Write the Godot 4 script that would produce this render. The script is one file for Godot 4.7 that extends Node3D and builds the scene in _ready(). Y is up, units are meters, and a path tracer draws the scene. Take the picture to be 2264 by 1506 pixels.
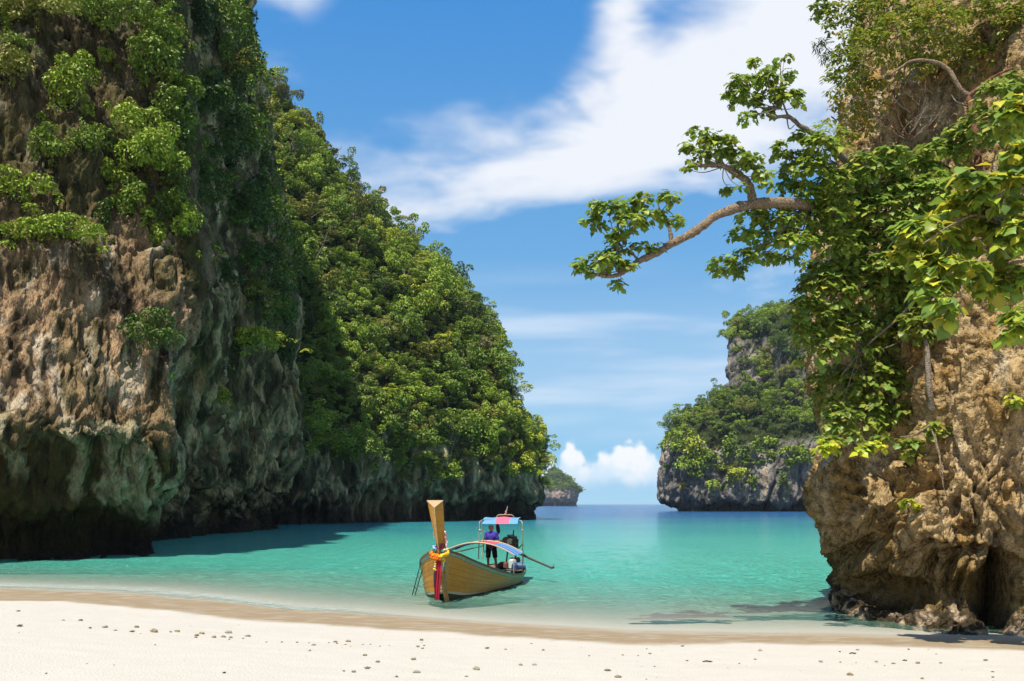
extends Node3D

const F := 2000.0      # focal length in pixels of the photograph, used to lay the place out
const EYE := 2.9       # height of the lens above the sea

var rng := RandomNumberGenerator.new()
var M := {}
var taken := {}
var fbm := FastNoiseLite.new()
var ridge := FastNoiseLite.new()
var cells := FastNoiseLite.new()
var plainnoise := FastNoiseLite.new()

# ------------------------------------------------------------------ helpers
func at(px: float, py: float, d: float) -> Vector3:
	return Vector3((px - 1132.0) * d / F, EYE + (1115.0 - py) * d / F, -d)

func numbered(called: String) -> String:
	var n: int = taken.get(called, 0)
	taken[called] = n + 1
	return called if n == 0 else "%s_%03d" % [called, n]

func tag(o: Node, label: String, category := "", group := "", kind := "") -> Node:
	o.set_meta("label", label)
	if category != "": o.set_meta("category", category)
	if group != "": o.set_meta("group", group)
	if kind != "": o.set_meta("kind", kind)
	return o

func thing(called: String, label: String, category: String, where := Vector3.ZERO, group := "") -> Node3D:
	var o := Node3D.new()
	o.name = numbered(called)
	add_child(o)
	o.position = where
	tag(o, label, category, group)
	return o

func part(called: String, mesh: Mesh, mat: Material, parent: Node = null) -> MeshInstance3D:
	var o := MeshInstance3D.new()
	o.mesh = mesh
	o.material_override = mat
	if parent == null:
		o.name = numbered(called)
		add_child(o)
	else:
		o.name = called
		parent.add_child(o, true)
	return o

class Shape:
	var v := PackedVector3Array()
	var n := PackedVector3Array()
	var c := PackedColorArray()
	var uv := PackedVector2Array()
	var i := PackedInt32Array()
	var off := Vector3.ZERO
	func tri(a: int, b: int, d: int) -> void:      # counter-clockwise as seen from its front
		i.push_back(a); i.push_back(d); i.push_back(b)
	func vert(p: Vector3, nn: Vector3, col := Color.WHITE) -> int:
		v.push_back(p - off); n.push_back(nn); c.push_back(col)
		return v.size() - 1
	func quad(a: Vector3, b: Vector3, d: Vector3, e: Vector3, col := Color.WHITE) -> void:
		var nn := (b - a).cross(e - a).normalized()
		var k := vert(a, nn, col)
		vert(b, nn, col); vert(d, nn, col); vert(e, nn, col)
		tri(k, k + 1, k + 2); tri(k, k + 2, k + 3)
	func tri3(a: Vector3, b: Vector3, d: Vector3, col := Color.WHITE) -> void:
		var nn := (b - a).cross(d - a).normalized()
		var k := vert(a, nn, col)
		vert(b, nn, col); vert(d, nn, col)
		tri(k, k + 1, k + 2)
	func box(t: Transform3D, size: Vector3, col := Color.WHITE) -> void:
		var h := size * 0.5
		var q := []
		for k in 8:
			q.append(t * Vector3(h.x if k & 1 else -h.x, h.y if k & 2 else -h.y, h.z if k & 4 else -h.z))
		quad(q[1], q[3], q[7], q[5], col); quad(q[0], q[4], q[6], q[2], col)
		quad(q[2], q[6], q[7], q[3], col); quad(q[0], q[1], q[5], q[4], col)
		quad(q[4], q[5], q[7], q[6], col); quad(q[0], q[2], q[3], q[1], col)
	func tube(pts: PackedVector3Array, radii: PackedFloat32Array, sides := 6, col := Color.WHITE, capped := true) -> void:
		var m := pts.size()
		var first := v.size()
		var up := Vector3(0.13, 0.97, 0.21)
		for k in m:
			var dir := (pts[mini(k + 1, m - 1)] - pts[maxi(k - 1, 0)]).normalized()
			if absf(dir.dot(up)) > 0.97: up = Vector3(0.9, 0.1, 0.4).normalized()
			var s := dir.cross(up).normalized()
			var w := s.cross(dir).normalized()
			up = w
			for j in sides:
				var a := TAU * j / sides
				var o := s * cos(a) + w * sin(a)
				vert(pts[k] + o * radii[k], o, col)
		for k in m - 1:
			for j in sides:
				var a := first + k * sides + j
				var b := first + k * sides + (j + 1) % sides
				tri(a, a + sides, b + sides); tri(a, b + sides, b)
		if capped:
			for e in 2:
				var k := 0 if e == 0 else m - 1
				var nn := (pts[0] - pts[1]).normalized() if e == 0 else (pts[m - 1] - pts[m - 2]).normalized()
				var mid := vert(pts[k], nn, col)
				var base := v.size()
				for j in sides: vert(v[first + k * sides + j] + off, nn, col)
				for j in sides:
					if e == 0: tri(mid, base + j, base + (j + 1) % sides)
					else: tri(mid, base + (j + 1) % sides, base + j)
	func ball(mid: Vector3, r: Vector3, sides := 8, rows := 5, col := Color.WHITE, turn := Basis.IDENTITY) -> void:
		var first := v.size()
		for k in rows + 1:
			var e := PI * k / rows
			for j in sides:
				var a := TAU * j / sides
				var o := Vector3(sin(e) * cos(a), cos(e), sin(e) * sin(a))
				vert(mid + turn * (o * r), (turn * (o / r)).normalized(), col)
		for k in rows:
			for j in sides:
				var a := first + k * sides + j
				var b := first + k * sides + (j + 1) % sides
				tri(a, b, b + sides); tri(a, b + sides, a + sides)
	func mesh() -> ArrayMesh:
		var a := []
		a.resize(Mesh.ARRAY_MAX)
		a[Mesh.ARRAY_VERTEX] = v
		a[Mesh.ARRAY_NORMAL] = n
		if c.size() == v.size(): a[Mesh.ARRAY_COLOR] = c
		if uv.size() == v.size(): a[Mesh.ARRAY_TEX_UV] = uv
		a[Mesh.ARRAY_INDEX] = i
		var m := ArrayMesh.new()
		m.add_surface_from_arrays(Mesh.PRIMITIVE_TRIANGLES, a)
		return m

func rod(a: Vector3, b: Vector3, r: float, sides := 6) -> Shape:
	var s := Shape.new()
	s.tube(PackedVector3Array([a, b]), PackedFloat32Array([r, r]), sides)
	return s

func curve(pts: Array, closed := false, steps := 5) -> PackedVector3Array:      # Catmull-Rom through the points
	var out := PackedVector3Array()
	var m := pts.size()
	for k in (m if closed else m - 1):
		for j in steps:
			out.push_back(through(pts, k + float(j) / steps, closed))
	if not closed: out.push_back(pts[m - 1])
	return out

func through(pts: Array, t: float, closed := false) -> Vector3:
	var m := pts.size()
	var k := int(floor(t))
	if not closed: k = clampi(k, 0, m - 2)
	var f := t - k
	var p0: Vector3 = pts[(k - 1 + m) % m] if closed else pts[maxi(k - 1, 0)]
	var p1: Vector3 = pts[k % m]
	var p2: Vector3 = pts[(k + 1) % m]
	var p3: Vector3 = pts[(k + 2) % m] if closed else pts[mini(k + 2, m - 1)]
	return p1.cubic_interpolate(p2, p0, p3, f)

func spread(a: float, b: float, m: int) -> PackedFloat32Array:
	var out := PackedFloat32Array()
	for k in m: out.push_back(lerpf(a, b, float(k) / maxi(m - 1, 1)))
	return out

func line_of(xs: Array, ys: Array, x: float) -> float:      # piecewise smooth value
	if x <= xs[0]: return ys[0]
	for k in xs.size() - 1:
		if x < xs[k + 1]:
			var t: float = (x - xs[k]) / (xs[k + 1] - xs[k])
			return lerpf(ys[k], ys[k + 1], t)
	return ys[-1]

func paint(albedo: Color, rough := 0.7, spec := 0.4, metal := 0.0) -> StandardMaterial3D:      # albedo given as linear values
	var m := StandardMaterial3D.new()
	m.albedo_color = albedo.linear_to_srgb()
	m.roughness = rough
	m.metallic_specular = spec
	m.metallic = metal
	return m

func noise_picture(kind: int, freq: float, octaves: int, lo: Color, hi: Color, seed_: int, size := 512, fractal := FastNoiseLite.FRACTAL_FBM, mid = null) -> NoiseTexture2D:
	var f := FastNoiseLite.new()
	f.noise_type = kind
	f.seed = seed_
	f.frequency = freq
	f.fractal_type = fractal
	f.fractal_octaves = octaves
	var g := Gradient.new()
	g.set_color(0, lo); g.set_color(1, hi)
	if mid != null: g.add_point(0.5, mid)
	var t := NoiseTexture2D.new()
	t.width = size; t.height = size
	t.seamless = true
	t.seamless_blend_skirt = 0.25
	t.noise = f
	t.color_ramp = g
	return t

func grey(x: float) -> Color:
	return Color(x, x, x)
# ------------------------------------------------------------------ camera, sky, sun
func lens_and_light() -> void:
	var cam := Camera3D.new()
	cam.name = "camera"
	cam.projection = Camera3D.PROJECTION_FRUSTUM      # a shift lens, held level
	cam.near = 0.1
	cam.far = 30000.0
	cam.size = 0.1 * 1506.0 / F
	cam.frustum_offset = Vector2(0, 0.1 * (1115.0 - 753.0) / F)
	cam.position = Vector3(0, EYE, 0)
	add_child(cam)
	cam.current = true
	var around := WorldEnvironment.new()
	around.name = "air"
	var e := Environment.new()
	e.background_mode = Environment.BG_SKY
	var sky := Sky.new()
	var m := PanoramaSkyMaterial.new()
	m.panorama = ImageTexture.create_from_image(sky_picture())
	m.energy_multiplier = 0.72
	sky.sky_material = m
	e.sky = sky
	e.tonemap_mode = Environment.TONE_MAPPER_LINEAR
	e.tonemap_exposure = EXPOSE
	e.sdfgi_enabled = true
	e.ssao_enabled = true
	e.ssil_enabled = true
	e.fog_enabled = true
	e.fog_density = 0.00007
	e.fog_light_color = Color(0.80, 0.88, 0.96)
	around.environment = e
	add_child(around)
	var sun := DirectionalLight3D.new()
	sun.name = "sun"
	sun.light_energy = 1.42
	sun.light_color = Color(1.0, 0.965, 0.9)
	sun.light_angular_distance = 0.5
	sun.shadow_enabled = true
	add_child(sun)
	sun.look_at_from_position(Vector3.ZERO, -Vector3(-0.21, 1.0, 0.42))

const EXPOSE := 1.75

# The sky by direction: a degrees to the right of the view's axis, e degrees above the horizon.
var sky_a := FastNoiseLite.new()
var sky_b := FastNoiseLite.new()

func soft(x: float, lo: float, hi: float) -> float:
	return smoothstep(lo, hi, x)

func bump2(a: float, e: float, ma: float, me: float, ra: float, re: float) -> float:
	var x := (a - ma) / ra
	var y := (e - me) / re
	return exp(-(x * x + y * y))

func sky_at(a: float, e: float, fine: bool) -> Vector3:
	var ar := deg_to_rad(a)
	var er := deg_to_rad(e)
	var d := Vector3(sin(ar) * cos(er), sin(er), -cos(ar) * cos(er))
	# clear air
	var t := pow(clampf(e / 30.0, 0.0, 1.0), 0.55)
	var c := Vector3(0.31, 0.59, 0.76).lerp(Vector3(0.050, 0.225, 0.555), t)
	c = c.lerp(Vector3(0.04, 0.21, 0.58), soft(e, 30.0, 80.0))
	# high cloud, stretched and torn by the wind
	var q := d / maxf(d.y + 0.10, 0.06)      # as on a flat layer overhead
	var w1 := sky_a.get_noise_3d(q.x * 55.0, q.z * 55.0, 3.0)
	var w2 := sky_a.get_noise_3d(q.x * 55.0, q.z * 55.0, 90.0)
	var n := sky_b.get_noise_3d(q.x * 38.0 + w1 * 26.0, q.z * 46.0 + w2 * 26.0, 11.0)
	var n2 := sky_b.get_noise_3d(q.x * 120.0 + w2 * 30.0, q.z * 150.0 + w1 * 30.0, 40.0) if fine else 0.0
	var u := e - (17.9 + 0.085 * (a + 9.0) + 0.0115 * (a + 9.0) * (a + 9.0) * (1.0 if a > -9.0 else 0.0))
	var broad := 3.1 + 0.13 * maxf(a + 8.0, 0.0)
	var band := 0.80 * exp(-u * u / (broad * broad)) * soft(a, -21.0, -9.0) * (1.0 - soft(a, 34.0, 60.0))
	band *= soft(u, -broad * 1.3, -broad * 0.1)      # a firm lower edge
	var bank := bump2(a, e, 21.0, 25.0, 6.4, 5.0) + 0.7 * bump2(a, e, 11.5, 20.6, 5.5, 2.6) + 0.5 * bump2(a, e, 16.0, 13.6, 4.0, 1.5)
	var puff := bump2(a, e, 7.0, 27.2, 1.9, 2.6) * (0.75 + 1.0 * n2)
	var wisps := 0.75 * bump2(a, e, -13.4, 28.6, 3.2, 1.6) + 0.5 * bump2(a, e, -14.5, 25.4, 2.8, 1.0) + 0.4 * bump2(a, e, 2.8, 24.3, 2.6, 0.8) + 0.16 * bump2(a, e, -3.0, 23.5, 5.0, 1.3)
	var unseen_cloud := soft(absf(a), 30.0, 55.0) * 0.8 * soft(n, -0.3, 0.4) + soft(e, 32.0, 46.0) * 0.75 * soft(n, -0.3, 0.4)  # cloud out of view, thickened to brighten the shaded parts below
	var cover := band * 1.05 + bank * 0.95 + puff * 0.9 + wisps * (0.75 + 1.2 * n + 0.5 * n2) + unseen_cloud
	var n3 := sky_b.get_noise_3d(q.x * 300.0 + w1 * 60.0, q.z * 340.0 + w2 * 60.0, 70.0) if fine else 0.0
	var torn := 0.62 * n + 0.62 * n2 + 0.34 * n3
	cover = soft(cover * 1.08 + torn * (0.34 + 0.62 * minf(cover, 0.8)) - 0.17, 0.0, 1.0) * 0.98
	var clear := bump2(a, e, 6.5, 17.0, 8.5, 1.5)
	cover -= 0.7 * clear
	c = c.lerp(Vector3(0.735, 0.755, 0.80), clampf(cover, 0.0, 0.95))
	# thin streaks low down
	var st := sky_b.get_noise_3d(a * 1.5, e * 13.0 + 2.5 * w1, 200.0)
	var veil := (0.18 + 0.75 * soft(st, -0.25, 0.45)) * soft(e, 3.2, 6.0) * (1.0 - soft(e, 10.5, 15.5))
	c = c.lerp(Vector3(0.70, 0.755, 0.83), clampf(veil * 0.62, 0.0, 1.0))
	c = c.lerp(Vector3(0.42, 0.60, 0.74), 0.45 * soft(-st, 0.0, 0.5) * soft(e, 2.6, 4.0) * (1.0 - soft(e, 8.0, 13.0)))
	# heaped cloud over the horizon
	if e < 7.5:
		var heaps := 0.0
		var lit := 0.0
		var hn := sky_b.get_noise_3d(a * 17.0, e * 19.0, 300.0) + (0.55 * sky_b.get_noise_3d(a * 52.0, e * 56.0, 340.0) if fine else 0.0)
		var top := 3.0 + 0.8 * sky_a.get_noise_2d(a * 24.0, 400.0) + 1.0 * bump2(a, 0, 7.75, 0, 1.0, 1) + 0.9 * bump2(a, 0, 3.5, 0, 0.65, 1) + 0.5 * bump2(a, 0, 5.7, 0, 0.5, 1) + 0.6 * bump2(a, 0, 9.5, 0, 0.8, 1) - 0.25 * bump2(a, 0, 4.7, 0, 0.4, 1)
		var base := 1.05 + 0.25 * sky_a.get_noise_2d(a * 15.0, 500.0)
		heaps = soft(top + 0.95 * hn - e, -0.10, 0.42) * soft(e - base + 0.25 * hn, -0.25, 0.75)
		lit = clampf(0.50 + 1.5 * hn + 0.36 * (e - 2.2), 0.0, 1.0)
		c = c.lerp(Vector3(0.585, 0.715, 0.82).lerp(Vector3(0.82, 0.825, 0.83), lit), clampf(heaps * 0.94, 0.0, 1.0))
	return c

func sky_picture() -> Image:
	sky_a.noise_type = FastNoiseLite.TYPE_SIMPLEX_SMOOTH; sky_a.seed = 5; sky_a.frequency = 0.02; sky_a.fractal_octaves = 3
	sky_b.noise_type = FastNoiseLite.TYPE_SIMPLEX_SMOOTH; sky_b.seed = 21; sky_b.frequency = 0.02; sky_b.fractal_octaves = 5
	var w := 1024
	var half := 256
	var low := PackedFloat32Array()
	low.resize(w * half * 3)
	var k := 0
	for r in half:
		var e := 90.0 - (r + 0.5) / half * 90.0
		for q in w:
			var a := (q + 0.5) / w * 360.0
			if a > 180.0: a -= 360.0
			var c := sky_at(a, e, false)
			low[k] = c.x; low[k + 1] = c.y; low[k + 2] = c.z
			k += 3
	var upper := Image.create_from_data(w, half, false, Image.FORMAT_RGBF, low.to_byte_array())
	upper.resize(4096, 1024, Image.INTERPOLATE_CUBIC)
	# the part that a wide view takes in, at full fineness
	var side := 512
	var tall := 480
	for s in 2:
		var win := PackedFloat32Array()
		win.resize(side * tall * 3)
		k = 0
		for r in tall:
			var e := 90.0 - (1024 - tall + r + 0.5) / 1024.0 * 90.0
			for q in side:
				var a := (q + 0.5) / 4096.0 * 360.0 if s == 0 else (q - side + 0.5) / 4096.0 * 360.0
				var c := sky_at(a, e, true)
				win[k] = c.x; win[k + 1] = c.y; win[k + 2] = c.z
				k += 3
		var p := Image.create_from_data(side, tall, false, Image.FORMAT_RGBF, win.to_byte_array())
		upper.blit_rect(p, Rect2i(0, 0, side, tall), Vector2i(0 if s == 0 else 4096 - side, 1024 - tall))
	var whole := Image.create_empty(4096, 2048, false, Image.FORMAT_RGBF)
	whole.fill(Color(0.30, 0.42, 0.42))
	whole.blit_rect(upper, Rect2i(0, 0, 4096, 1024), Vector2i.ZERO)
	return whole
# ------------------------------------------------------------------ rock
var surf := {}

func sheet(cols: Array, nu: int, nv: int) -> PackedVector3Array:      # a surface through columns of points, bottom to top
	var m: int = cols.size()
	var k: int = cols[0].size()
	var ctrl := []
	for c in cols:
		var q := []
		for p in c: q.append(at(p[0], p[1], p[2]))
		ctrl.append(q)
	var lv := [0.0]
	for j in k - 1:
		var s := 0.0
		for i in m: s += (ctrl[i][j] as Vector3).distance_to(ctrl[i][j + 1])
		lv.append(lv[-1] + s)
	var lu := [0.0]
	for i in m - 1:
		var s := 0.0
		for j in k: s += (ctrl[i][j] as Vector3).distance_to(ctrl[i + 1][j])
		lu.append(lu[-1] + s)
	var rows := []      # each control column sampled at nv heights
	for i in m:
		var r := []
		var seg := 0
		for b in nv:
			var want: float = lv[-1] * b / (nv - 1)
			while seg < k - 2 and lv[seg + 1] < want: seg += 1
			r.append(through(ctrl[i], seg + (want - lv[seg]) / (lv[seg + 1] - lv[seg])))
		rows.append(r)
	var out := PackedVector3Array()
	out.resize(nu * nv)
	var seg2 := 0
	for a in nu:
		var want: float = lu[-1] * a / (nu - 1)
		while seg2 < m - 2 and lu[seg2 + 1] < want: seg2 += 1
		var f: float = (want - lu[seg2]) / (lu[seg2 + 1] - lu[seg2])
		var r0: Array = rows[maxi(seg2 - 1, 0)]
		var r1: Array = rows[seg2]
		var r2: Array = rows[seg2 + 1]
		var r3: Array = rows[mini(seg2 + 2, m - 1)]
		for b in nv:
			out[b * nu + a] = (r1[b] as Vector3).cubic_interpolate(r2[b], r0[b], r3[b], f)
	return out

func grid_normals(v: PackedVector3Array, nu: int, nv: int) -> PackedVector3Array:
	var n := PackedVector3Array()
	n.resize(v.size())
	for b in nv:
		var up := mini(b + 1, nv - 1) * nu
		var dn := maxi(b - 1, 0) * nu
		for a in nu:
			var du := v[b * nu + mini(a + 1, nu - 1)] - v[b * nu + maxi(a - 1, 0)]
			var dv := v[up + a] - v[dn + a]
			n[b * nu + a] = du.cross(dv).normalized()
	return n

# g: low, low_f, flute, flute_f, squash, fine, fine_f, pit, pit_f, dents
func rock(called: String, cols: Array, nu: int, nv: int, g: Dictionary, tint: Callable, mat: Material) -> MeshInstance3D:
	var v := sheet(cols, nu, nv)
	var n := grid_normals(v, nu, nv)
	var col := PackedColorArray()
	col.resize(v.size())
	var off := PackedFloat32Array()
	off.resize(v.size())
	var dents: Array = g.get("dents", [])
	var clefts: Array = g.get("clefts", [])
	var gl: float = g.low_f; var gf: float = g.flute_f; var sq: float = g.squash; var gi: float = g.fine_f; var gp: float = g.pit_f
	for k in v.size():
		var p := v[k]
		var warp := fbm.get_noise_3d(p.x * gl * 2.3, p.y * gl * 1.1, p.z * gl * 2.3)
		var low := fbm.get_noise_3d(p.x * gl + 70.0, p.y * gl * 0.8, p.z * gl)
		var fx := p.x + warp * 1.2 / gf * 0.25
		var fz := p.z + warp * 1.2 / gf * 0.25
		var fl := ridge.get_noise_3d(fx * gf, p.y * gf * sq + warp, fz * gf)
		var fi := ridge.get_noise_3d(p.x * gi, p.y * gi * 0.7 + 33.0, p.z * gi)
		var pt := cells.get_noise_3d(p.x * gp, p.y * gp * 0.6, p.z * gp)
		var d: float = g.low * low - g.flute * 1.7 * pow(clampf(fl * 0.5 + 0.55, 0.0, 1.2), 2.5) + g.flute * 0.5 - g.fine * 1.5 * pow(clampf(fi * 0.5 + 0.55, 0.0, 1.2), 2.2) + g.fine * 0.4 - g.pit * maxf(0.0, pt + 0.62) * 2.0 * clampf(0.5 + low * 2.0, 0.1, 1.0)
		var hole := 0.0
		for q in dents:
			var r: Vector3 = (p - q[0]) / q[1]
			var s := r.length_squared()
			if s < 4.0:
				hole += q[2] * exp(-s * s * 1.2)
		d -= hole
		if p.y < 7.0:
			for q in clefts:
				var ab: Vector2 = q[1]
				var w: Vector2 = Vector2(p.x, p.y) + Vector2(warp, low) * 0.12 - q[0]
				var h := clampf(w.dot(ab) / q[2], 0.0, 1.0)
				var r: float = (w - ab * h).length_squared() / q[3]
				if r < 6.0: d -= 0.7 * q[4] * exp(-r)
		off[k] = d
		col[k] = tint.call(p, n[k], low, fl, fi, warp, hole)
	for k in v.size(): v[k] += n[k] * off[k]
	n = grid_normals(v, nu, nv)
	var s := Shape.new()
	s.v = v; s.n = n; s.c = col
	var idx := PackedInt32Array()
	idx.resize((nu - 1) * (nv - 1) * 6)
	var w := 0
	for b in nv - 1:
		for a in nu - 1:
			var k := b * nu + a
			idx[w] = k; idx[w + 1] = k + nu + 1; idx[w + 2] = k + 1
			idx[w + 3] = k; idx[w + 4] = k + nu; idx[w + 5] = k + nu + 1
			w += 6
	s.i = idx
	surf[called] = {"v": v, "n": n, "nu": nu, "nv": nv}
	var o := part(called, s.mesh(), mat)
	return o

func on(called: String, px: float, py: float, reach := 9.0) -> Array:      # [point, normal] of the rock seen at that place of the photograph
	var sf: Dictionary = surf[called]
	var v: PackedVector3Array = sf.v
	var n: PackedVector3Array = sf.n
	var best := 1e9
	var found := -1
	for k in v.size():
		var p := v[k]
		var d := -p.z
		if d >= best or n[k].dot(p - Vector3(0, EYE, 0)) > 0.0: continue
		var x := absf(1132.0 + p.x * F / d - px)
		if x > reach: continue
		var y := absf(1115.0 - (p.y - EYE) * F / d - py)
		if y > reach: continue
		best = d
		found = k
	if found < 0:
		if reach < 140.0: return on(called, px, py, reach * 2.2)
		return [at(px, py, 50.0), Vector3(0, 0, 1)]
	return [v[found], n[found]]

func rock_material(scale: float, relief: float, seed_: int, run := 0.7, pit_shade_scale := 3.1) -> StandardMaterial3D:
	var m := paint(Color.WHITE, 0.92, 0.25)
	m.vertex_color_use_as_albedo = true
	m.albedo_texture = M.rock_grain
	m.heightmap_enabled = true
	m.heightmap_texture = M.rock_relief
	m.heightmap_scale = relief
	m.heightmap_flip_texture = true
	m.uv1_triplanar = true
	m.uv1_world_triplanar = true
	m.uv1_scale = Vector3(scale, scale * run, scale)
	m.detail_enabled = true
	m.detail_albedo = M.rock_pit_shade
	m.detail_blend_mode = BaseMaterial3D.BLEND_MODE_MUL
	m.detail_uv_layer = BaseMaterial3D.DETAIL_UV_2
	m.uv2_triplanar = true
	m.uv2_world_triplanar = true
	m.uv2_scale = Vector3(scale, scale * run * 1.2, scale) * pit_shade_scale
	m.uv1_offset = Vector3(seed_ * 0.37, seed_ * 0.21, seed_ * 0.53)
	return m

func mixc(a: Color, b: Color, t: float) -> Color:
	return a.lerp(b, clampf(t, 0.0, 1.0))

func streak(p: Vector3, f: float, s: float) -> float:      # long stains that run down the wall
	return plainnoise.get_noise_3d(p.x * f + s, p.y * f * 0.07 + s * 0.3, p.z * f)

func tint_near(p: Vector3, _n: Vector3, low: float, fl: float, fi: float, warp: float, _h: float) -> Color:
	var c := mixc(Color(0.20, 0.155, 0.085), Color(0.125, 0.10, 0.062), 0.5 + low)
	var a := streak(p, 0.55, 3.0)
	var b := streak(p, 0.8, 40.0)
	var tan_share := smoothstep(6.5, 10.5, p.y + warp * 3.0) * (1.0 - smoothstep(14.0, 20.0, p.y + low * 8.0))
	c = mixc(c, Color(0.40, 0.29, 0.19), tan_share * 0.9)
	c = mixc(c, Color(0.50, 0.42, 0.33), tan_share * smoothstep(0.05, 0.4, a))
	c = mixc(c, Color(0.50, 0.45, 0.37), smoothstep(0.08, 0.30, a) * 0.85)
	c = mixc(c, Color(0.045, 0.034, 0.022), smoothstep(0.06, 0.32, b) * 0.9)
	c = mixc(c, Color(0.075, 0.085, 0.02), smoothstep(0.05, 0.5, warp) * 0.45)
	var high := smoothstep(13.0, 20.0, p.y + low * 6.0)
	c = mixc(c, mixc(Color(0.105, 0.085, 0.042), Color(0.065, 0.068, 0.022), 0.5 + 1.3 * warp), high * 0.72)
	if p.y < 7.5:
		var olive := mixc(Color(0.085, 0.07, 0.025), Color(0.05, 0.035, 0.018), 0.5 + 1.2 * low)
		c = mixc(olive, c, smoothstep(4.5, 7.5, p.y + warp))
		c = mixc(c, Color(0.19, 0.15, 0.05), smoothstep(0.15, 0.5, a) * smoothstep(2.4, 3.6, p.y) * 0.7)
		# pale flowstone that has run down over the dark rock
		for q in [[-21.1, 0.78, 2.0, 0.0], [-20.2, 0.36, 2.2, 0.0], [-22.5, 0.30, 3.2, 0.0], [-24.9, 0.40, 4.4, 0.0], [-19.6, 0.16, 3.0, 0.0], [-27.2, 0.5, 4.6, 0.0]]:
			var x: float = absf(p.x + 0.16 * sin(p.y * 1.3 + q[0]) + 0.25 * fi - q[0] - (p.y - 4.0) * 0.06)
			var k: float = (1.0 - smoothstep(q[1] * 0.82, q[1], x)) * smoothstep(q[2] - 0.3, q[2] + 0.7, p.y + fi * 0.6)
			c = mixc(c, mixc(Color(0.46, 0.45, 0.34), Color(0.33, 0.31, 0.20), 0.5 + 1.5 * fi), k * 0.92)
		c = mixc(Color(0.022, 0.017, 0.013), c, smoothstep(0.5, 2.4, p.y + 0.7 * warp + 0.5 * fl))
	return Color(minf(c.r * 1.25, 0.8), minf(c.g * 1.15, 0.8), minf(c.b * 1.0, 0.8))

func tint_wall(p: Vector3, _n: Vector3, low: float, fl: float, fi: float, warp: float, _h: float) -> Color:
	var c := mixc(Color(0.145, 0.13, 0.085), Color(0.08, 0.078, 0.046), 0.5 + low)
	var a := streak(p, 0.95, 13.0)
	var b := streak(p, 1.2, 70.0)
	c = mixc(c, Color(0.40, 0.36, 0.25), smoothstep(0.04, 0.34, a) * 0.9)
	c = mixc(c, Color(0.36, 0.25, 0.13), smoothstep(0.18, 0.5, b) * 0.6)
	c = mixc(c, Color(0.15, 0.19, 0.14), smoothstep(0.05, 0.4, -b) * 0.6 * (1.0 - smoothstep(9.0, 14.0, p.y)))
	c = mixc(c, Color(0.028, 0.026, 0.018), smoothstep(0.06, 0.36, -a) * 0.8)
	c = mixc(c, Color(0.06, 0.08, 0.02), smoothstep(0.0, 0.5, warp) * 0.5 * smoothstep(10.0, 20.0, p.y))
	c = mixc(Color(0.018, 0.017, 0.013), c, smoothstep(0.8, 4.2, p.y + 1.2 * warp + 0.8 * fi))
	return Color(minf(c.r * 1.7, 0.8), minf(c.g * 1.5, 0.8), minf(c.b * 1.15, 0.8))

func tint_head(p: Vector3, n: Vector3, low: float, fl: float, fi: float, warp: float, _h: float) -> Color:
	var c := mixc(Color(0.12, 0.12, 0.085), Color(0.06, 0.062, 0.045), 0.5 + 1.2 * low)
	var a := streak(p, 0.6, 23.0)
	c = mixc(c, Color(0.30, 0.31, 0.23), smoothstep(0.02, 0.32, a) * 0.85)
	c = mixc(c, Color(0.022, 0.022, 0.015), smoothstep(0.06, 0.36, -a) * 0.8)
	c = mixc(c, Color(0.30, 0.20, 0.10), smoothstep(0.3, 0.55, streak(p, 0.5, 55.0)) * 0.6)
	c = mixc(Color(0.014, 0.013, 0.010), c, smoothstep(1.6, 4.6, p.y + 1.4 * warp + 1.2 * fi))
	var earth := smoothstep(0.35, 0.6, n.y) * smoothstep(8.0, 14.0, p.y)
	c = mixc(c, Color(0.022, 0.032, 0.010), earth)
	return Color(minf(c.r * 2.1, 0.8), minf(c.g * 1.9, 0.8), minf(c.b * 1.45, 0.8))

func tint_point(p: Vector3, n: Vector3, low: float, fl: float, fi: float, _warp: float, _h: float) -> Color:
	var c := mixc(Color(0.20, 0.195, 0.185), Color(0.10, 0.10, 0.10), 0.5 + 1.2 * low)
	var a := streak(p, 0.16, 5.0)
	c = mixc(c, Color(0.05, 0.05, 0.05), smoothstep(0.1, 0.45, a) * 0.7)
	c = mixc(c, Color(0.34, 0.27, 0.19), smoothstep(0.2, 0.5, -a) * 0.5)
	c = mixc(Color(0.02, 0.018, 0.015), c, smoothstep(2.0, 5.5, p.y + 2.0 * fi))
	c = mixc(c, Color(0.024, 0.035, 0.012), smoothstep(0.35, 0.6, n.y) * smoothstep(8.0, 14.0, p.y))
	return Color(minf(c.r * 2.3, 0.8), minf(c.g * 2.15, 0.8), minf(c.b * 1.9, 0.8))

func tint_island(p: Vector3, _n: Vector3, low: float, fl: float, _fi: float, _warp: float, _h: float) -> Color:
	var c := mixc(Color(0.40, 0.30, 0.25), Color(0.24, 0.22, 0.20), 0.5 + 1.5 * low)
	c = mixc(c, Color(0.15, 0.15, 0.15), smoothstep(0.0, 0.6, -fl) * 0.7)
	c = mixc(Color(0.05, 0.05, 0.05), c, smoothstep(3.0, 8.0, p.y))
	return mixc(c, Color(0.035, 0.055, 0.02), smoothstep(24.0, 31.0, p.y + 6.0 * low))

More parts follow.
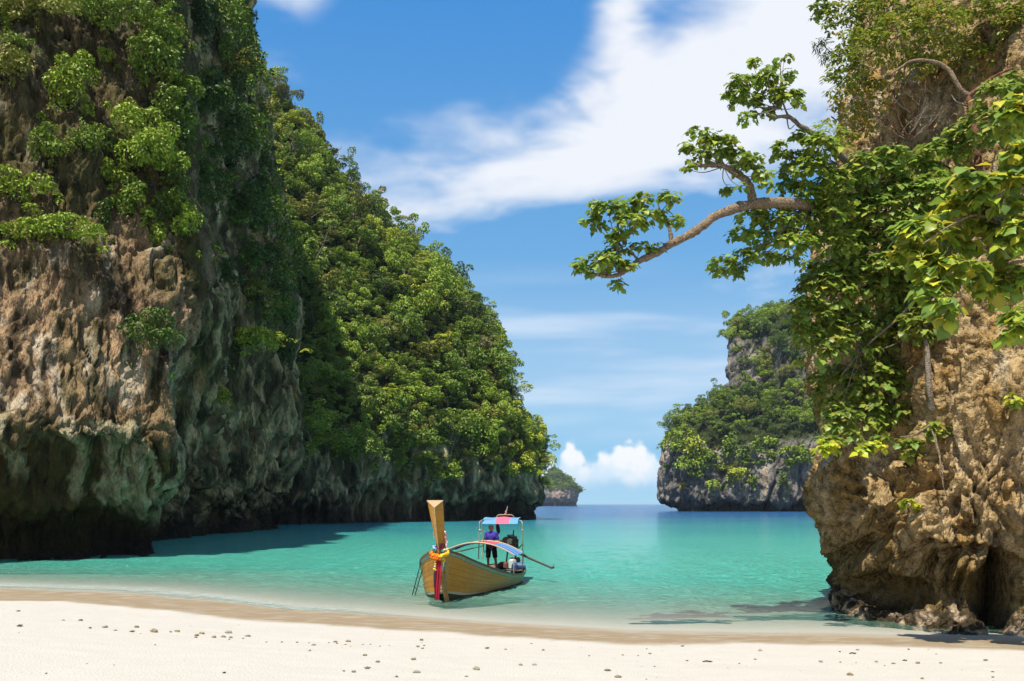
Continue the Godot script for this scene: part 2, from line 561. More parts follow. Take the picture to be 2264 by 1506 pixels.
func tint_right(p: Vector3, _n: Vector3, low: float, fl: float, fi: float, warp: float, h: float) -> Color:
	var c := mixc(Color(0.36, 0.27, 0.155), Color(0.22, 0.155, 0.07), 0.5 + 1.3 * low)
	c = mixc(c, Color(0.46, 0.37, 0.25), smoothstep(0.1, 0.6, fi + 0.4 * warp) * 0.6)
	c = mixc(c, Color(0.30, 0.18, 0.05), smoothstep(0.05, 0.45, -warp) * 0.55)
	var a := streak(p, 1.1, 9.0)
	c = mixc(c, Color(0.42, 0.41, 0.37), smoothstep(0.15, 0.5, a) * 0.65 * smoothstep(2.0, 4.0, p.y))
	c = mixc(c, Color(0.10, 0.07, 0.04), smoothstep(0.2, 0.55, -a) * 0.55)
	c = mixc(c, Color(0.13, 0.095, 0.035), (1.0 - smoothstep(0.9, 2.2, p.y + 0.8 * warp)) * 0.75)
	# a crust of oysters between the tide marks
	var crust := 1.0 - smoothstep(0.36, 0.78, p.y + 0.45 * warp + 0.15 * fi)
	var shell := smoothstep(0.0, 0.25, fbm.get_noise_3d(p.x * 2.0, p.y * 2.0, p.z * 2.0)) * smoothstep(-0.75, -0.45, cells.get_noise_3d(p.x * 7.0, p.y * 7.0, p.z * 7.0))
	c = mixc(c, mixc(Color(0.05, 0.04, 0.028), Color(0.36, 0.30, 0.25), shell), crust)
	return Color(minf(c.r * 1.5, 0.8), minf(c.g * 1.38, 0.8), minf(c.b * 1.12, 0.8))

func noises() -> void:
	for q in [[fbm, 3, FastNoiseLite.FRACTAL_FBM, 3], [ridge, 8, FastNoiseLite.FRACTAL_RIDGED, 4], [plainnoise, 15, FastNoiseLite.FRACTAL_FBM, 4]]:
		var f: FastNoiseLite = q[0]
		f.noise_type = FastNoiseLite.TYPE_SIMPLEX_SMOOTH
		f.seed = q[1]; f.frequency = 1.0; f.fractal_type = q[2]; f.fractal_octaves = q[3]
	cells.noise_type = FastNoiseLite.TYPE_CELLULAR
	cells.frequency = 1.0; cells.seed = 4
	cells.cellular_return_type = FastNoiseLite.RETURN_DISTANCE
	cells.fractal_type = FastNoiseLite.FRACTAL_NONE
	M.rock_grain = noise_picture(FastNoiseLite.TYPE_SIMPLEX_SMOOTH, 0.012, 7, grey(0.32), grey(1.0), 31, 1024, FastNoiseLite.FRACTAL_FBM, grey(0.88))
	M.rock_pit_shade = noise_picture(FastNoiseLite.TYPE_SIMPLEX_SMOOTH, 0.016, 6, grey(1.0), grey(0.20), 33, 1024, FastNoiseLite.FRACTAL_RIDGED, grey(0.97))  # shade of small pits and cracks, painted into the rock colour
	(M.rock_pit_shade as NoiseTexture2D).color_ramp.add_point(0.70, grey(0.88))
	M.rock_relief = noise_picture(FastNoiseLite.TYPE_SIMPLEX_SMOOTH, 0.010, 7, grey(0.0), grey(1.0), 32, 1024, FastNoiseLite.FRACTAL_RIDGED)

func scaled(cols: Array, k: float) -> Array:
	var out := []
	for c in cols:
		var q := []
		for p in c: q.append([p[0], p[1], p[2] * k])
		out.append(q)
	return out

func cliffs() -> void:
	noises()
	# --- the brown cliff beside the beach, left
	var a := [
		[[-420, 1300, 39], [-420, 1268, 39.5], [-420, 1215, 41.5], [-420, 1120, 40], [-420, 1000, 39.6], [-420, 950, 38.3], [-420, 800, 40], [-420, 560, 41.5], [-420, 300, 43], [-420, 0, 46], [-420, -110, 50], [-420, -190, 62], [-420, -205, 90]],
		[[-200, 1280, 42.5], [-200, 1254, 42.8], [-200, 1208, 45], [-200, 1125, 43], [-200, 1000, 42.3], [-200, 952, 41], [-200, 800, 42.3], [-200, 560, 44.2], [-200, 300, 46], [-200, 0, 49], [-200, -110, 53], [-200, -190, 65], [-200, -205, 92]],
		[[0, 1262, 45], [0, 1243, 45.3], [0, 1200, 47.5], [0, 1130, 45.5], [0, 1000, 45.0], [0, 955, 43.5], [0, 800, 44.8], [0, 560, 47], [0, 300, 49], [0, 0, 52], [0, -110, 56], [0, -190, 68], [0, -205, 95]],
		[[180, 1254, 47.5], [180, 1236, 47.9], [180, 1192, 50], [180, 1120, 47.9], [185, 1000, 47.4], [185, 958, 45.8], [180, 810, 47], [180, 560, 49], [180, 300, 51], [180, 0, 54], [180, -110, 58], [180, -190, 70], [180, -205, 97]],
		[[270, 1246, 49.6], [270, 1231, 50], [265, 1189, 51.6], [275, 1117, 49.3], [285, 1020, 48.8], [285, 960, 47.8], [285, 840, 48.8], [310, 620, 50.5], [310, 380, 52.2], [295, 80, 55], [280, -110, 58.5], [260, -190, 70], [260, -205, 98]],
		[[322, 1240, 51.5], [330, 1226, 52], [316, 1186, 53], [350, 1120, 51.3], [385, 1050, 50.8], [390, 970, 50.4], [395, 860, 50.5], [425, 700, 52], [430, 460, 53.8], [400, 180, 56.2], [368, -80, 59.5], [330, -170, 70], [330, -185, 99]],
		[[300, 1236, 58], [305, 1222, 58.5], [298, 1185, 59.5], [330, 1120, 58.5], [370, 1050, 58], [385, 970, 58], [392, 860, 58.5], [420, 700, 60], [425, 460, 62], [405, 180, 64], [380, -80, 68], [340, -170, 77], [340, -185, 100]],
		[[255, 1230, 74], [255, 1218, 74], [255, 1190, 75], [290, 1120, 75], [330, 1050, 75], [350, 970, 75], [355, 860, 75], [380, 700, 76], [385, 460, 78], [370, 180, 80], [350, -80, 82], [330, -170, 88], [330, -185, 101]],
	]
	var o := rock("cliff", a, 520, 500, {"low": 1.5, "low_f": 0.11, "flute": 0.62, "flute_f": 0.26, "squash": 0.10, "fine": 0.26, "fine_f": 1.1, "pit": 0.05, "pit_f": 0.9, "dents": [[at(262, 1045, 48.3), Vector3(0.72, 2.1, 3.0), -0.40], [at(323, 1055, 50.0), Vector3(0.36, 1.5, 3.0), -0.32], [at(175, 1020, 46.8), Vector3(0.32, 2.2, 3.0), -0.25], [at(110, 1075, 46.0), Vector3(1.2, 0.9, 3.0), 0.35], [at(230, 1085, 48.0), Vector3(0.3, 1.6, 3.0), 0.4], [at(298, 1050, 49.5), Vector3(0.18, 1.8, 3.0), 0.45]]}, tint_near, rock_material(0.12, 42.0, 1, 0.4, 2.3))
	tag(o, "brown limestone cliff with pale flowstone rising straight from the water beside the beach", "", "", "structure")
	# --- the grey-green wall behind it
	var b := scaled([
		[[300, 1220, 50], [300, 1203, 50.3], [298, 1152, 51.5], [310, 1080, 50], [340, 960, 49], [370, 800, 49], [400, 560, 50], [380, 300, 51], [350, 0, 53], [340, -160, 56], [330, -190, 66]],
		[[345, 1212, 53], [345, 1196, 53.3], [338, 1152, 54.5], [352, 1085, 53], [385, 960, 51.5], [420, 800, 51.5], [450, 560, 52], [430, 300, 53], [400, 0, 55], [390, -150, 58], [380, -180, 68]],
		[[470, 1194, 64.5], [470, 1181, 65], [462, 1140, 66.3], [480, 1080, 63.8], [502, 960, 62], [520, 800, 62], [520, 560, 63], [500, 300, 64], [480, 0, 66], [468, -110, 69], [455, -140, 78]],
		[[545, 1186, 72], [545, 1175, 72.4], [532, 1138, 74], [556, 1080, 71.5], [578, 970, 70], [590, 830, 70], [585, 600, 71], [560, 320, 72.5], [528, 20, 75], [516, -80, 78], [500, -100, 86]],
		[[598, 1180, 78.6], [600, 1169, 79], [588, 1133, 80.3], [618, 1085, 78.5], [640, 1000, 78], [648, 880, 78.4], [638, 640, 79.5], [608, 400, 80.7], [556, 110, 83], [540, -50, 86], [520, -66, 92]],
		[[585, 1176, 90], [587, 1166, 90], [580, 1133, 91], [608, 1085, 90], [632, 1000, 89.6], [642, 880, 90], [632, 640, 91], [604, 400, 92], [556, 110, 94], [540, -50, 94], [520, -60, 98]],
		[[500, 1170, 112], [500, 1160, 112], [500, 1133, 112], [520, 1085, 112], [540, 1000, 112], [560, 880, 112], [560, 640, 112], [540, 400, 112], [520, 110, 112], [500, -30, 112], [480, -40, 112]],
	], 1.325)
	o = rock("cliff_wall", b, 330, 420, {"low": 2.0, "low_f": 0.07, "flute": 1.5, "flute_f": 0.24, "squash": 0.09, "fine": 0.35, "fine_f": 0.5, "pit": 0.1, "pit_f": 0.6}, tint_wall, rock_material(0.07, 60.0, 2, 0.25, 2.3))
	tag(o, "tall grey-green cliff wall with dripping stone curtains behind the brown cliff", "", "", "structure")
	# --- the wooded headland
	var c := scaled([
		[[440, 1175, 92], [440, 1166, 92], [440, 1138, 94], [460, 1080, 92], [462, 980, 92], [450, 860, 97], [434, 660, 108], [428, 380, 124], [426, 120, 145], [426, 60, 170], [440, 700, 230]],
		[[560, 1172, 96], [560, 1162, 96.3], [558, 1134, 98], [572, 1075, 95.5], [567, 975, 95.5], [550, 850, 101], [534, 640, 112], [523, 390, 126], [511, 180, 142], [506, 150, 165], [520, 700, 230]],
		[[660, 1170, 98], [660, 1160, 98.3], [655, 1132, 100], [668, 1070, 97.5], [662, 970, 97.5], [642, 840, 103], [622, 640, 113], [608, 430, 126], [594, 262, 140], [596, 250, 160], [610, 700, 225]],
		[[780, 1164, 104], [780, 1156, 104.3], [775, 1128, 106], [785, 1068, 103.5], [780, 965, 103.5], [758, 850, 108], [739, 690, 116], [726, 520, 127], [714, 392, 138], [716, 380, 158], [730, 750, 220]],
		[[900, 1160, 111], [900, 1153, 111.3], [895, 1126, 113], [905, 1066, 110.5], [900, 965, 110.5], [878, 860, 114], [862, 730, 121], [853, 610, 129], [844, 528, 137], [846, 520, 155], [860, 800, 210]],
		[[1030, 1158, 118], [1030, 1151, 118.3], [1028, 1126, 120], [1036, 1068, 117.3], [1030, 970, 117.3], [1008, 880, 120], [992, 780, 125], [984, 690, 130], [976, 630, 136], [978, 625, 150], [992, 850, 200]],
		[[1120, 1156, 122.5], [1120, 1150, 122.8], [1116, 1128, 124], [1126, 1075, 121.5], [1122, 985, 121.5], [1112, 910, 123.5], [1092, 830, 126.5], [1068, 760, 131], [1058, 718, 136], [1060, 714, 148], [1060, 900, 190]],
		[[1178, 1155, 125.8], [1178, 1149, 126], [1172, 1130, 127], [1198, 1098, 125], [1190, 1030, 125.5], [1168, 965, 126.2], [1136, 905, 128], [1100, 850, 131], [1084, 808, 136], [1084, 806, 146], [1080, 950, 180]],
		[[1168, 1153, 134], [1168, 1148, 134], [1164, 1130, 134.5], [1192, 1098, 134], [1184, 1030, 134], [1162, 965, 134.5], [1130, 905, 136], [1096, 850, 138], [1082, 812, 141], [1082, 810, 148], [1070, 960, 175]],
		[[1080, 1147, 160], [1080, 1143, 160], [1080, 1130, 160], [1090, 1098, 160], [1084, 1030, 160], [1074, 985, 160], [1056, 930, 160], [1038, 880, 160], [1036, 850, 160], [1036, 845, 162], [1030, 1000, 172]],
	], 1.325)
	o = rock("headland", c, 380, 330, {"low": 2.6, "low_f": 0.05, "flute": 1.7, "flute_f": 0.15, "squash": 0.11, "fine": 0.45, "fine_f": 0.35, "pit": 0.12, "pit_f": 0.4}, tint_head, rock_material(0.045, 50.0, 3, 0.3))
	tag(o, "steep wooded headland with a dark undercut rock face at its foot", "", "", "structure")
	# --- the grey rock point across the bay
	var p := [
		[[1700, 1140, 430], [1700, 1132, 430], [1700, 1120, 430], [1700, 1100, 430], [1700, 1000, 432], [1700, 930, 436], [1700, 900, 440], [1700, 800, 440], [1700, 740, 445], [1700, 900, 470]],
		[[1520, 1140, 395], [1518, 1130, 395], [1510, 1122, 395], [1478, 1102, 395], [1482, 1020, 396], [1496, 970, 400], [1540, 930, 408], [1622, 820, 420], [1660, 735, 428], [1700, 900, 460]],
		[[1500, 1140, 370], [1500, 1130.5, 370], [1490, 1122, 370], [1466, 1104, 368], [1472, 1020, 368], [1480, 965, 372], [1520, 925, 384], [1606, 885, 396], [1612, 745, 412], [1660, 720, 450]],
		[[1545, 1142, 361], [1545, 1131.5, 361], [1545, 1122, 365], [1540, 1104, 358], [1540, 1020, 358], [1545, 968, 362], [1568, 922, 376], [1625, 868, 389], [1640, 725, 404], [1690, 712, 440]],
		[[1640, 1142, 359], [1640, 1131.5, 359], [1640, 1122, 363], [1640, 1104, 355], [1640, 1020, 355], [1640, 965, 359], [1650, 920, 372], [1690, 840, 384], [1705, 712, 398], [1720, 700, 430]],
		[[1740, 1142, 357], [1740, 1132, 357], [1740, 1122, 361], [1740, 1104, 353], [1740, 1020, 353], [1740, 960, 357], [1745, 900, 369], [1760, 800, 380], [1770, 695, 394], [1780, 685, 430]],
		[[1900, 1142, 352], [1900, 1132, 352], [1900, 1122, 356], [1900, 1104, 348], [1900, 1020, 348], [1900, 950, 352], [1900, 880, 364], [1900, 760, 375], [1900, 660, 390], [1900, 650, 430]],
		[[2200, 1142, 348], [2200, 1132, 348], [2200, 1122, 352], [2200, 1104, 344], [2200, 1020, 344], [2200, 950, 348], [2200, 880, 360], [2200, 760, 371], [2200, 660, 386], [2200, 650, 430]],
	]
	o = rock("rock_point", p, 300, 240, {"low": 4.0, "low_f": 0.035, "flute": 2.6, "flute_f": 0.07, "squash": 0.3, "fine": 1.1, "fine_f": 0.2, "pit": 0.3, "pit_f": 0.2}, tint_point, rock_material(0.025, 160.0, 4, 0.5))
	tag(o, "grey rock point with shrubs on its face across the bay on the right", "", "", "structure")
	# --- the island on the horizon
	var e := []
	for q in [[0, 1150, 1], [30, 1168, 40], [70, 1190, 62], [130, 1236, 72], [200, 1268, 60], [240, 1276, 30], [262, 1272, 0], [262, 1240, -60], [120, 1180, -60]]:
		var d: float = 1560.0 - q[2] * 1.6
		var tall := 1.0 - pow(absf(q[1] - 1228.0) / 78.0, 2.2) * 0.5
		e.append([[q[1], 1122, d], [q[1], 1112.5, d], [q[1] + (3 if q[0] > 190 else 0), 1100, d - 5], [q[1] + (3 if q[0] > 190 else 0), 1080, d], [lerpf(q[1], 1228, 0.10), 1115 - 46 * tall, d + 15], [lerpf(q[1], 1228, 0.35), 1115 - 62 * tall, d + 35], [lerpf(q[1], 1226, 0.72), 1115 - 74 * tall, d + 50 + q[2] * 0.7], [1225, 1042, 1620]])
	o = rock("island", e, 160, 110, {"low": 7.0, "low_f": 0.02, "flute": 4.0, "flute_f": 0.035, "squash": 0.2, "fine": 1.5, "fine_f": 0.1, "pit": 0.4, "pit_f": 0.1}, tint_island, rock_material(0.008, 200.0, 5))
	tag(o, "small rocky island with a wooded top far out on the horizon", "", "", "structure")
	# --- the ochre rock on the right
	var r := [
		[[1960, 1340, 44], [1960, 1310, 44], [1960, 1290, 44], [1960, 1270, 44], [1960, 1240, 44], [1960, 1195, 44], [1960, 1120, 44], [1970, 1050, 44], [1970, 960, 44], [1980, 800, 44], [1980, 560, 44], [2000, 300, 45], [2050, 0, 46], [2100, -300, 48]],
		[[1875, 1350, 33], [1875, 1325, 33], [1875, 1305, 33], [1880, 1280, 33.4], [1875, 1240, 33.2], [1850, 1190, 33], [1835, 1120, 33], [1845, 1050, 33], [1855, 960, 33], [1840, 800, 33.4], [1850, 560, 34], [1900, 300, 35], [1945, 0, 36], [2000, -300, 39]],
		[[1850, 1365, 27.2], [1852, 1336, 27.2], [1846, 1318, 27.4], [1857, 1292, 27.8], [1850, 1250, 27.6], [1816, 1192, 27.3], [1797, 1118, 27.2], [1808, 1050, 27.3], [1820, 960, 27.5], [1800, 800, 28], [1806, 560, 28.5], [1858, 300, 29.5], [1905, 0, 31], [1965, -300, 35]],
		[[1842, 1370, 25.2], [1847, 1347, 25], [1836, 1326, 25.1], [1853, 1296, 25.7], [1845, 1253, 25.5], [1808, 1195, 25.1], [1787, 1120, 25.0], [1799, 1050, 25.1], [1812, 960, 25.4], [1790, 800, 25.9], [1795, 560, 26.4], [1850, 300, 27.5], [1900, 0, 29], [1960, -300, 33]],
		[[1905, 1382, 23.0], [1905, 1359, 23.3], [1905, 1331, 23.6], [1906, 1300, 23.9], [1900, 1255, 23.65], [1888, 1195, 23.2], [1878, 1120, 22.9], [1884, 1050, 23.1], [1885, 960, 23.6], [1880, 800, 24], [1890, 560, 24.7], [1930, 300, 26.2], [1960, 0, 27.5], [2000, -300, 31]],
		[[2000, 1410, 21.3], [2000, 1383, 21.6], [2000, 1347, 22.0], [2000, 1308, 22.25], [2000, 1255, 22.05], [2000, 1195, 21.7], [2000, 1120, 21.5], [2000, 1050, 21.6], [2000, 960, 22], [2000, 800, 22.4], [2000, 560, 23.2], [2010, 300, 25], [2040, 0, 26.5], [2080, -300, 30]],
		[[2130, 1425, 20.2], [2130, 1398, 20.5], [2130, 1362, 20.9], [2130, 1310, 21.15], [2130, 1255, 20.95], [2130, 1195, 20.7], [2130, 1120, 20.5], [2130, 1050, 20.5], [2130, 960, 20.7], [2130, 800, 21], [2130, 560, 22], [2130, 300, 24.5], [2140, 0, 26], [2160, -300, 29]],
		[[2264, 1430, 20.0], [2264, 1402, 20.2], [2264, 1366, 20.5], [2264, 1310, 20.65], [2264, 1255, 20.45], [2264, 1195, 20.2], [2264, 1120, 20], [2264, 1050, 19.9], [2264, 960, 20], [2264, 800, 20.2], [2264, 560, 21], [2264, 300, 23.5], [2264, 0, 25], [2264, -300, 28]],
		[[2500, 1440, 19.4], [2500, 1408, 19.6], [2500, 1370, 19.9], [2500, 1310, 20.5], [2500, 1255, 20.1], [2500, 1195, 19.6], [2500, 1120, 19.3], [2500, 1050, 19.2], [2500, 960, 19.3], [2500, 800, 19.5], [2500, 560, 20.4], [2500, 300, 22.6], [2500, 0, 24], [2500, -300, 27]],
		[[2850, 1450, 18.4], [2850, 1415, 18.6], [2850, 1375, 18.9], [2850, 1310, 19.4], [2850, 1255, 19.0], [2850, 1195, 18.6], [2850, 1120, 18.4], [2850, 1050, 18.3], [2850, 960, 18.4], [2850, 800, 18.6], [2850, 560, 19.4], [2850, 300, 21.6], [2850, 0, 23], [2850, -300, 26]],
	]
	var dents := []
	for q in [[1958, 1303, 23.2, 0.62, 0.42, 1.3], [2172, 1308, 21.2, 0.36, 0.72, 1.4], [2230, 1255, 20.6, 0.25, 0.3, 0.5], [1882, 1240, 23.6, 0.12, 0.55, 0.7], [1896, 1165, 23.0, 0.10, 0.45, 0.55], [1925, 1085, 22.6, 0.13, 0.4, 0.6],
			[2090, 1125, 20.9, 0.12, 0.3, 0.5], [1872, 1075, 23.2, 0.10, 0.12, 0.5], [2038, 1060, 21.4, 0.16, 0.25, 0.5], [1936, 1052, 22.4, 0.12, 0.28, 0.4], [1918, 1212, 22.7, 0.09, 0.08, 0.5], [2036, 1202, 21.5, 0.09, 0.07, 0.5], [2140, 1180, 20.6, 0.22, 0.12, 0.4], [1842, 1108, 24.0, 0.1, 0.22, 0.45],
			[2205, 1240, 20.5, 0.14, 0.22, 0.5], [2085, 1222, 21.2, 0.24, 0.12, 0.4], [2150, 1220, 20.8, 0.2, 0.14, 0.5], [2080, 1250, 21.6, 0.12, 0.4, 0.5], [2020, 1250, 22.2, 0.1, 0.4, 0.5]]:
		dents.append([at(q[0], q[1], q[2]), Vector3(q[3], q[4], 1.6), q[5]])
	var clefts := []
	for q in [[0.085, 0.42, [1968, 940, 1934, 1000, 1946, 1080, 1908, 1150, 1894, 1220, 1880, 1292]], [0.05, 0.28, [2040, 950, 2070, 1095, 2092, 1150]], [0.05, 0.3, [2126, 1020, 2142, 1110, 2196, 1172, 2230, 1230]], [0.04, 0.25, [2260, 990, 2212, 1062, 2204, 1120]], [0.045, 0.25, [1852, 960, 1838, 1040, 1846, 1110, 1830, 1170]],
			[0.04, 0.25, [1880, 1040, 1866, 1100, 1840, 1130]], [0.06, 0.3, [2030, 1300, 2024, 1250, 2050, 1218, 2100, 1216]], [0.05, 0.3, [2090, 1330, 2100, 1270, 2112, 1236]], [0.035, 0.2, [1990, 1000, 2016, 1060, 2000, 1110, 2040, 1150]], [0.035, 0.2, [1920, 1240, 1960, 1215, 2010, 1190, 2050, 1200]], [0.05, 0.3, [2240, 1180, 2225, 1250, 2240, 1300]], [0.035, 0.2, [2100, 960, 2112, 1040, 2104, 1090]]]:
		for k in q[2].size() / 2 - 1:
			var x: float = q[2][k * 2]
			var d0 := lerpf(25.0, 20.0, clampf((x - 1800.0) / 460.0, 0.0, 1.0)) - 0.3
			var p0 := at(x, q[2][k * 2 + 1], d0)
			var p1 := at(q[2][k * 2 + 2], q[2][k * 2 + 3], d0)
			var ab := Vector2(p1.x - p0.x, p1.y - p0.y)
			clefts.append([Vector2(p0.x, p0.y), ab, ab.length_squared(), q[0] * q[0], q[1]])
	o = rock("rock", r, 560, 470, {"low": 0.55, "low_f": 0.38, "flute": 0.24, "flute_f": 0.55, "squash": 0.26, "fine": 0.13, "fine_f": 2.4, "pit": 0.10, "pit_f": 3.4, "dents": dents, "clefts": clefts}, tint_right, rock_material(0.30, 18.0, 6, 0.75, 2.2))
	tag(o, "ochre pitted limestone rock with hollows at its foot, right end of the beach", "", "", "structure")
# ------------------------------------------------------------------ beach and sea
const SHORE_X := [-120.0, -50.0, -30.0, -17.7, -12.2, -6.1, -1.5, 2.75, 6.75, 10.9, 20.0, 50.0, 120.0]
const SHORE_D := [52.0, 42.0, 36.0, 31.3, 29.4, 25.2, 22.6, 20.6, 20.2, 19.4, 18.4, 16.0, 12.0]

func seaward(x: float, z: float) -> float:      # metres beyond the water's edge
	return -z - line_of(SHORE_X, SHORE_D, x) + 0.22 * plainnoise.get_noise_2d(x * 0.16, 7.0)

func sand_height(x: float, z: float) -> float:
	var s := seaward(x, z)
	if s < 0.0:
		var h := -s * 0.036
		if s < -4.5: h += (-s - 4.5) * 0.034
		return h + 0.03 * fbm.get_noise_2d(x * 0.35, z * 0.35) * smoothstep(0.0, 3.0, -s)
	return -0.055 * minf(s, 22.0) - 0.03 * clampf(s - 22.0, 0.0, 180.0) - 0.01 * maxf(s - 202.0, 0.0)

func steps_from(a: float, first: float, growth: float, until: float) -> PackedFloat32Array:
	var out := PackedFloat32Array()
	var x := a
	var st := first
	while absf(x) < until:
		out.push_back(x)
		x += st * signf(until)
		st *= growth
	out.push_back(until)
	return out

func axis(fine_to: float, step: float, growth: float, until: float) -> PackedFloat32Array:
	var half := PackedFloat32Array()
	var x := step * 0.5
	var st := step
	while x < until:
		half.push_back(x)
		if x > fine_to: st *= growth
		x += st
	half.push_back(until)
	var out := PackedFloat32Array()
	for k in range(half.size() - 1, -1, -1): out.push_back(-half[k])
	out.append_array(half)
	return out

func beach() -> void:
	var xs := axis(13.0, 0.17, 1.08, 6000.0)
	var ds := PackedFloat32Array()      # distances seaward
	var d := -40.0
	while d < 6000.0:
		ds.push_back(d)
		if d < 8.0: d += 1.5
		elif d < 28.0: d += 0.12
		else: d += maxf(0.3, (d - 30.0) * 0.07)
	ds.push_back(6000.0)
	var s := Shape.new()
	for dd in ds:
		for x in xs:
			var h := sand_height(x, -dd) if dd < 2000.0 and absf(x) < 2000.0 else -9.0
			var sw := seaward(x, -dd)
			if dd < 30.0 and sw < -2.0: h += 0.014 * fbm.get_noise_2d(x * 1.7, dd * 1.7) - 0.016 * smoothstep(0.25, 0.6, plainnoise.get_noise_2d(x * 1.3 + 30.0, dd * 1.3)) + 0.004 * plainnoise.get_noise_2d(x * 5.0, dd * 5.0)
			var wet_to := lerpf(4.6, 2.4, clampf((x + 14.0) / 19.0, 0.0, 1.0)) + 0.5 * plainnoise.get_noise_2d(x * 0.22, 3.0) + 0.12 * plainnoise.get_noise_2d(x * 1.1, dd * 0.6)
			var wet := smoothstep(-wet_to - 0.10, -wet_to + 0.55, sw) * (1.0 - 0.85 * smoothstep(-0.8, 0.9, sw))
			var grain := 0.5 + 0.5 * plainnoise.get_noise_2d(x * 0.5, dd * 1.6)
			var dry := Color(0.56, 0.528, 0.468).lerp(Color(0.53, 0.495, 0.432), grain)
			var damp := Color(0.270, 0.202, 0.122).lerp(Color(0.325, 0.255, 0.165), grain)
			var lace := smoothstep(0.12, 0.4, plainnoise.get_noise_2d(x * 0.9 + dd * 0.4, dd * 5.0)) * wet
			var col := dry.lerp(damp, wet).lerp(Color(0.43, 0.38, 0.30), lace * 0.65)
			s.vert(Vector3(x, h, -dd), Vector3.UP, col)
	var nu := xs.size()
	s.n = grid_normals(s.v, nu, ds.size())
	for b in ds.size() - 1:
		for a in nu - 1:
			var k := b * nu + a
			s.tri(k, k + 1, k + nu + 1); s.tri(k, k + nu + 1, k + nu)
	var m := paint(Color.WHITE, 0.85, 0.3)
	m.vertex_color_use_as_albedo = true
	m.albedo_texture = noise_picture(FastNoiseLite.TYPE_SIMPLEX_SMOOTH, 0.05, 5, grey(0.80), grey(1.0), 61, 1024)
	m.heightmap_enabled = true
	m.heightmap_texture = noise_picture(FastNoiseLite.TYPE_SIMPLEX_SMOOTH, 0.03, 6, grey(0.0), grey(1.0), 62, 1024)
	m.heightmap_scale = 1.2
	m.uv1_triplanar = true
	m.uv1_world_triplanar = true
	m.uv1_scale = Vector3(0.6, 0.6, 0.6)
	var o := part("beach_ground", s.mesh(), m)
	tag(o, "pale sand beach, damp and tan along the water, running on as the sea bed", "", "", "structure")

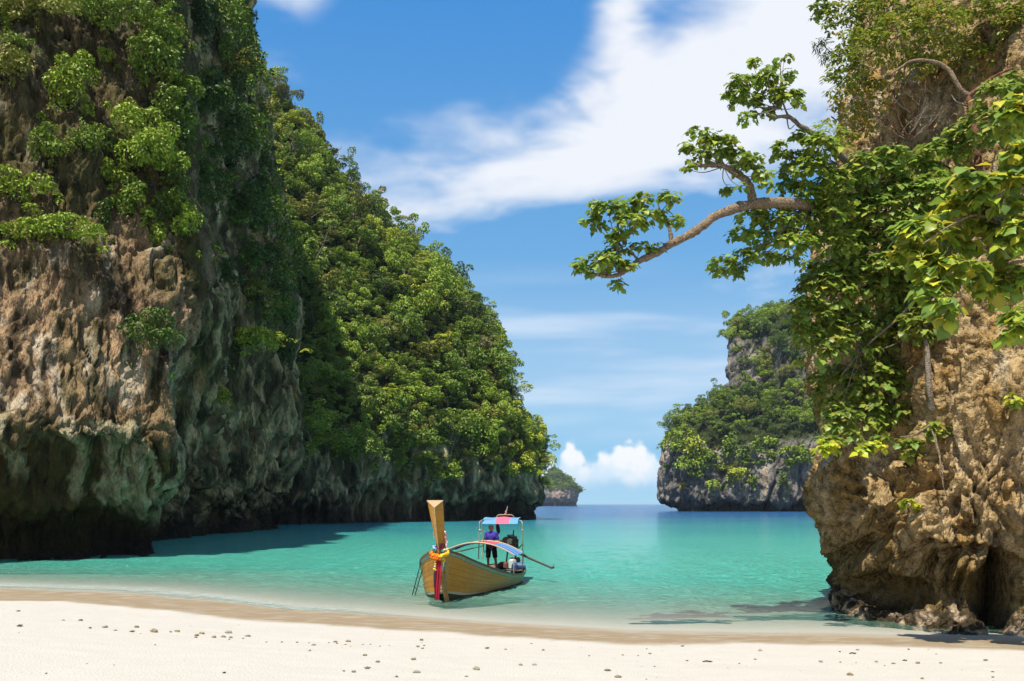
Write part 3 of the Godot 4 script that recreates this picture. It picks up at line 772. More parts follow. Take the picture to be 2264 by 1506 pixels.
func sea() -> void:
	var xs := axis(13.0, 0.17, 1.06, 6500.0)
	var ds := PackedFloat32Array()
	var d := 14.0
	while d < 6500.0:
		ds.push_back(d)
		if d < 36.0: d += 0.11
		else: d += 0.11 + (d - 36.0) * 0.022
	ds.push_back(6500.0)
	var s := Shape.new()
	var keep := PackedByteArray()
	for dd in ds:
		for x in xs:
			var sw := seaward(x, -dd)
			keep.push_back(1 if sw > -1.4 else 0)
			if sw <= -1.4:
				s.vert(Vector3(x, 0, -dd), Vector3.UP, Color.WHITE)
				continue
			var deep := maxf(0.0, -sand_height(x, -dd)) if sw < 300.0 else 9.0
			# wavelets, long in the crest, that die out at the edge
			var r := smoothstep(90.0, 40.0, dd)
			var h := 0.0
			if r > 0.0:
				var tilt := dd + 0.10 * x + 1.2 * fbm.get_noise_2d(x * 0.06, dd * 0.06)
				h = 0.07 * plainnoise.get_noise_2d(x * 0.22, tilt * 0.75) + 0.042 * plainnoise.get_noise_2d(x * 0.8 + 40.0, tilt * 2.1)
				h *= r * smoothstep(0.0, 0.35, deep) 
			# a low swell that breaks along the left of the beach
			var roll := sw - 1.6 - 1.1 * plainnoise.get_noise_2d(x * 0.10, 20.0)
			var breaking := (1.0 - smoothstep(-6.5, -1.0, x))
			h += 0.05 * exp(-roll * roll * 1.4) * breaking
			h += maxf(0.0, sand_height(x, -dd)) * 0.5 if sw < 0.0 else 0.0
			var patch := plainnoise.get_noise_2d(x * 0.035, dd * 0.05) + 0.5 * plainnoise.get_noise_2d(x * 0.12 + 50.0, dd * 0.3)
			var far := smoothstep(50.0, 240.0, dd + 40.0 * patch)
			var shallow := Color(0.20, 0.42, 0.32)
			var lagoon := Color(0.082, 0.435, 0.330)
			var c := shallow.lerp(lagoon, smoothstep(0.05, 0.75, deep + 0.22 * patch))
			c = c.lerp(Color(0.042, 0.325, 0.295), smoothstep(40.0, 110.0, dd))
			c = c.lerp(Color(0.012, 0.105, 0.27), far)
			var alpha := 1.0 - exp(-(deep + 0.01) * 2.3)
			alpha = lerpf(0.06, 0.97, clampf(alpha, 0.0, 1.0))
			# foam
			var lace := plainnoise.get_noise_2d(x * 0.9, dd * 2.6)
			var edge := exp(-pow((sw + 0.1 + 0.35 * lace) / 0.22, 2.0)) * (0.25 + 0.6 * breaking)
			var crest := exp(-pow((roll + 0.75 + 0.5 * lace) / 0.75, 2.0)) * breaking * smoothstep(-0.55, 0.25, plainnoise.get_noise_2d(x * 1.6 + 9.0, dd * 4.5))
			var foam := clampf(maxf(edge, 0.8 * crest), 0.0, 0.85)
			c = c.lerp(Color(0.62, 0.68, 0.64), foam)
			alpha = maxf(alpha, foam)
			s.vert(Vector3(x, h, -dd), Vector3.UP, Color(c.r, c.g, c.b, alpha))
	var nu := xs.size()
	s.n = grid_normals(s.v, nu, ds.size())
	for b in ds.size() - 1:
		for a in nu - 1:
			var k := b * nu + a
			if keep[k] + keep[k + 1] + keep[k + nu] + keep[k + nu + 1] < 4: continue
			s.tri(k, k + 1, k + nu + 1); s.tri(k, k + nu + 1, k + nu)
	s.uv.resize(s.v.size())
	for k in s.v.size(): s.uv[k] = Vector2(s.v[k].x * 0.16, s.v[k].z * 0.42)
	var m := paint(Color.WHITE, 0.15, 0.34)
	m.vertex_color_use_as_albedo = true
	m.transparency = BaseMaterial3D.TRANSPARENCY_ALPHA
	m.albedo_texture = noise_picture(FastNoiseLite.TYPE_SIMPLEX_SMOOTH, 0.012, 4, grey(0.86), grey(1.0), 71, 512)
	m.normal_enabled = true
	m.normal_texture = wave_normals()
	m.normal_scale = 2.2
	var o := part("water", s.mesh(), m)
	tag(o, "clear turquoise bay water paling over the sand and deepening to blue at the horizon", "", "", "structure")

func wave_normals() -> NoiseTexture2D:
	var t := noise_picture(FastNoiseLite.TYPE_SIMPLEX_SMOOTH, 0.016, 5, grey(0.0), grey(1.0), 72, 1024)
	t.as_normal_map = true
	t.bump_strength = 16.0
	t.color_ramp = null
	return t
# ------------------------------------------------------------------ leaves
const TONE := {
	"dark": [0.066, 0.106, 0.018], "deep": [0.042, 0.072, 0.015], "mid": [0.120, 0.180, 0.022], "fresh": [0.180, 0.250, 0.025], "yellow": [0.265, 0.300, 0.028],
	"olive": [0.165, 0.175, 0.030], "grey": [0.180, 0.180, 0.070], "rust": [0.34, 0.20, 0.05], "blue": [0.045, 0.085, 0.045],
}
var leafy := {}

func leaf_paint(tone: String) -> StandardMaterial3D:
	if not leafy.has(tone):
		var q: Array = TONE[tone]
		var m := paint(Color(q[0], q[1], q[2]) * 1.35, 0.52, 0.36)
		m.vertex_color_use_as_albedo = true
		m.backlight_enabled = true
		m.backlight = Color(0.55, 0.55, 0.55)
		leafy[tone] = m
	return leafy[tone]

func bark(c: Color) -> StandardMaterial3D:
	var m := paint(c, 0.9, 0.2)
	m.heightmap_enabled = true
	m.heightmap_texture = M.rock_relief
	m.heightmap_scale = 5.0
	m.uv1_triplanar = true
	m.uv1_scale = Vector3(1.1, 1.1, 1.1)
	m.albedo_texture = M.rock_grain
	return m

func rv(r: float = 1.0) -> Vector3:
	var p := Vector3(rng.randf_range(-1, 1), rng.randf_range(-1, 1), rng.randf_range(-1, 1))
	while p.length_squared() > 1.0 or p.length_squared() < 0.01:
		p = Vector3(rng.randf_range(-1, 1), rng.randf_range(-1, 1), rng.randf_range(-1, 1))
	return p.normalized() * r

# leaf clumps on and in a set of lobes: [centre, radii]
func cloud(lobes: Array, count: int, leaf: float, slim: float, droop: float) -> ArrayMesh:
	var s := Shape.new()
	var weight := [0.0]
	for l in lobes: weight.append(weight[-1] + pow((l[1].x * l[1].y + l[1].y * l[1].z + l[1].x * l[1].z), 1.0))
	var made := 0
	var tries := 0
	while made < count and tries < count * 3:
		tries += 1
		var pick: float = rng.randf() * weight[-1]
		var li := 0
		while li < lobes.size() - 1 and weight[li + 1] < pick: li += 1
		var mid: Vector3 = lobes[li][0]
		var rad: Vector3 = lobes[li][1]
		var o := rv()
		if o.y < -0.25 and rng.randf() < 0.55: o.y = -o.y
		var p := mid + o * rad * (1.0 - 0.42 * pow(rng.randf(), 2.0))
		var buried := false
		for q in lobes:
			if q == lobes[li]: continue
			if ((p - q[0]) / q[1]).length_squared() < 0.42:
				buried = true
				break
		if buried: continue
		made += 1
		var nn := (o * 0.5 + Vector3.UP * 0.6 + rv(0.9)).normalized()
		var along := (o + Vector3.DOWN * droop + rv(0.7))
		along = (along - nn * along.dot(nn)).normalized()
		var side := nn.cross(along)
		var len := leaf * rng.randf_range(0.6, 1.35)
		var wid := len * slim
		var b := rng.randf_range(0.66, 1.3)
		var col := Color(b * rng.randf_range(0.86, 1.2), b, b * rng.randf_range(0.7, 1.15))
		var sn := (nn + o * 0.25).normalized()
		var tip := p + along * len * 0.5 - nn * len * 0.10
		var k := s.vert(p - along * len * 0.5, sn, col)
		s.vert(p - side * wid * 0.5 + nn * len * 0.06, sn, col)
		s.vert(tip, sn, col)
		s.vert(p + side * wid * 0.5 + nn * len * 0.06, sn, col)
		s.tri(k, k + 1, k + 2); s.tri(k, k + 2, k + 3)
	return s.mesh()

func lobed(radii: Vector3, m: int, size: float, flat := 1.0) -> Array:
	var out := []
	for k in m:
		var o := rv(pow(rng.randf(), 0.4))
		o.y = absf(o.y) * 1.2 - 0.35
		var r := size * rng.randf_range(0.7, 1.25)
		out.append([o * radii * (1.0 - size * 0.55), Vector3(radii.x * r, radii.y * r * flat, radii.z * r)])
	return out

# ------------------------------------------------------------------ trees on the slopes
var crowns := []
var trunk_mesh: ArrayMesh

func crown_stock() -> void:
	rng.seed = 77
	for k in 12:
		var flat := 1.0 if k % 3 else 0.7
		var lobes := lobed(Vector3(1.0, 0.95, 1.0), 8 + k % 6, 0.25 + 0.04 * (k % 4), flat)
		for j in 9:      # uneven sprays that stand out of the crown
			var o := rv()
			o.y = o.y * 0.8 + 0.15
			lobes.append([o * rng.randf_range(0.75, 1.2), Vector3(0.22, 0.12 + 0.1 * rng.randf(), 0.22) * rng.randf_range(0.7, 1.3)])
		crowns.append(cloud(lobes, 3000, 0.10, 0.55, 0.35))
	var s := Shape.new()
	s.tube(PackedVector3Array([Vector3(0, -0.95, -0.25), Vector3(0.05, -0.6, -0.1), Vector3(-0.03, 0.0, 0), Vector3(0.1, 0.55, 0.05)]), PackedFloat32Array([0.085, 0.065, 0.05, 0.02]), 6)
	for k in 4:
		var a := k * 1.7
		s.tube(PackedVector3Array([Vector3(0, -0.5 + k * 0.12, 0), Vector3(cos(a) * 0.35, -0.1 + k * 0.1, sin(a) * 0.35), Vector3(cos(a) * 0.7, 0.25 + k * 0.05, sin(a) * 0.7)]), PackedFloat32Array([0.035, 0.025, 0.01]), 5)
	s.c = PackedColorArray()
	trunk_mesh = s.mesh()

func slope_tree(called: String, label: String, group: String, where: Vector3, r: float, tone: String, lean: Vector3) -> void:
	var t := thing(called, label, "tree", where, group)
	var turn := Basis(Vector3(rng.randf_range(-1, 1), 0, rng.randf_range(-1, 1)).normalized(), rng.randf_range(0.0, 0.4)) * Basis(Vector3.UP, rng.randf() * TAU)
	var c := part("crown", crowns[rng.randi() % crowns.size()], leaf_paint(tone), t)
	var mid := Vector3.UP * r * 0.30 + lean * r * 0.5
	c.transform = Transform3D(turn.scaled(Vector3(r * rng.randf_range(0.88, 1.18), r * rng.randf_range(0.6, 1.45), r * rng.randf_range(0.88, 1.18))), mid)
	var k := part("trunk", trunk_mesh, M.pale_bark, t)
	k.transform = Transform3D(turn.scaled(Vector3(r, r * 0.65, r)), mid)

func scatter(called: String, apart: float, want: int, test: Callable, seed_: int) -> Array:
	var sf: Dictionary = surf[called]
	var v: PackedVector3Array = sf.v
	var n: PackedVector3Array = sf.n
	rng.seed = seed_
	var grid := {}
	var out := []
	for k in want * 40:
		var i := rng.randi() % v.size()
		var p := v[i]
		if not test.call(p, n[i]): continue
		var key := Vector3i((p / apart).floor())
		var near := false
		for x in [-1, 0, 1]:
			for y in [-1, 0, 1]:
				for z in [-1, 0, 1]:
					for q in grid.get(key + Vector3i(x, y, z), []):
						if q.distance_squared_to(p) < apart * apart:
							near = true
							break
		if near: continue
		if not grid.has(key): grid[key] = []
		grid[key].append(p)
		out.append([p, n[i]])
		if out.size() >= want: break
	return out

func copies(called: String, mesh: Mesh, mat: Material, where: Array, tints: PackedColorArray, parent: Node = null) -> MultiMeshInstance3D:
	var mm := MultiMesh.new()
	mm.transform_format = MultiMesh.TRANSFORM_3D
	mm.use_colors = true
	mm.mesh = mesh
	mm.instance_count = where.size()
	for k in where.size():
		mm.set_instance_transform(k, where[k])
		mm.set_instance_color(k, tints[k])
	var o := MultiMeshInstance3D.new()
	o.multimesh = mm
	o.material_override = mat
	if parent == null:
		o.name = numbered(called)
		add_child(o)
	else:
		o.name = called
		parent.add_child(o, true)
	o.set_meta("kind", "stuff")
	return o

const NTH := ["first", "second", "third", "fourth", "fifth", "sixth", "seventh", "eighth", "ninth", "tenth", "eleventh", "twelfth", "thirteenth", "fourteenth", "fifteenth", "sixteenth", "seventeenth", "eighteenth", "nineteenth", "twentieth", "twenty-first", "twenty-second", "twenty-third", "twenty-fourth", "twenty-fifth", "twenty-sixth", "twenty-seventh", "twenty-eighth", "twenty-ninth", "thirtieth", "thirty-first", "thirty-second", "thirty-third", "thirty-fourth", "thirty-fifth", "thirty-sixth", "thirty-seventh", "thirty-eighth", "thirty-ninth", "fortieth"]

func ordered(k: int, m: int, look: String, noun: String, place: String) -> String:      # "second from left of the green trees high on ..."
	if m == 1: return "only %s %s %s" % [look, noun, place]
	if k == 1: return "leftmost of the %s %ss %s" % [look, noun, place]
	if k == m: return "rightmost of the %s %ss %s" % [look, noun, place]
	return "%s from left of the %s %ss %s" % [NTH[mini(k - 1, 39)], look, noun, place]

func headland_woods() -> void:
	crown_stock()
	M.pale_bark = bark(Color(0.23, 0.19, 0.14))
	var seen_from := func(p: Vector3, n: Vector3) -> bool:
		var d := -p.z
		var px := 1132.0 + p.x * F / d
		var py := 1115.0 - (p.y - EYE) * F / d
		if px < 545.0 or p.y < 9.0 + 5.0 * fbm.get_noise_2d(p.x * 0.05, p.z * 0.05): return false
		if n.y < 0.12 and py > 925.0: return false
		return n.dot(Vector3(0, EYE, 0) - p) > -0.12 * d
	var spots := scatter("headland", 4.7, 295, seen_from, 5)
	var tones := ["mid", "fresh", "mid", "fresh", "yellow", "fresh", "dark", "mid", "olive", "fresh", "mid", "yellow", "fresh", "grey"]
	var words := {"mid": "green", "fresh": "fresh green", "dark": "dark green", "yellow": "yellow-green", "olive": "olive", "grey": "dusty grey-green", "rust": "rusty"}
	spots.sort_custom(func(x, y): return x[0].x / -x[0].z < y[0].x / -y[0].z)
	var made := []
	var many := {}
	for q in spots:
		var p: Vector3 = q[0]
		var d := -p.z
		var px := 1132.0 + p.x * F / d
		var tone: String = tones[rng.randi() % tones.size()]
		var band := "on the headland's skyline" if q[1].dot(Vector3(0, EYE, 0) - p) < 0.30 * d and p.y > 18.0 else "high on the headland" if p.y > 44.0 else "half-way up the headland" if p.y > 24.0 else "low on the headland"
		var col := "beside the cliff wall" if px < 690.0 else "left of its middle" if px < 830.0 else "right of its middle" if px < 990.0 else "by its seaward tip"
		var key: String = words[tone] + "|" + band + "|" + col
		many[key] = many.get(key, 0) + 1
		made.append([p, q[1], tone, key])
	var nth := {}
	for q in made:
		var w: PackedStringArray = q[3].split("|")
		nth[q[3]] = nth.get(q[3], 0) + 1
		slope_tree("slope_tree", ordered(nth[q[3]], many[q[3]], w[0], "tree", w[1] + ", " + w[2]), "trees on the wooded headland", q[0], rng.randf_range(2.3, 4.6), q[2], q[1] * 0.5)
	var k := 0
	var dead := scatter("headland", 14.0, 13, seen_from, 15)
	dead.sort_custom(func(x, y): return x[0].x / -x[0].z < y[0].x / -y[0].z)
	for q in dead:
		var p: Vector3 = q[0]
		var t := thing("bare_tree", "%s from left of the bare pale trees standing among the headland's crowns" % NTH[k], "tree", p, "bare trees on the headland")
		k += 1
		var s := Shape.new()
		var tall := rng.randf_range(4.0, 7.0)
		var tip: Vector3 = Vector3(rng.randf_range(-1.5, 1.5), tall, 0) + q[1] * 2.0
		s.tube(curve([Vector3.ZERO, tip * 0.5 + rv(0.4), tip], false, 4), spread(0.22, 0.05, 9), 6)
		s.c = PackedColorArray()
		part("trunk", s.mesh(), M.pale_bark, t)
		for j in 7:
			s = Shape.new()
			var from: Vector3 = tip * rng.randf_range(0.45, 0.95)
			var to: Vector3 = from + (rv() + Vector3.UP * 0.6) * rng.randf_range(1.0, 2.2)
			s.tube(curve([from, from.lerp(to, 0.5) + rv(0.25), to], false, 3), spread(0.09, 0.025, 7), 5)
			s.c = PackedColorArray()
			part("branch", s.mesh(), M.pale_bark, t)
	# undergrowth between the trees
	var under := scatter("headland", 1.9, 2600, seen_from, 6)
	var where := []
	var tint := PackedColorArray()
	for q in under:
		var r := rng.randf_range(0.9, 2.0)
		where.append(Transform3D(Basis(Vector3.UP, rng.randf() * TAU).scaled(Vector3(r, r * 0.8, r)), q[0] + q[1] * r * 0.3))
		var tq: Array = TONE[["mid", "dark", "fresh", "olive", "dark", "mid"][rng.randi() % 6]]
		tint.push_back(Color(tq[0], tq[1], tq[2]) * 1.35)
	tag(copies("undergrowth", crowns[3], M.tinted_leaf, where, tint), "undergrowth filling the gaps between the trees on the wooded headland", "plants", "", "stuff")

func point_woods() -> void:
	var over := func(p: Vector3, n: Vector3) -> bool:
		var d := -p.z
		var px := 1132.0 + p.x * F / d
		var py := 1115.0 - (p.y - EYE) * F / d
		if px > 1570.0 and px < 1640.0 and py > 755.0 and py < 880.0: return false
		return px < 1990.0 and p.y > 30.5 and n.y > 0.25 and n.dot(Vector3(0, EYE, 0) - p) > -0.25 * d
	var spots := scatter("rock_point", 5.6, 185, over, 9)
	var tones := ["mid", "fresh", "dark", "olive", "fresh", "mid"]
	var words := {"mid": "green", "fresh": "fresh green", "dark": "dark green", "olive": "olive", "yellow": "yellow-green"}
	spots.sort_custom(func(x, y): return x[0].x / -x[0].z < y[0].x / -y[0].z)
	var made := []
	var many := {}
	for q in spots:
		var p: Vector3 = q[0]
		var tone: String = tones[rng.randi() % tones.size()]
		var px := 1132.0 - p.x * F / p.z
		var place := "on the rock point's summit" if p.y > 62.0 else "on the rock point's seaward ledge" if px < 1600.0 else "on the rock point's steep upper slope"
		var key: String = words[tone] + "|" + place
		many[key] = many.get(key, 0) + 1
		made.append([p, q[1], tone, key])
	var nth := {}
	for q in made:
		var w: PackedStringArray = q[3].split("|")
		nth[q[3]] = nth.get(q[3], 0) + 1
		slope_tree("ledge_tree", ordered(nth[q[3]], many[q[3]], w[0], "tree", w[1]), "trees on the rock point", q[0], rng.randf_range(3.3, 5.4), q[2], q[1] * 0.5)
	var list := [[1490, 985, 34, 30, "fresh", "round green shrub at the upper seaward corner of the rock point, overhanging the sea"], [1528, 985, 20, 40, "yellow", "tall yellow-green shrub beside the corner shrub on the rock point"],
		[1556, 1012, 26, 22, "mid", "green shrub a third of the way down the rock point face, left part"], [1520, 1034, 30, 20, "fresh", "bright sprawling shrub low on the left part of the rock point face"], [1535, 1050, 16, 9, "fresh", "small shrub hanging below the bright sprawling shrub on the rock point"],
		[1624, 985, 24, 36, "mid", "tall green shrub high in the middle of the rock point face"], [1605, 1028, 26, 14, "olive", "olive shrub in the middle of the rock point face"], [1597, 1030, 14, 10, "yellow", "small yellow-green shrub touching the olive shrub on the rock point face"],
		[1621, 1052, 22, 18, "yellow", "brightest yellow-green shrub, alone in the middle of the rock point face"], [1655, 1025, 30, 12, "mid", "long flat green shrub right of the middle of the rock point face"], [1672, 985, 18, 26, "mid", "narrow green shrub high on the rock point face, right of its middle"],
		[1697, 1000, 14, 10, "fresh", "small round fresh shrub on the rock point face, right of its middle"], [1707, 972, 18, 18, "fresh", "bright shrub under the trees on the right of the rock point face"], [1750, 990, 28, 16, "fresh", "wide bright shrub near the ochre rock on the point's face"],
		[1775, 1015, 26, 24, "mid", "green shrub hard by the ochre rock on the rock point face"], [1733, 1020, 14, 14, "fresh", "pale green shrub left of the shrub hard by the ochre rock"], [1733, 1062, 10, 26, "mid", "narrow hanging plant low on the right of the rock point face"], [1566, 1082, 16, 14, "fresh", "lone bright shrub just above the undercut foot of the rock point"],
		[1660, 1062, 12, 14, "mid", "small green shrub low in the middle of the rock point face"], [1466, 1030, 9, 6, "mid", "tiny plant sticking out of the seaward edge of the rock point"], [1508, 1068, 9, 12, "olive", "faint olive plant low on the left of the rock point face"], [1640, 985, 12, 14, "dark", "dark plant high in the middle of the rock point face"]]
	for q in list:
		bush("rock_point", "face_shrub", q, 0.62, "shrubs on the rock point face", 900)

func island_woods() -> void:
	var top := func(p: Vector3, n: Vector3) -> bool:
		return p.y > 25.0 and n.dot(Vector3(0, EYE, 0) - p) > -300.0
	var where := []
	var tint := PackedColorArray()
	for q in scatter("island", 5.0, 420, top, 12):
		var r := rng.randf_range(3.5, 7.0)
		where.append(Transform3D(Basis(Vector3.UP, rng.randf() * TAU).scaled(Vector3(r, r * 0.8, r)), q[0] + q[1] * r * 0.3))
		var tq: Array = TONE[["mid", "dark", "fresh", "mid"][rng.randi() % 4]]
		tint.push_back(Color(tq[0], tq[1], tq[2]) * 1.2)
	tag(copies("island_wood", crowns[1], M.tinted_leaf, where, tint), "far-off wood covering the top of the small island", "trees", "", "stuff")

# a shrub rooted on the rock at a place of the photograph: q = [px, py, rx, ry, tone, label]
func bush(rock_called: String, called: String, q: Array, leaf_px: float, group: String, most := 6000, slim := 0.5, droop := 0.6) -> Node3D:
	var hit := on(rock_called, q[0], q[1])
	var p: Vector3 = hit[0]
	var n: Vector3 = hit[1]
	var u := -p.z / F
	var rx: float = q[2] * u * 1.25
	var ry: float = q[3] * u * 1.25
	var rz := minf(rx, ry * 1.2) * 0.7
	var t := thing(called, q[5], "shrub", p, group)
	var out := (n + Vector3(0, 0.1, 0.5)).normalized()
	var mid := out * rz * 0.55
	rng.seed = int(q[0] * 31 + q[1])
	var size := 0.5 if maxf(rx, ry) < 30.0 * u else 0.30
	var lobes := lobed(Vector3(rx, ry, rz), 7 if size > 0.4 else 20, size, 0.75)
	for k in 6:      # looser sprays round the edge, more of them trailing down
		var o := rv()
		o.y = o.y * 0.7 - 0.45
		lobes.append([o * Vector3(rx * 1.12, ry * 1.12, rz * 0.4), Vector3(rx, ry, rz) * rng.randf_range(0.10, 0.22)])
	for l in lobes: l[0] += mid
	var leaf := clampf(leaf_px * 10.0 * u, 0.02, 2.0)
	var count := mini(most, int(5.0 * (rx * ry + ry * rz + rx * rz) * 4.0 / (leaf * leaf * slim * 4.0)))
	part("foliage", cloud(lobes, count, leaf, slim, droop), leaf_paint(q[4]), t)
	var s := Shape.new()
	for k in 5:
		var end: Vector3 = lobes[k % lobes.size()][0]
		var bend := end * 0.5 + rv(0.25 * ry) + Vector3.DOWN * ry * 0.15
		s.tube(PackedVector3Array([-n * 0.15, bend * 0.5, bend, end]), PackedFloat32Array([0.035 * rx, 0.028 * rx, 0.02 * rx, 0.008 * rx]), 5)
	s.c = PackedColorArray()
	part("stem", s.mesh(), M.pale_bark, t)
	return t

func more_shrubs(rock_called: String, called: String, place: String, group: String, want: int, apart: float, test: Callable, seed_: int) -> void:
	var front := func(p: Vector3, n: Vector3) -> bool:
		var d := -p.z
		return n.dot(Vector3(0, EYE, 0) - p) > 0.05 * d and p.y < 70.0 and test.call(1132.0 + p.x * F / d, 1115.0 - (p.y - EYE) * F / d)
	var spots := scatter(rock_called, apart, want, front, seed_)
	spots.sort_custom(func(x, y): return x[0].x / -x[0].z < y[0].x / -y[0].z)
	var tones := ["mid", "fresh", "dark", "mid", "fresh", "olive"] if rock_called == "cliff" else ["dark", "mid", "dark", "deep", "mid", "olive"]
	var words := {"dark": "dark green", "mid": "green", "deep": "blackish-green", "olive": "olive", "fresh": "fresh green"}
	var made := []
	var many := {}
	for q in spots:
		var p: Vector3 = q[0]
		var tone: String = tones[rng.randi() % tones.size()]
		var py := 1115.0 + (p.y - EYE) * F / p.z
		var band := "top" if py < 180.0 else "upper part" if py < 380.0 else "lower part"
		var key: String = words[tone] + "|" + place + ", " + band
		many[key] = many.get(key, 0) + 1
		made.append([p, tone, key])
	var nth := {}
	for q in made:
		var w: PackedStringArray = q[2].split("|")
		nth[q[2]] = nth.get(q[2], 0) + 1
		var p: Vector3 = q[0]
		var px := 1132.0 - p.x * F / p.z
		var py := 1115.0 + (p.y - EYE) * F / p.z
		rng.seed = int(px * 7 + py * 13)
		bush(rock_called, called, [px, py, rng.randf_range(14, 36), rng.randf_range(16, 52), q[1], ordered(nth[q[2]], many[q[2]], "small " + w[0], "shrub", w[1])], 0.7, group, 1800, 0.45)

func cliff_shrubs() -> void:
	var near := [
		[160, 225, 58, 92, "fresh", "tall bright shrub in the upper middle of the brown cliff"], [325, 335, 78, 100, "fresh", "large loose shrub right of the tall bright one on the brown cliff"],
		[335, 125, 58, 88, "mid", "dense green shrub hanging near the top right of the brown cliff"], [225, 45, 115, 58, "mid", "wide shrub hanging over the top of the brown cliff"], [60, 22, 95, 42, "olive", "olive shrub at the very top left of the brown cliff"],
		[128, 502, 92, 48, "fresh", "broad bright shrub low on the brown cliff above its bare stone"], [30, 425, 72, 45, "fresh", "green shrub at the left edge of the picture on the brown cliff"], [300, 440, 36, 52, "mid", "narrow shrub hanging under the large loose one on the brown cliff"],
		[345, 740, 62, 66, "dark", "dark round shrub on the bare tan part of the brown cliff"], [120, 330, 45, 50, "mid", "small shrub below the tall bright shrub on the brown cliff"], [40, 150, 40, 45, "olive", "sparse olive plant in the shaded pocket at the upper left of the brown cliff"], 
		[365, 250, 30, 40, "mid", "small green shrub beside the pale patch at the right edge of the brown cliff"], [245, 330, 22, 38, "dark", "dark narrow plant left of the large loose shrub on the brown cliff"], [380, 60, 30, 50, "olive", "olive plant at the top right edge of the brown cliff"], [355, 480, 26, 60, "dark", "dark trailing plant at the right edge of the brown cliff"],
	]
	for q in near: bush("cliff", "cliff_shrub", q, 0.85, "shrubs on the brown cliff", 7000, 0.42)
	var wall := [
		[446, 222, 62, 60, "dark", "dark shrub high on the left of the grey-green wall"], [510, 90, 44, 110, "mid", "long green shrub trailing down the upper right edge of the grey-green wall"], [548, 60, 22, 75, "deep", "darkest hanging plant on the skyline edge of the grey-green wall"],
		[452, 60, 46, 60, "deep", "very dark plant at the top of the grey-green wall"], [552, 468, 42, 50, "dark", "dark shrub at the right of the grey-green wall above the pale stain"], [420, 425, 62, 34, "dark", "low dark shrub across the left part of the grey-green wall"],
		[450, 545, 36, 16, "yellow", "small glowing yellow-green sprig at the left of the grey-green wall"], [541, 748, 100, 38, "yellow", "wide yellow-green shrub reaching out sideways from the grey-green wall"], [440, 600, 46, 30, "mid", "thin green shrub below the glowing sprig"],
		[497, 872, 16, 26, "yellow", "small yellow-green plant low between the brown cliff and the grey-green wall"], [560, 300, 34, 70, "mid", "green creeper on the right edge of the grey-green wall, upper half"], [590, 420, 24, 70, "mid", "green creeper on the right edge of the grey-green wall, middle"], [600, 620, 40, 60, "dark", "dark creeper on the right edge of the grey-green wall, lower half"],
		[480, 330, 34, 60, "dark", "dark plant in the middle of the grey-green wall"], [520, 200, 30, 60, "dark", "dark creeper under the long trailing shrub"], [630, 760, 22, 60, "deep", "very dark trailing plant on the lower right edge of the grey-green wall"], [560, 560, 40, 30, "dark", "small dark shrub in the right half of the grey-green wall"], [430, 320, 26, 46, "mid", "green plant at the left edge of the grey-green wall"],
	]
	more_shrubs("cliff", "cliff_shrub", "on the upper brown cliff", "small shrubs on the brown cliff", 105, 1.9, func(px: float, py: float) -> bool: return py < 540.0 and px > -20.0 and px < 430.0 and (py < 190.0 or px > 215.0 or rng.randf() < 0.4), 61)
	more_shrubs("cliff_wall", "wall_shrub", "on the grey-green wall", "small shrubs on the grey-green wall", 62, 3.2, func(px: float, py: float) -> bool: return py < 700.0 and px > 375.0 and (px > 520.0 or py < 420.0 or rng.randf() < 0.25), 62)
	for q in wall: bush("cliff_wall", "wall_shrub", q, 0.75, "shrubs on the grey-green wall", 5000, 0.45)
	var head := [
		[700, 972, 64, 34, "fresh", "bright broad tree leaning over the dark rock face beside the cliff wall"], [676, 1000, 30, 22, "fresh", "small bright shrub hanging under the broad leaning tree"], [900, 962, 76, 28, "mid", "layered green tree reaching out over the middle of the dark rock face"],
		[960, 1040, 46, 30, "fresh", "lone green shrub half-way down the dark rock face of the headland"], [790, 985, 50, 36, "mid", "green shrub between the two leaning trees on the dark rock face"], [765, 1010, 30, 16, "mid", "small shrub low on the dark rock face, left of its middle"], [1196, 955, 20, 24, "mid", "shrub standing out from the seaward tip of the headland"],
		[1170, 900, 24, 40, "mid", "green shrub on the seaward edge of the headland"], [1010, 925, 50, 24, "mid", "layered shrub above the bare rock near the seaward tip"], [1090, 920, 40, 22, "olive", "olive shrub above the bare rock at the seaward tip"], [850, 935, 46, 26, "dark", "dark shrub at the top of the rock face, left of the layered tree"],
		[1140, 1010, 16, 24, "olive", "thin olive plant on the bare rock of the seaward tip"], [620, 990, 26, 30, "fresh", "bright shrub in the corner between headland and cliff wall"],
	]
	for q in head: bush("headland", "face_shrub", q, 0.62, "shrubs on the headland rock face", 2600, 0.5, 0.2)
# ------------------------------------------------------------------ the broad-leaved growth on the right
var leaf_mesh := {}

# a leaf along +Z, its upper face towards +Y; half-widths at even steps of its length
func leaf_shape(widths: Array, fold: float, curl: float, back := 0.0) -> ArrayMesh:
	var s := Shape.new()
	var m := widths.size()
	for k in m:
		var t := float(k) / (m - 1)
		var w: float = widths[k]
		var y := -curl * t * t
		var z := t - (back if k == 0 else 0.0)
		for j in 3:
			var x := (j - 1) * w
			var wave := 0.05 * sin(t * 9.0 + j * 1.7) * absf(x) * 2.0
			var vein := (1.35 if j == 1 else 0.92) * (1.07 if k % 2 else 0.95)
			s.vert(Vector3(x, y + absf(x) * fold + wave, t - (back * absf(x) * 4.0 if k == 0 else 0.0)), Vector3((1 - j) * fold, 1.0, 2.0 * curl * t).normalized(), Color(vein, vein * (1.0 if j == 1 else 0.97), vein))
	for k in m - 1:
		for j in 2:
			var a := k * 3 + j
			s.tri(a, a + 3, a + 4); s.tri(a, a + 4, a + 1)
	return s.mesh()

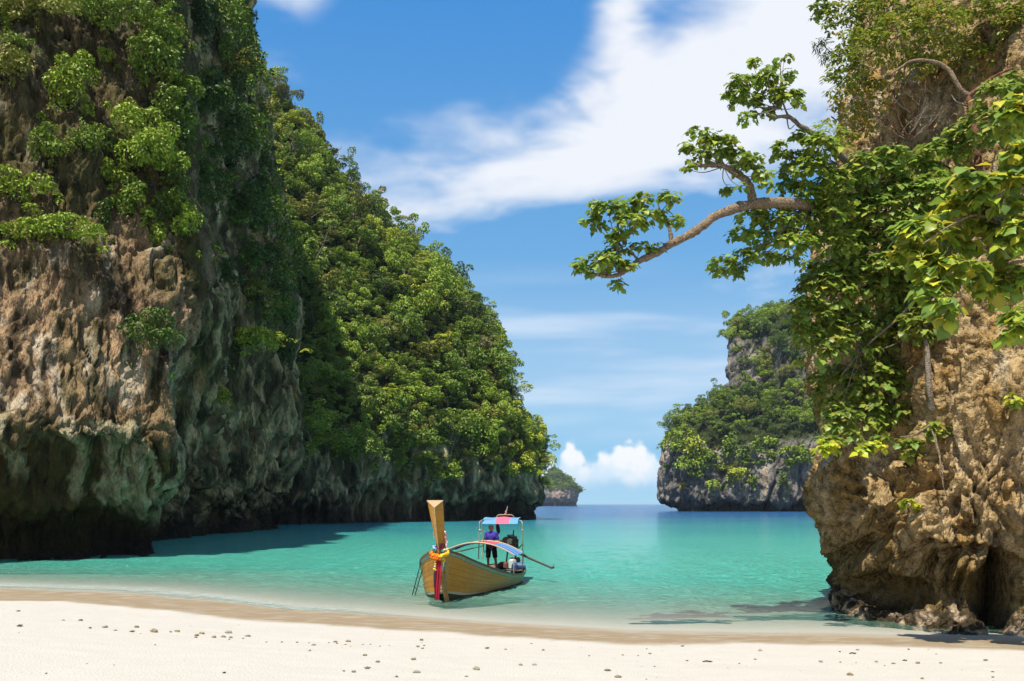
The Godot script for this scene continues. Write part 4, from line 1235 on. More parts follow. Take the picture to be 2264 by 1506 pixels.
func leaf_stock() -> void:
	leaf_mesh.maple = [leaf_shape([0.10, 0.40, 0.50, 0.26, 0.46, 0.34, 0.12, 0.0], 0.28, 0.30, 0.2), leaf_shape([0.16, 0.46, 0.30, 0.50, 0.40, 0.18, 0.0], -0.22, 0.38, 0.2), leaf_shape([0.12, 0.42, 0.44, 0.30, 0.36, 0.22, 0.06, 0.0], 0.12, 0.5, 0.2)]
	leaf_mesh.heart = [leaf_shape([0.14, 0.35, 0.45, 0.50, 0.52, 0.51, 0.47, 0.41, 0.33, 0.235, 0.14, 0.06, 0.0], 0.20, 0.30, 0.5), leaf_shape([0.13, 0.33, 0.43, 0.48, 0.50, 0.49, 0.45, 0.38, 0.30, 0.21, 0.12, 0.05, 0.0], -0.16, 0.44, 0.5), leaf_shape([0.14, 0.34, 0.44, 0.48, 0.49, 0.47, 0.43, 0.36, 0.28, 0.19, 0.11, 0.04, 0.0], 0.32, 0.16, 0.5)]
	leaf_mesh.oval = [leaf_shape([0.0, 0.20, 0.26, 0.18, 0.0], 0.3, 0.2), leaf_shape([0.0, 0.22, 0.24, 0.14, 0.0], -0.2, 0.35)]
	leaf_mesh.thin = [leaf_shape([0.0, 0.09, 0.10, 0.06, 0.0], 0.2, 0.35)]
	var tints := [["leaf_a", 0.135, 0.215, 0.034], ["leaf_b", 0.100, 0.170, 0.030], ["leaf_c", 0.185, 0.270, 0.040], ["leaf_d", 0.080, 0.140, 0.028], ["leaf_e", 0.25, 0.300, 0.036], ["leaf_f", 0.36, 0.33, 0.045]]
	for q in tints:
		M[q[0]] = gloss_leaf(Color(q[1], q[2], q[3]) * 1.4)
	M.gloss_tinted = gloss_leaf(Color.WHITE)
	M.bark_tan = bark(Color(0.34, 0.25, 0.165))
	M.bark_red = bark(Color(0.23, 0.12, 0.075))
	M.bark_grey = bark(Color(0.30, 0.25, 0.19))

func gloss_leaf(c: Color) -> StandardMaterial3D:
	var m := paint(c, 0.40, 0.42)
	m.backlight_enabled = true
	m.backlight = Color(0.9, 0.9, 0.9)
	m.vertex_color_use_as_albedo = true
	return m

# places for leaves in clumps [px, py, rx, ry, d]; returns transforms
func leaf_places(clumps: Array, density: float, size: float, droop: float, thick := 0.8) -> Array:
	var out := []
	for q in clumps:
		var d: float = q[4]
		var u := d / F
		var mid := at(q[0], q[1], d)
		var rx: float = q[2] * u
		var ry: float = q[3] * u
		var rz := sqrt(rx * ry) * thick
		var m := int(density * 1.7 * q[2] * q[3] / 100.0) + 2
		# leaves stand in small rosettes at twig ends
		var left := m
		while left > 0:
			var o := rv()
			if o.z < -0.2 and rng.randf() < 0.6: o.z = -o.z
			if o.y < -0.2 and rng.randf() < 0.4: o.y = -o.y
			var end := mid + o * Vector3(rx, ry, rz) * (1.0 - 0.5 * pow(rng.randf(), 1.6))
			var many := mini(left, 3 + rng.randi() % 5)
			var a0 := rng.randf() * TAU
			for k in many:
				var a := a0 + TAU * k / many + rng.randf_range(-0.4, 0.4)
				var along := (Vector3(cos(a), 0.0, sin(a)) + o * 0.35 + Vector3.DOWN * droop * rng.randf_range(0.1, 1.1)).normalized()
				var nn := (Vector3.UP * 1.15 + o * 0.4 + rv(0.5))
				nn = (nn - along * nn.dot(along)).normalized()
				var s := size * rng.randf_range(0.5, 1.3)
				var side := nn.cross(along)
				out.append(Transform3D(Basis(side * s, nn * s, along * s), end + along * s * 0.25 + rv(size * 0.35)))
			left -= many
	return out

func leaf_tints(m: int, base: Array, wide := 0.28) -> PackedColorArray:
	var out := PackedColorArray()
	for k in m:
		var q: Array = base[rng.randi() % base.size()]
		var b := rng.randf_range(1.0 - wide, 1.0 + wide)
		out.push_back(Color(q[0] * 2.05 * b * rng.randf_range(0.85, 1.2), q[1] * 1.72 * b, q[2] * 1.2 * b))
	return out

func leaves_on(t: Node3D, kinds: String, places: Array, base: Array, singly := 0) -> void:
	if places.is_empty(): return
	var meshes: Array = leaf_mesh[kinds]
	if singly > 0:      # those that show largest are parts of their own
		var span := func(x: Transform3D) -> float: return x.basis.x.length() / x.origin.distance_to(Vector3(0, EYE, 0))
		places.sort_custom(func(x, y): return span.call(x) > span.call(y))
		for k in mini(singly, places.size()):
			var r := rng.randf()
			var mat: Material = M.leaf_a if r < 0.3 else M.leaf_b if r < 0.5 else M.leaf_c if r < 0.75 else M.leaf_d if r < 0.88 else M.leaf_e if r < 0.975 else M.leaf_f
			var o := part("leaf", meshes[rng.randi() % meshes.size()], mat, t)
			var x: Transform3D = places[k]
			o.transform = Transform3D(x.basis, x.origin - t.position)
		places = places.slice(singly)
	if places.is_empty(): return
	for j in meshes.size():
		var mine := []
		for k in places.size():
			if k % meshes.size() == j:
				var x: Transform3D = places[k]
				mine.append(Transform3D(x.basis, x.origin - t.position))
		copies("leaves", meshes[j], M.gloss_tinted, mine, leaf_tints(mine.size(), base), t)

func limb(t: Node3D, called: String, pts: Array, r0: float, r1: float, mat: Material, sides := 7, wobble := 0.0) -> void:      # pts [px, py, d]; radii in metres
	var q := []
	for p in pts: q.append(at(p[0], p[1], p[2]) - t.position)
	var line := curve(q, false, 4)
	for k in line.size():
		if k > 0: line[k] += rv(wobble)
	var s := Shape.new()
	var rad := spread(r0, r1, line.size())
	for k in rad.size(): rad[k] *= rng.randf_range(0.86, 1.16)
	s.tube(line, rad, sides)
	s.c = PackedColorArray()
	part(called, s.mesh(), mat, t)

func twigs_to(t: Node3D, called: String, from: Array, clumps: Array, r: float, mat: Material) -> void:      # thin stems from a place to the clumps
	var s := Shape.new()
	var a := at(from[0], from[1], from[2]) - t.position
	for q in clumps:
		var b := at(q[0], q[1], q[4]) - t.position
		var mid := a.lerp(b, 0.5) + Vector3.DOWN * a.distance_to(b) * 0.07 + rv(0.06)
		s.tube(curve([a, mid, b], false, 4), spread(r, r * 0.3, 9), 5)
		for k in 3:
			var e: Vector3 = b + rv(1.0) * Vector3(q[2], q[3], q[2]) * (q[4] / F) * 0.7
			s.tube(PackedVector3Array([b.lerp(mid, 0.2), b.lerp(e, 0.5) + Vector3.UP * 0.02, e]), PackedFloat32Array([r * 0.4, r * 0.28, r * 0.15]), 4)
	s.c = PackedColorArray()
	part(called, s.mesh(), mat, t)

func with_depth(list: Array, d: float, vary := 0.0) -> Array:
	var out := []
	for q in list: out.append([q[0], q[1], q[2], q[3], d + vary * (rng.randf() - 0.5)])
	return out

const BRIGHT := [[0.145, 0.225, 0.034], [0.190, 0.270, 0.038], [0.110, 0.185, 0.030], [0.26, 0.30, 0.04]]
const DARK_GREENS := [[0.075, 0.125, 0.024], [0.095, 0.155, 0.028], [0.120, 0.165, 0.030]]  # darker leaf greens

func overhanging_tree() -> void:
	rng.seed = 501
	var t := thing("overhanging_tree", "old tree leaning over the bay with a bare crooked limb and clustered leaves", "tree", at(1960, 500, 22.5))
	limb(t, "limb", [[1990, 505, 22.9], [1900, 474, 22.2], [1800, 456, 21.6], [1740, 450, 21.2], [1690, 450, 21.0], [1665, 451, 20.8], [1626, 460, 20.6], [1582, 478, 20.4], [1547, 504, 20.3], [1520, 521, 20.2], [1485, 539, 20.1], [1459, 556, 20.0], [1428, 570, 19.9], [1402, 583, 19.8], [1376, 603, 19.8], [1354, 611, 19.7], [1320, 608, 19.7], [1297, 611, 19.6]], 0.155, 0.035, M.bark_tan, 9, 0.012)
	limb(t, "branch", [[1663, 455, 20.8], [1662, 432, 20.8], [1656, 407, 20.8], [1635, 388, 20.8], [1610, 372, 20.7], [1590, 366, 20.7], [1550, 366, 20.7], [1530, 360, 20.6]], 0.11, 0.03, M.bark_tan, 8, 0.006)
	limb(t, "branch", [[1485, 539, 20.1], [1483, 521, 20.1], [1477, 495, 20.1], [1463, 473, 20.1], [1455, 452, 20.1]], 0.06, 0.015, M.bark_grey, 6, 0.004)
	limb(t, "branch", [[1378, 602, 19.8], [1370, 570, 19.8], [1364, 535, 19.8], [1366, 495, 19.8], [1368, 470, 19.8]], 0.05, 0.015, M.bark_grey, 6, 0.004)
	limb(t, "branch", [[1411, 575, 19.9], [1396, 558, 19.9], [1384, 548, 19.9]], 0.035, 0.015, M.bark_grey, 6)
	limb(t, "branch", [[1940, 470, 22.5], [1890, 380, 22.2], [1830, 316, 21.6], [1796, 294, 21.4], [1766, 276, 21.3], [1744, 258, 21.2], [1713, 258, 21.1], [1696, 250, 21.1]], 0.09, 0.03, M.bark_grey, 7, 0.008)
	limb(t, "branch", [[1744, 258, 21.2], [1730, 225, 21.2], [1727, 190, 21.2], [1726, 150, 21.2], [1728, 131, 21.2]], 0.025, 0.008, M.bark_grey, 5, 0.006)
	limb(t, "branch", [[1725, 230, 21.2], [1708, 200, 21.1], [1695, 180, 21.1], [1680, 160, 21.1]], 0.02, 0.008, M.bark_grey, 5, 0.006)
	limb(t, "branch", [[1740, 260, 21.2], [1745, 285, 21.2], [1757, 276, 21.2]], 0.02, 0.008, M.bark_grey, 5)
	var clumps := with_depth([[1345, 465, 42, 20], [1308, 452, 18, 9], [1312, 496, 28, 12], [1388, 496, 44, 22], [1398, 452, 36, 16], [1428, 437, 20, 10], [1480, 440, 22, 20], [1490, 488, 15, 13], [1440, 480, 34, 16], [1500, 500, 8, 12], [1362, 532, 24, 14], [1420, 547, 36, 10], [1335, 578, 44, 22], [1288, 592, 22, 22], [1364, 630, 14, 11], [1380, 592, 26, 12], [1355, 560, 20, 20], [1445, 548, 16, 9]], 19.9, 0.8)
	clumps += with_depth([[1530, 288, 14, 7], [1524, 330, 22, 18], [1560, 302, 24, 16], [1592, 318, 36, 22], [1622, 345, 30, 18], [1560, 345, 40, 16], [1520, 374, 12, 9], [1664, 352, 22, 16], [1682, 388, 18, 24], [1608, 412, 14, 9], [1646, 372, 20, 12], [1694, 412, 12, 9], [1640, 415, 10, 8]], 20.8, 0.8)
	clumps += with_depth([[1664, 140, 16, 12], [1636, 185, 26, 26], [1618, 215, 18, 20], [1656, 225, 28, 20], [1692, 180, 32, 22], [1700, 148, 16, 9], [1735, 128, 9, 10], [1744, 165, 12, 10], [1740, 212, 30, 14], [1690, 245, 24, 14], [1768, 226, 12, 7], [1722, 205, 24, 16], [1650, 258, 18, 10]], 21.1, 0.8)
	clumps += with_depth([[1658, 478, 36, 20], [1720, 488, 54, 24], [1780, 495, 56, 34], [1640, 518, 34, 18], [1700, 528, 56, 20], [1752, 540, 54, 24], [1598, 582, 28, 20], [1632, 598, 22, 18], [1690, 568, 34, 14], [1640, 560, 36, 14], [1585, 600, 14, 16], [1750, 572, 30, 12], [1836, 470, 52, 44], [1850, 540, 52, 34], [1722, 330, 20, 16], [1752, 346, 34, 20], [1790, 376, 44, 30], [1748, 418, 34, 24], [1818, 326, 44, 30], [1800, 430, 40, 26], [1770, 300, 20, 12], [1730, 372, 16, 16], [1840, 400, 40, 30]], 21.4, 1.0)
	var places := leaf_places(clumps, 8.4, 0.148, 0.75, 0.9)
	leaves_on(t, "maple", places, [[0.105, 0.175, 0.032], [0.075, 0.140, 0.026], [0.150, 0.225, 0.040]], 300)
	twigs_to(t, "twig", [1375, 545, 19.8], clumps.slice(0, 6), 0.016, M.bark_grey)
	twigs_to(t, "twig", [1459, 470, 20.1], clumps.slice(6, 10), 0.014, M.bark_grey)
	twigs_to(t, "twig", [1370, 600, 19.8], clumps.slice(10, 18), 0.014, M.bark_grey)
	twigs_to(t, "twig", [1600, 368, 20.7], clumps.slice(18, 31), 0.016, M.bark_grey)
	twigs_to(t, "twig", [1718, 240, 21.1], clumps.slice(31, 44), 0.014, M.bark_grey)
	twigs_to(t, "twig", [1790, 456, 21.5], clumps.slice(44, 58), 0.02, M.bark_grey)
	twigs_to(t, "twig", [1850, 360, 21.9], clumps.slice(58), 0.02, M.bark_grey)

func right_growth() -> void:
	rng.seed = 502
	# leaves that hang over the left face of the rock
	var t := thing("climbing_shrub", "dense lobed-leaved shrub hanging like a curtain down the left face of the ochre rock", "shrub", at(1900, 700, 24.0))
	var c := with_depth([[1830, 640, 70, 55], [1784, 690, 40, 44], [1900, 640, 84, 60], [1980, 655, 84, 55], [1815, 760, 60, 52], [1880, 740, 84, 56], [1960, 760, 84, 60], [2040, 720, 55, 44], [1846, 850, 62, 54], [1930, 850, 74, 58], [2010, 845, 66, 56], [1850, 925, 52, 36], [1930, 925, 64, 40], [2018, 915, 54, 36], [1770, 720, 20, 26], [1800, 600, 34, 24], [2090, 640, 50, 40], [2100, 700, 40, 34], [2080, 780, 44, 40], [2084, 850, 40, 34]], 22.6, 1.6)
	c += with_depth([[1830, 978, 24, 20], [1906, 985, 20, 12], [1940, 975, 26, 14], [2012, 985, 32, 20], [2066, 950, 24, 18], [1880, 965, 20, 12], [2014, 1002, 16, 12]], 21.6, 0.5)
	limb(t, "trunk", [[2060, 905, 21.5], [2054, 850, 21.4], [2050, 780, 21.6], [2046, 700, 21.9], [2050, 620, 22.3]], 0.075, 0.05, M.bark_grey, 7, 0.01)
	limb(t, "branch", [[2050, 620, 22.3], [2000, 690, 22.0], [1920, 760, 22.4], [1860, 830, 22.6]], 0.05, 0.02, M.bark_grey, 6, 0.01)
	limb(t, "branch", [[2056, 940, 21.0], [2020, 962, 20.9], [1990, 966, 21.0]], 0.03, 0.015, M.bark_tan, 6, 0.006)
	twigs_to(t, "twig", [1900, 780, 22.5], c.slice(0, 12), 0.02, M.bark_grey)
	leaves_on(t, "maple", leaf_places(c, 7.0, 0.17, 0.8, 0.75), [[0.105, 0.175, 0.034], [0.080, 0.140, 0.028], [0.135, 0.200, 0.040], [0.10, 0.13, 0.03]], 300)
	var bright := with_depth([[1835, 985, 20, 16], [1820, 1000, 12, 12], [1938, 985, 14, 10], [1900, 996, 10, 10]], 21.0, 0.2)
	leaves_on(t, "heart", leaf_places(bright, 7.0, 0.16, 0.9), [[0.20, 0.30, 0.03], [0.25, 0.29, 0.035]])
	# the mass at the height of the limb
	t = thing("broadleaf_shrub", "lush pale-leaved shrub across the ochre rock, right of the leaning tree's limb", "shrub", at(1960, 470, 23.0))
	c = with_depth([[1866, 432, 56, 54], [1930, 480, 74, 54], [1990, 440, 66, 46], [1930, 556, 84, 46], [2020, 520, 66, 46], [1870, 520, 60, 50], [2060, 430, 56, 54], [1900, 370, 44, 30], [1964, 350, 46, 26], [2084, 345, 64, 36], [2020, 380, 60, 34], [1950, 400, 60, 40], [1870, 590, 60, 34], [1980, 585, 70, 34]], 22.4, 1.4)
	limb(t, "trunk", [[2172, 430, 22.6], [2162, 360, 22.8], [2158, 300, 23.0], [2150, 250, 23.3], [2140, 212, 23.5]], 0.10, 0.07, M.bark_red, 7, 0.012)
	limb(t, "branch", [[2140, 212, 23.5], [2118, 190, 23.5], [2095, 152, 23.6], [2060, 136, 23.6], [2020, 134, 23.7], [1990, 150, 23.7], [1970, 166, 23.8]], 0.07, 0.025, M.bark_tan, 6, 0.01)
	limb(t, "branch", [[2136, 216, 23.5], [2170, 190, 23.6], [2200, 168, 23.6], [2240, 150, 23.7]], 0.06, 0.03, M.bark_red, 6, 0.01)
	limb(t, "branch", [[2140, 234, 23.4], [2116, 226, 23.4], [2104, 210, 23.5]], 0.03, 0.012, M.bark_grey, 5)
	twigs_to(t, "twig", [2000, 470, 22.8], c, 0.02, M.bark_grey)
	leaves_on(t, "maple", leaf_places(c, 7.6, 0.17, 0.6, 0.8), [[0.095, 0.175, 0.036], [0.120, 0.205, 0.044], [0.065, 0.135, 0.028], [0.15, 0.22, 0.05]], 200)
	# small leaves at the top
	t = thing("hanging_shrub", "small-leaved shrub covering the top of the ochre rock under the upper edge of the picture", "shrub", at(1980, 80, 25.5))
	c = with_depth([[1866, 60, 46, 64], [1920, 36, 64, 46], [1900, 116, 60, 54], [1984, 86, 74, 54], [1866, 150, 36, 50], [2064, 56, 74, 54], [2004, 150, 54, 30], [2124, 140, 74, 46], [2190, 56, 74, 54], [2250, 116, 50, 54], [2060, 110, 60, 30], [1960, 10, 80, 30], [2100, 0, 90, 30], [2230, 10, 60, 30], [1844, 190, 24, 34], [1900, 190, 40, 26]], 24.6, 1.4)
	twigs_to(t, "twig", [2000, 60, 26.0], c, 0.02, M.bark_grey)
	leaves_on(t, "oval", leaf_places(c, 11.0, 0.135, 0.5, 0.75), [[0.090, 0.150, 0.026], [0.066, 0.120, 0.022], [0.125, 0.180, 0.030], [0.15, 0.17, 0.03]], 40)
	t = thing("corner_shrub", "little round-leaved sprig against the white cloud at the top left of the ochre rock", "shrub", at(1835, 25, 26.0))
	c = with_depth([[1800, 26, 14, 14], [1814, 8, 20, 12], [1795, 44, 8, 7], [1830, 20, 18, 18]], 25.2, 0.4)
	limb(t, "branch", [[1850, 40, 26.5], [1834, 30, 26.0], [1815, 20, 25.2]], 0.03, 0.012, M.bark_red, 5)
	leaves_on(t, "maple", leaf_places(c, 6.0, 0.15, 0.6), DARK_GREENS)
	t = thing("bamboo_tuft", "feathery grey-green tuft standing out against the cloud on the left edge of the ochre rock", "plant", at(1840, 120, 26.0))
	c = with_depth([[1820, 108, 18, 24], [1808, 96, 12, 12], [1832, 130, 14, 16]], 25.3, 0.5)
	limb(t, "stem", [[1862, 140, 26.6], [1840, 118, 26.0], [1815, 96, 25.3]], 0.02, 0.008, M.bark_grey, 5)
	leaves_on(t, "thin", leaf_places(c, 22.0, 0.15, 0.5), [[0.085, 0.13, 0.05], [0.06, 0.10, 0.04]])
	# left rim
	t = thing("yellowing_shrub", "thin shrub with yellowing leaves on the left rim of the ochre rock", "shrub", at(1880, 250, 25.5))
	c = with_depth([[1880, 216, 42, 38], [1902, 272, 40, 30], [1850, 246, 20, 34], [1930, 225, 34, 22], [1866, 300, 34, 22], [1940, 190, 40, 20]], 24.8, 0.8)
	twigs_to(t, "twig", [1910, 290, 25.6], c, 0.018, M.bark_grey)
	leaves_on(t, "oval", leaf_places(c, 7.0, 0.16, 0.6, 0.7), [[0.10, 0.15, 0.028], [0.20, 0.20, 0.03], [0.13, 0.18, 0.03], [0.28, 0.22, 0.04]], 24)
	t = thing("upright_shrub", "fresh spiky-leaved shrub at the foot of the leaning tree's upper branch", "shrub", at(1830, 300, 24.0))
	c = with_depth([[1822, 296, 34, 24], [1800, 312, 20, 14], [1850, 330, 26, 18]], 22.6, 0.5)
	leaves_on(t, "thin", leaf_places(c, 9.0, 0.24, 0.1), [[0.11, 0.19, 0.03], [0.15, 0.22, 0.035]])
	limb(t, "stem", [[1860, 350, 24.5], [1838, 318, 23.4], [1820, 296, 22.7]], 0.03, 0.012, M.bark_grey, 5)
	# right side
	t = thing("side_shrub", "pale shining shrub at the right edge of the picture, right of the red-barked trunk", "shrub", at(2210, 240, 24.0))
	c = with_depth([[2206, 216, 60, 40], [2190, 284, 60, 44], [2246, 300, 40, 40], [2250, 200, 34, 44], [2120, 300, 34, 26]], 22.4, 1.0)
	twigs_to(t, "twig", [2230, 330, 24.0], c, 0.02, M.bark_grey)
	leaves_on(t, "maple", leaf_places(c, 7.2, 0.16, 0.6, 0.8), [[0.11, 0.185, 0.045], [0.085, 0.155, 0.035], [0.15, 0.22, 0.055]], 60)
	# bare twigs before the rock window
	t = thing("bare_shrub", "leafless grey-brown shrub fanning out its twigs before the bare rock near the top right", "shrub", at(2006, 310, 24.2))
	for k in 11:
		var a := rng.randf_range(-0.95, 0.8)
		var far := rng.randf_range(60, 170)
		var bendx := rng.randf_range(-26, 26)
		var foot := 2006.0 + rng.randf_range(-14, 14)
		var mid_x := foot + sin(a) * far * 0.4 + bendx
		var end_x := foot + sin(a) * far
		var end_y := 308.0 - cos(a) * far
		limb(t, "twig", [[foot, 310, 24.2], [mid_x, 306 - cos(a) * far * 0.45, 24.0], [end_x, end_y, 23.9]], 0.018 if k % 3 else 0.034, 0.005, M.bark_grey if k % 2 else M.bark_red, 5, 0.018)
		for j in 2:
			limb(t, "twig", [[mid_x, 306 - cos(a) * far * 0.45, 24.0], [lerpf(mid_x, end_x, 0.5) + rng.randf_range(-30, 30), end_y + far * 0.22, 23.9], [end_x + rng.randf_range(-45, 45), end_y + rng.randf_range(-10, 40), 23.8]], 0.011, 0.004, M.bark_grey, 4, 0.012)
	# the near branch with large leaves
	t = thing("large_leaf_branch", "nearest branch, with big heart-shaped leaves, reaching in from the right edge", "branch", at(2420, 560, 18.46))
	limb(t, "branch", [[2560, 610, 20.9], [2500, 575, 19.8], [2420, 560, 18.46], [2330, 570, 17.61], [2264, 540, 17.04], [2220, 505, 16.75], [2160, 475, 16.47], [2100, 500, 16.33], [2040, 540, 16.33]], 0.06, 0.014, M.bark_tan, 7, 0.008)
	limb(t, "branch", [[2330, 570, 17.61], [2250, 580, 17.04], [2170, 600, 16.75], [2100, 640, 16.61]], 0.04, 0.012, M.bark_tan, 6, 0.008)
	limb(t, "branch", [[2400, 540, 18.46], [2320, 420, 17.61], [2260, 340, 17.32], [2235, 270, 17.32]], 0.045, 0.012, M.bark_tan, 6, 0.008)
	limb(t, "branch", [[2330, 570, 17.61], [2290, 650, 17.32], [2250, 730, 17.04]], 0.03, 0.01, M.bark_tan, 6, 0.008)
	c = with_depth([[2236, 262, 34, 50], [2246, 350, 34, 44], [2200, 420, 60, 44], [2124, 480, 74, 44], [2044, 522, 64, 38], [2180, 536, 74, 46], [2244, 510, 34, 60], [2004, 572, 44, 28], [2094, 596, 70, 40], [2184, 632, 50, 40], [2084, 680, 34, 34], [2056, 640, 34, 26], [2246, 730, 24, 56], [2236, 620, 34, 36], [2150, 400, 40, 24]], 16.61, 0.9)
	leaves_on(t, "heart", leaf_places(c, 3.1, 0.225, 1.0, 0.8), BRIGHT, 300)
	twigs_to(t, "twig", [2220, 510, 16.90], c, 0.008, M.bark_tan)
	# a few plants rooted in the rock
	for q in [[2012, 1108, 16, 12, "a small fresh plant growing from a crack in the middle of the ochre rock"], [2240, 880, 26, 14, "leafy sprig high on the bare right part of the ochre rock"]]:
		var hit := on("rock", q[0], q[1])
		t = thing("rock_plant", q[4], "plant", hit[0])
		var d: float = -hit[0].z - 0.12
		c = [[q[0], q[1], q[2], q[3], d], [q[0] + 8, q[1] + 14, q[2] * 0.5, q[3] * 0.6, d]]
		leaves_on(t, "maple", leaf_places(c, 9.0, 0.13, 0.6), BRIGHT)
		limb(t, "stem", [[q[0], q[1], d + 0.35], [q[0] + 3, q[1] + 4, d + 0.05]], 0.015, 0.008, M.bark_grey, 5)
	# thin roots that hang down the stone
	t = thing("hanging_roots", "thin pale roots trailing down the bare right part of the ochre rock", "roots", at(2100, 960, 20.2))
	for q in [[[2060, 950, 20.9], [2075, 1000, 20.6], [2082, 1060, 20.4], [2098, 1110, 20.4]], [[2068, 960, 20.8], [2080, 1020, 20.5], [2086, 1080, 20.4]], [[2210, 1000, 19.9], [2206, 1060, 19.7], [2216, 1110, 19.8]], [[2240, 1020, 19.7], [2256, 1080, 19.6], [2250, 1150, 19.8]], [[2235, 985, 19.8], [2246, 1000, 19.7], [2262, 990, 19.6]]]:
		limb(t, "root", q, 0.018, 0.008, M.bark_tan, 5, 0.012)
# ------------------------------------------------------------------ the boat
# spine from stern to bow: [x, distance, half width, gunwale height]
const SPINE := [[-0.26, 35.1, 0.30, 0.60], [-0.48, 34.5, 0.98, 0.49], [-0.85, 33.2, 1.28, 0.40], [-1.40, 31.6, 1.42, 0.52], [-1.76, 30.0, 1.24, 0.765], [-2.02, 28.3, 0.84, 1.14], [-2.09, 27.4, 0.47, 1.40], [-2.13, 26.8, 0.13, 1.55]]
const BOAT := Vector3(-1.2, 0.0, -31.0)

func wood(c: Color, scale: Vector3, rough := 0.55) -> StandardMaterial3D:
	var m := paint(c, rough, 0.4)
	m.vertex_color_use_as_albedo = true
	m.albedo_texture = M.wood_grain
	m.uv1_triplanar = true
	m.uv1_scale = scale
	m.heightmap_enabled = true
	m.heightmap_texture = M.wood_grain
	m.heightmap_scale = 0.5
	return m

func spine(k: int, t: float) -> float:
	var i := clampi(int(floor(t)), 0, 6)
	var q := []
	for j in 4: q.append(SPINE[clampi(i - 1 + j, 0, 7)][k])
	return cubic_interpolate(q[1], q[2], q[0], q[3], t - i)

func hull_at(t: float, side: float, y: float, inset := 0.0) -> Vector3:      # a point of the hull's skin, in the boat's own axes
	var mid := Vector3(spine(0, t), 0, -spine(1, t))
	var e := 0.02
	var a := Vector3(spine(0, t - e), 0, -spine(1, t - e))
	var b := Vector3(spine(0, t + e), 0, -spine(1, t + e))
	var right := Vector3.UP.cross((b - a).normalized()).normalized()
	var g := spine(3, t)
	var half := maxf(0.02, spine(2, t) - inset)
	var q := clampf((g - y) / (g + 0.38), 0.0, 1.0)
	var w := half * (1.0 - 0.14 * q) * sqrt(maxf(0.0, 1.0 - pow(q, 6.0)))
	w *= lerpf(1.0, 0.30 if side < 0.0 else 0.62, q * smoothstep(4.3, 6.9, t))
	if t < 1.0: w *= lerpf(1.0, 0.25 + 0.75 * (1.0 - q), 1.0 - t)
	var back := 0.55 * q * smoothstep(5.4, 7.0, t) - 0.5 * q * (1.0 - smoothstep(0.0, 1.4, t))      # raked stem and stern
	return mid + right * w * side + Vector3(0, y, -back) - BOAT

func strip(side: float, lo: Callable, hi: Callable, t0: float, t1: float, m: int, out_lo: float, out_hi: float, tint: Callable, rows := 2) -> ArrayMesh:
	var s := Shape.new()
	var half := 0.02
	for k in m:
		var t := lerpf(t0, t1, float(k) / (m - 1))
		for j in rows + 2:
			var f := clampf(float(j) / rows, 0.0, 1.0)
			var y := lerpf(lo.call(t), hi.call(t), f)
			var o := lerpf(out_lo, out_hi, f) if j <= rows else -half
			s.vert(hull_at(t, side, y, -o), Vector3.ZERO, tint.call(t, y))
		# the lower edge turns in
		s.vert(hull_at(t, side, lo.call(t), half), Vector3.ZERO, tint.call(t, lo.call(t)))
	var w := rows + 3
	s.n.resize(s.v.size())
	for k in m:
		for j in w:
			var a := s.v[mini(k + 1, m - 1) * w + j] - s.v[maxi(k - 1, 0) * w + j]
			var b := s.v[k * w + mini(j + 1, rows)] - s.v[k * w + maxi(mini(j, rows) - 1, 0)]
			var nn := (a.cross(b) if side < 0 else b.cross(a)).normalized()
			if j == rows + 2: nn = Vector3.DOWN
			if j == rows + 1: nn = Vector3.UP
			s.n[k * w + j] = nn
	for k in m - 1:
		for j in rows + 2:
			var p := k * w + (j if j < rows + 1 else rows + 2)
			var q := k * w + (j + 1 if j < rows + 1 else 0)
			if side > 0: s.tri(p, q, q + w); s.tri(p, q + w, p + w)
			else: s.tri(p, q + w, q); s.tri(p, p + w, q + w)
	return s.mesh()

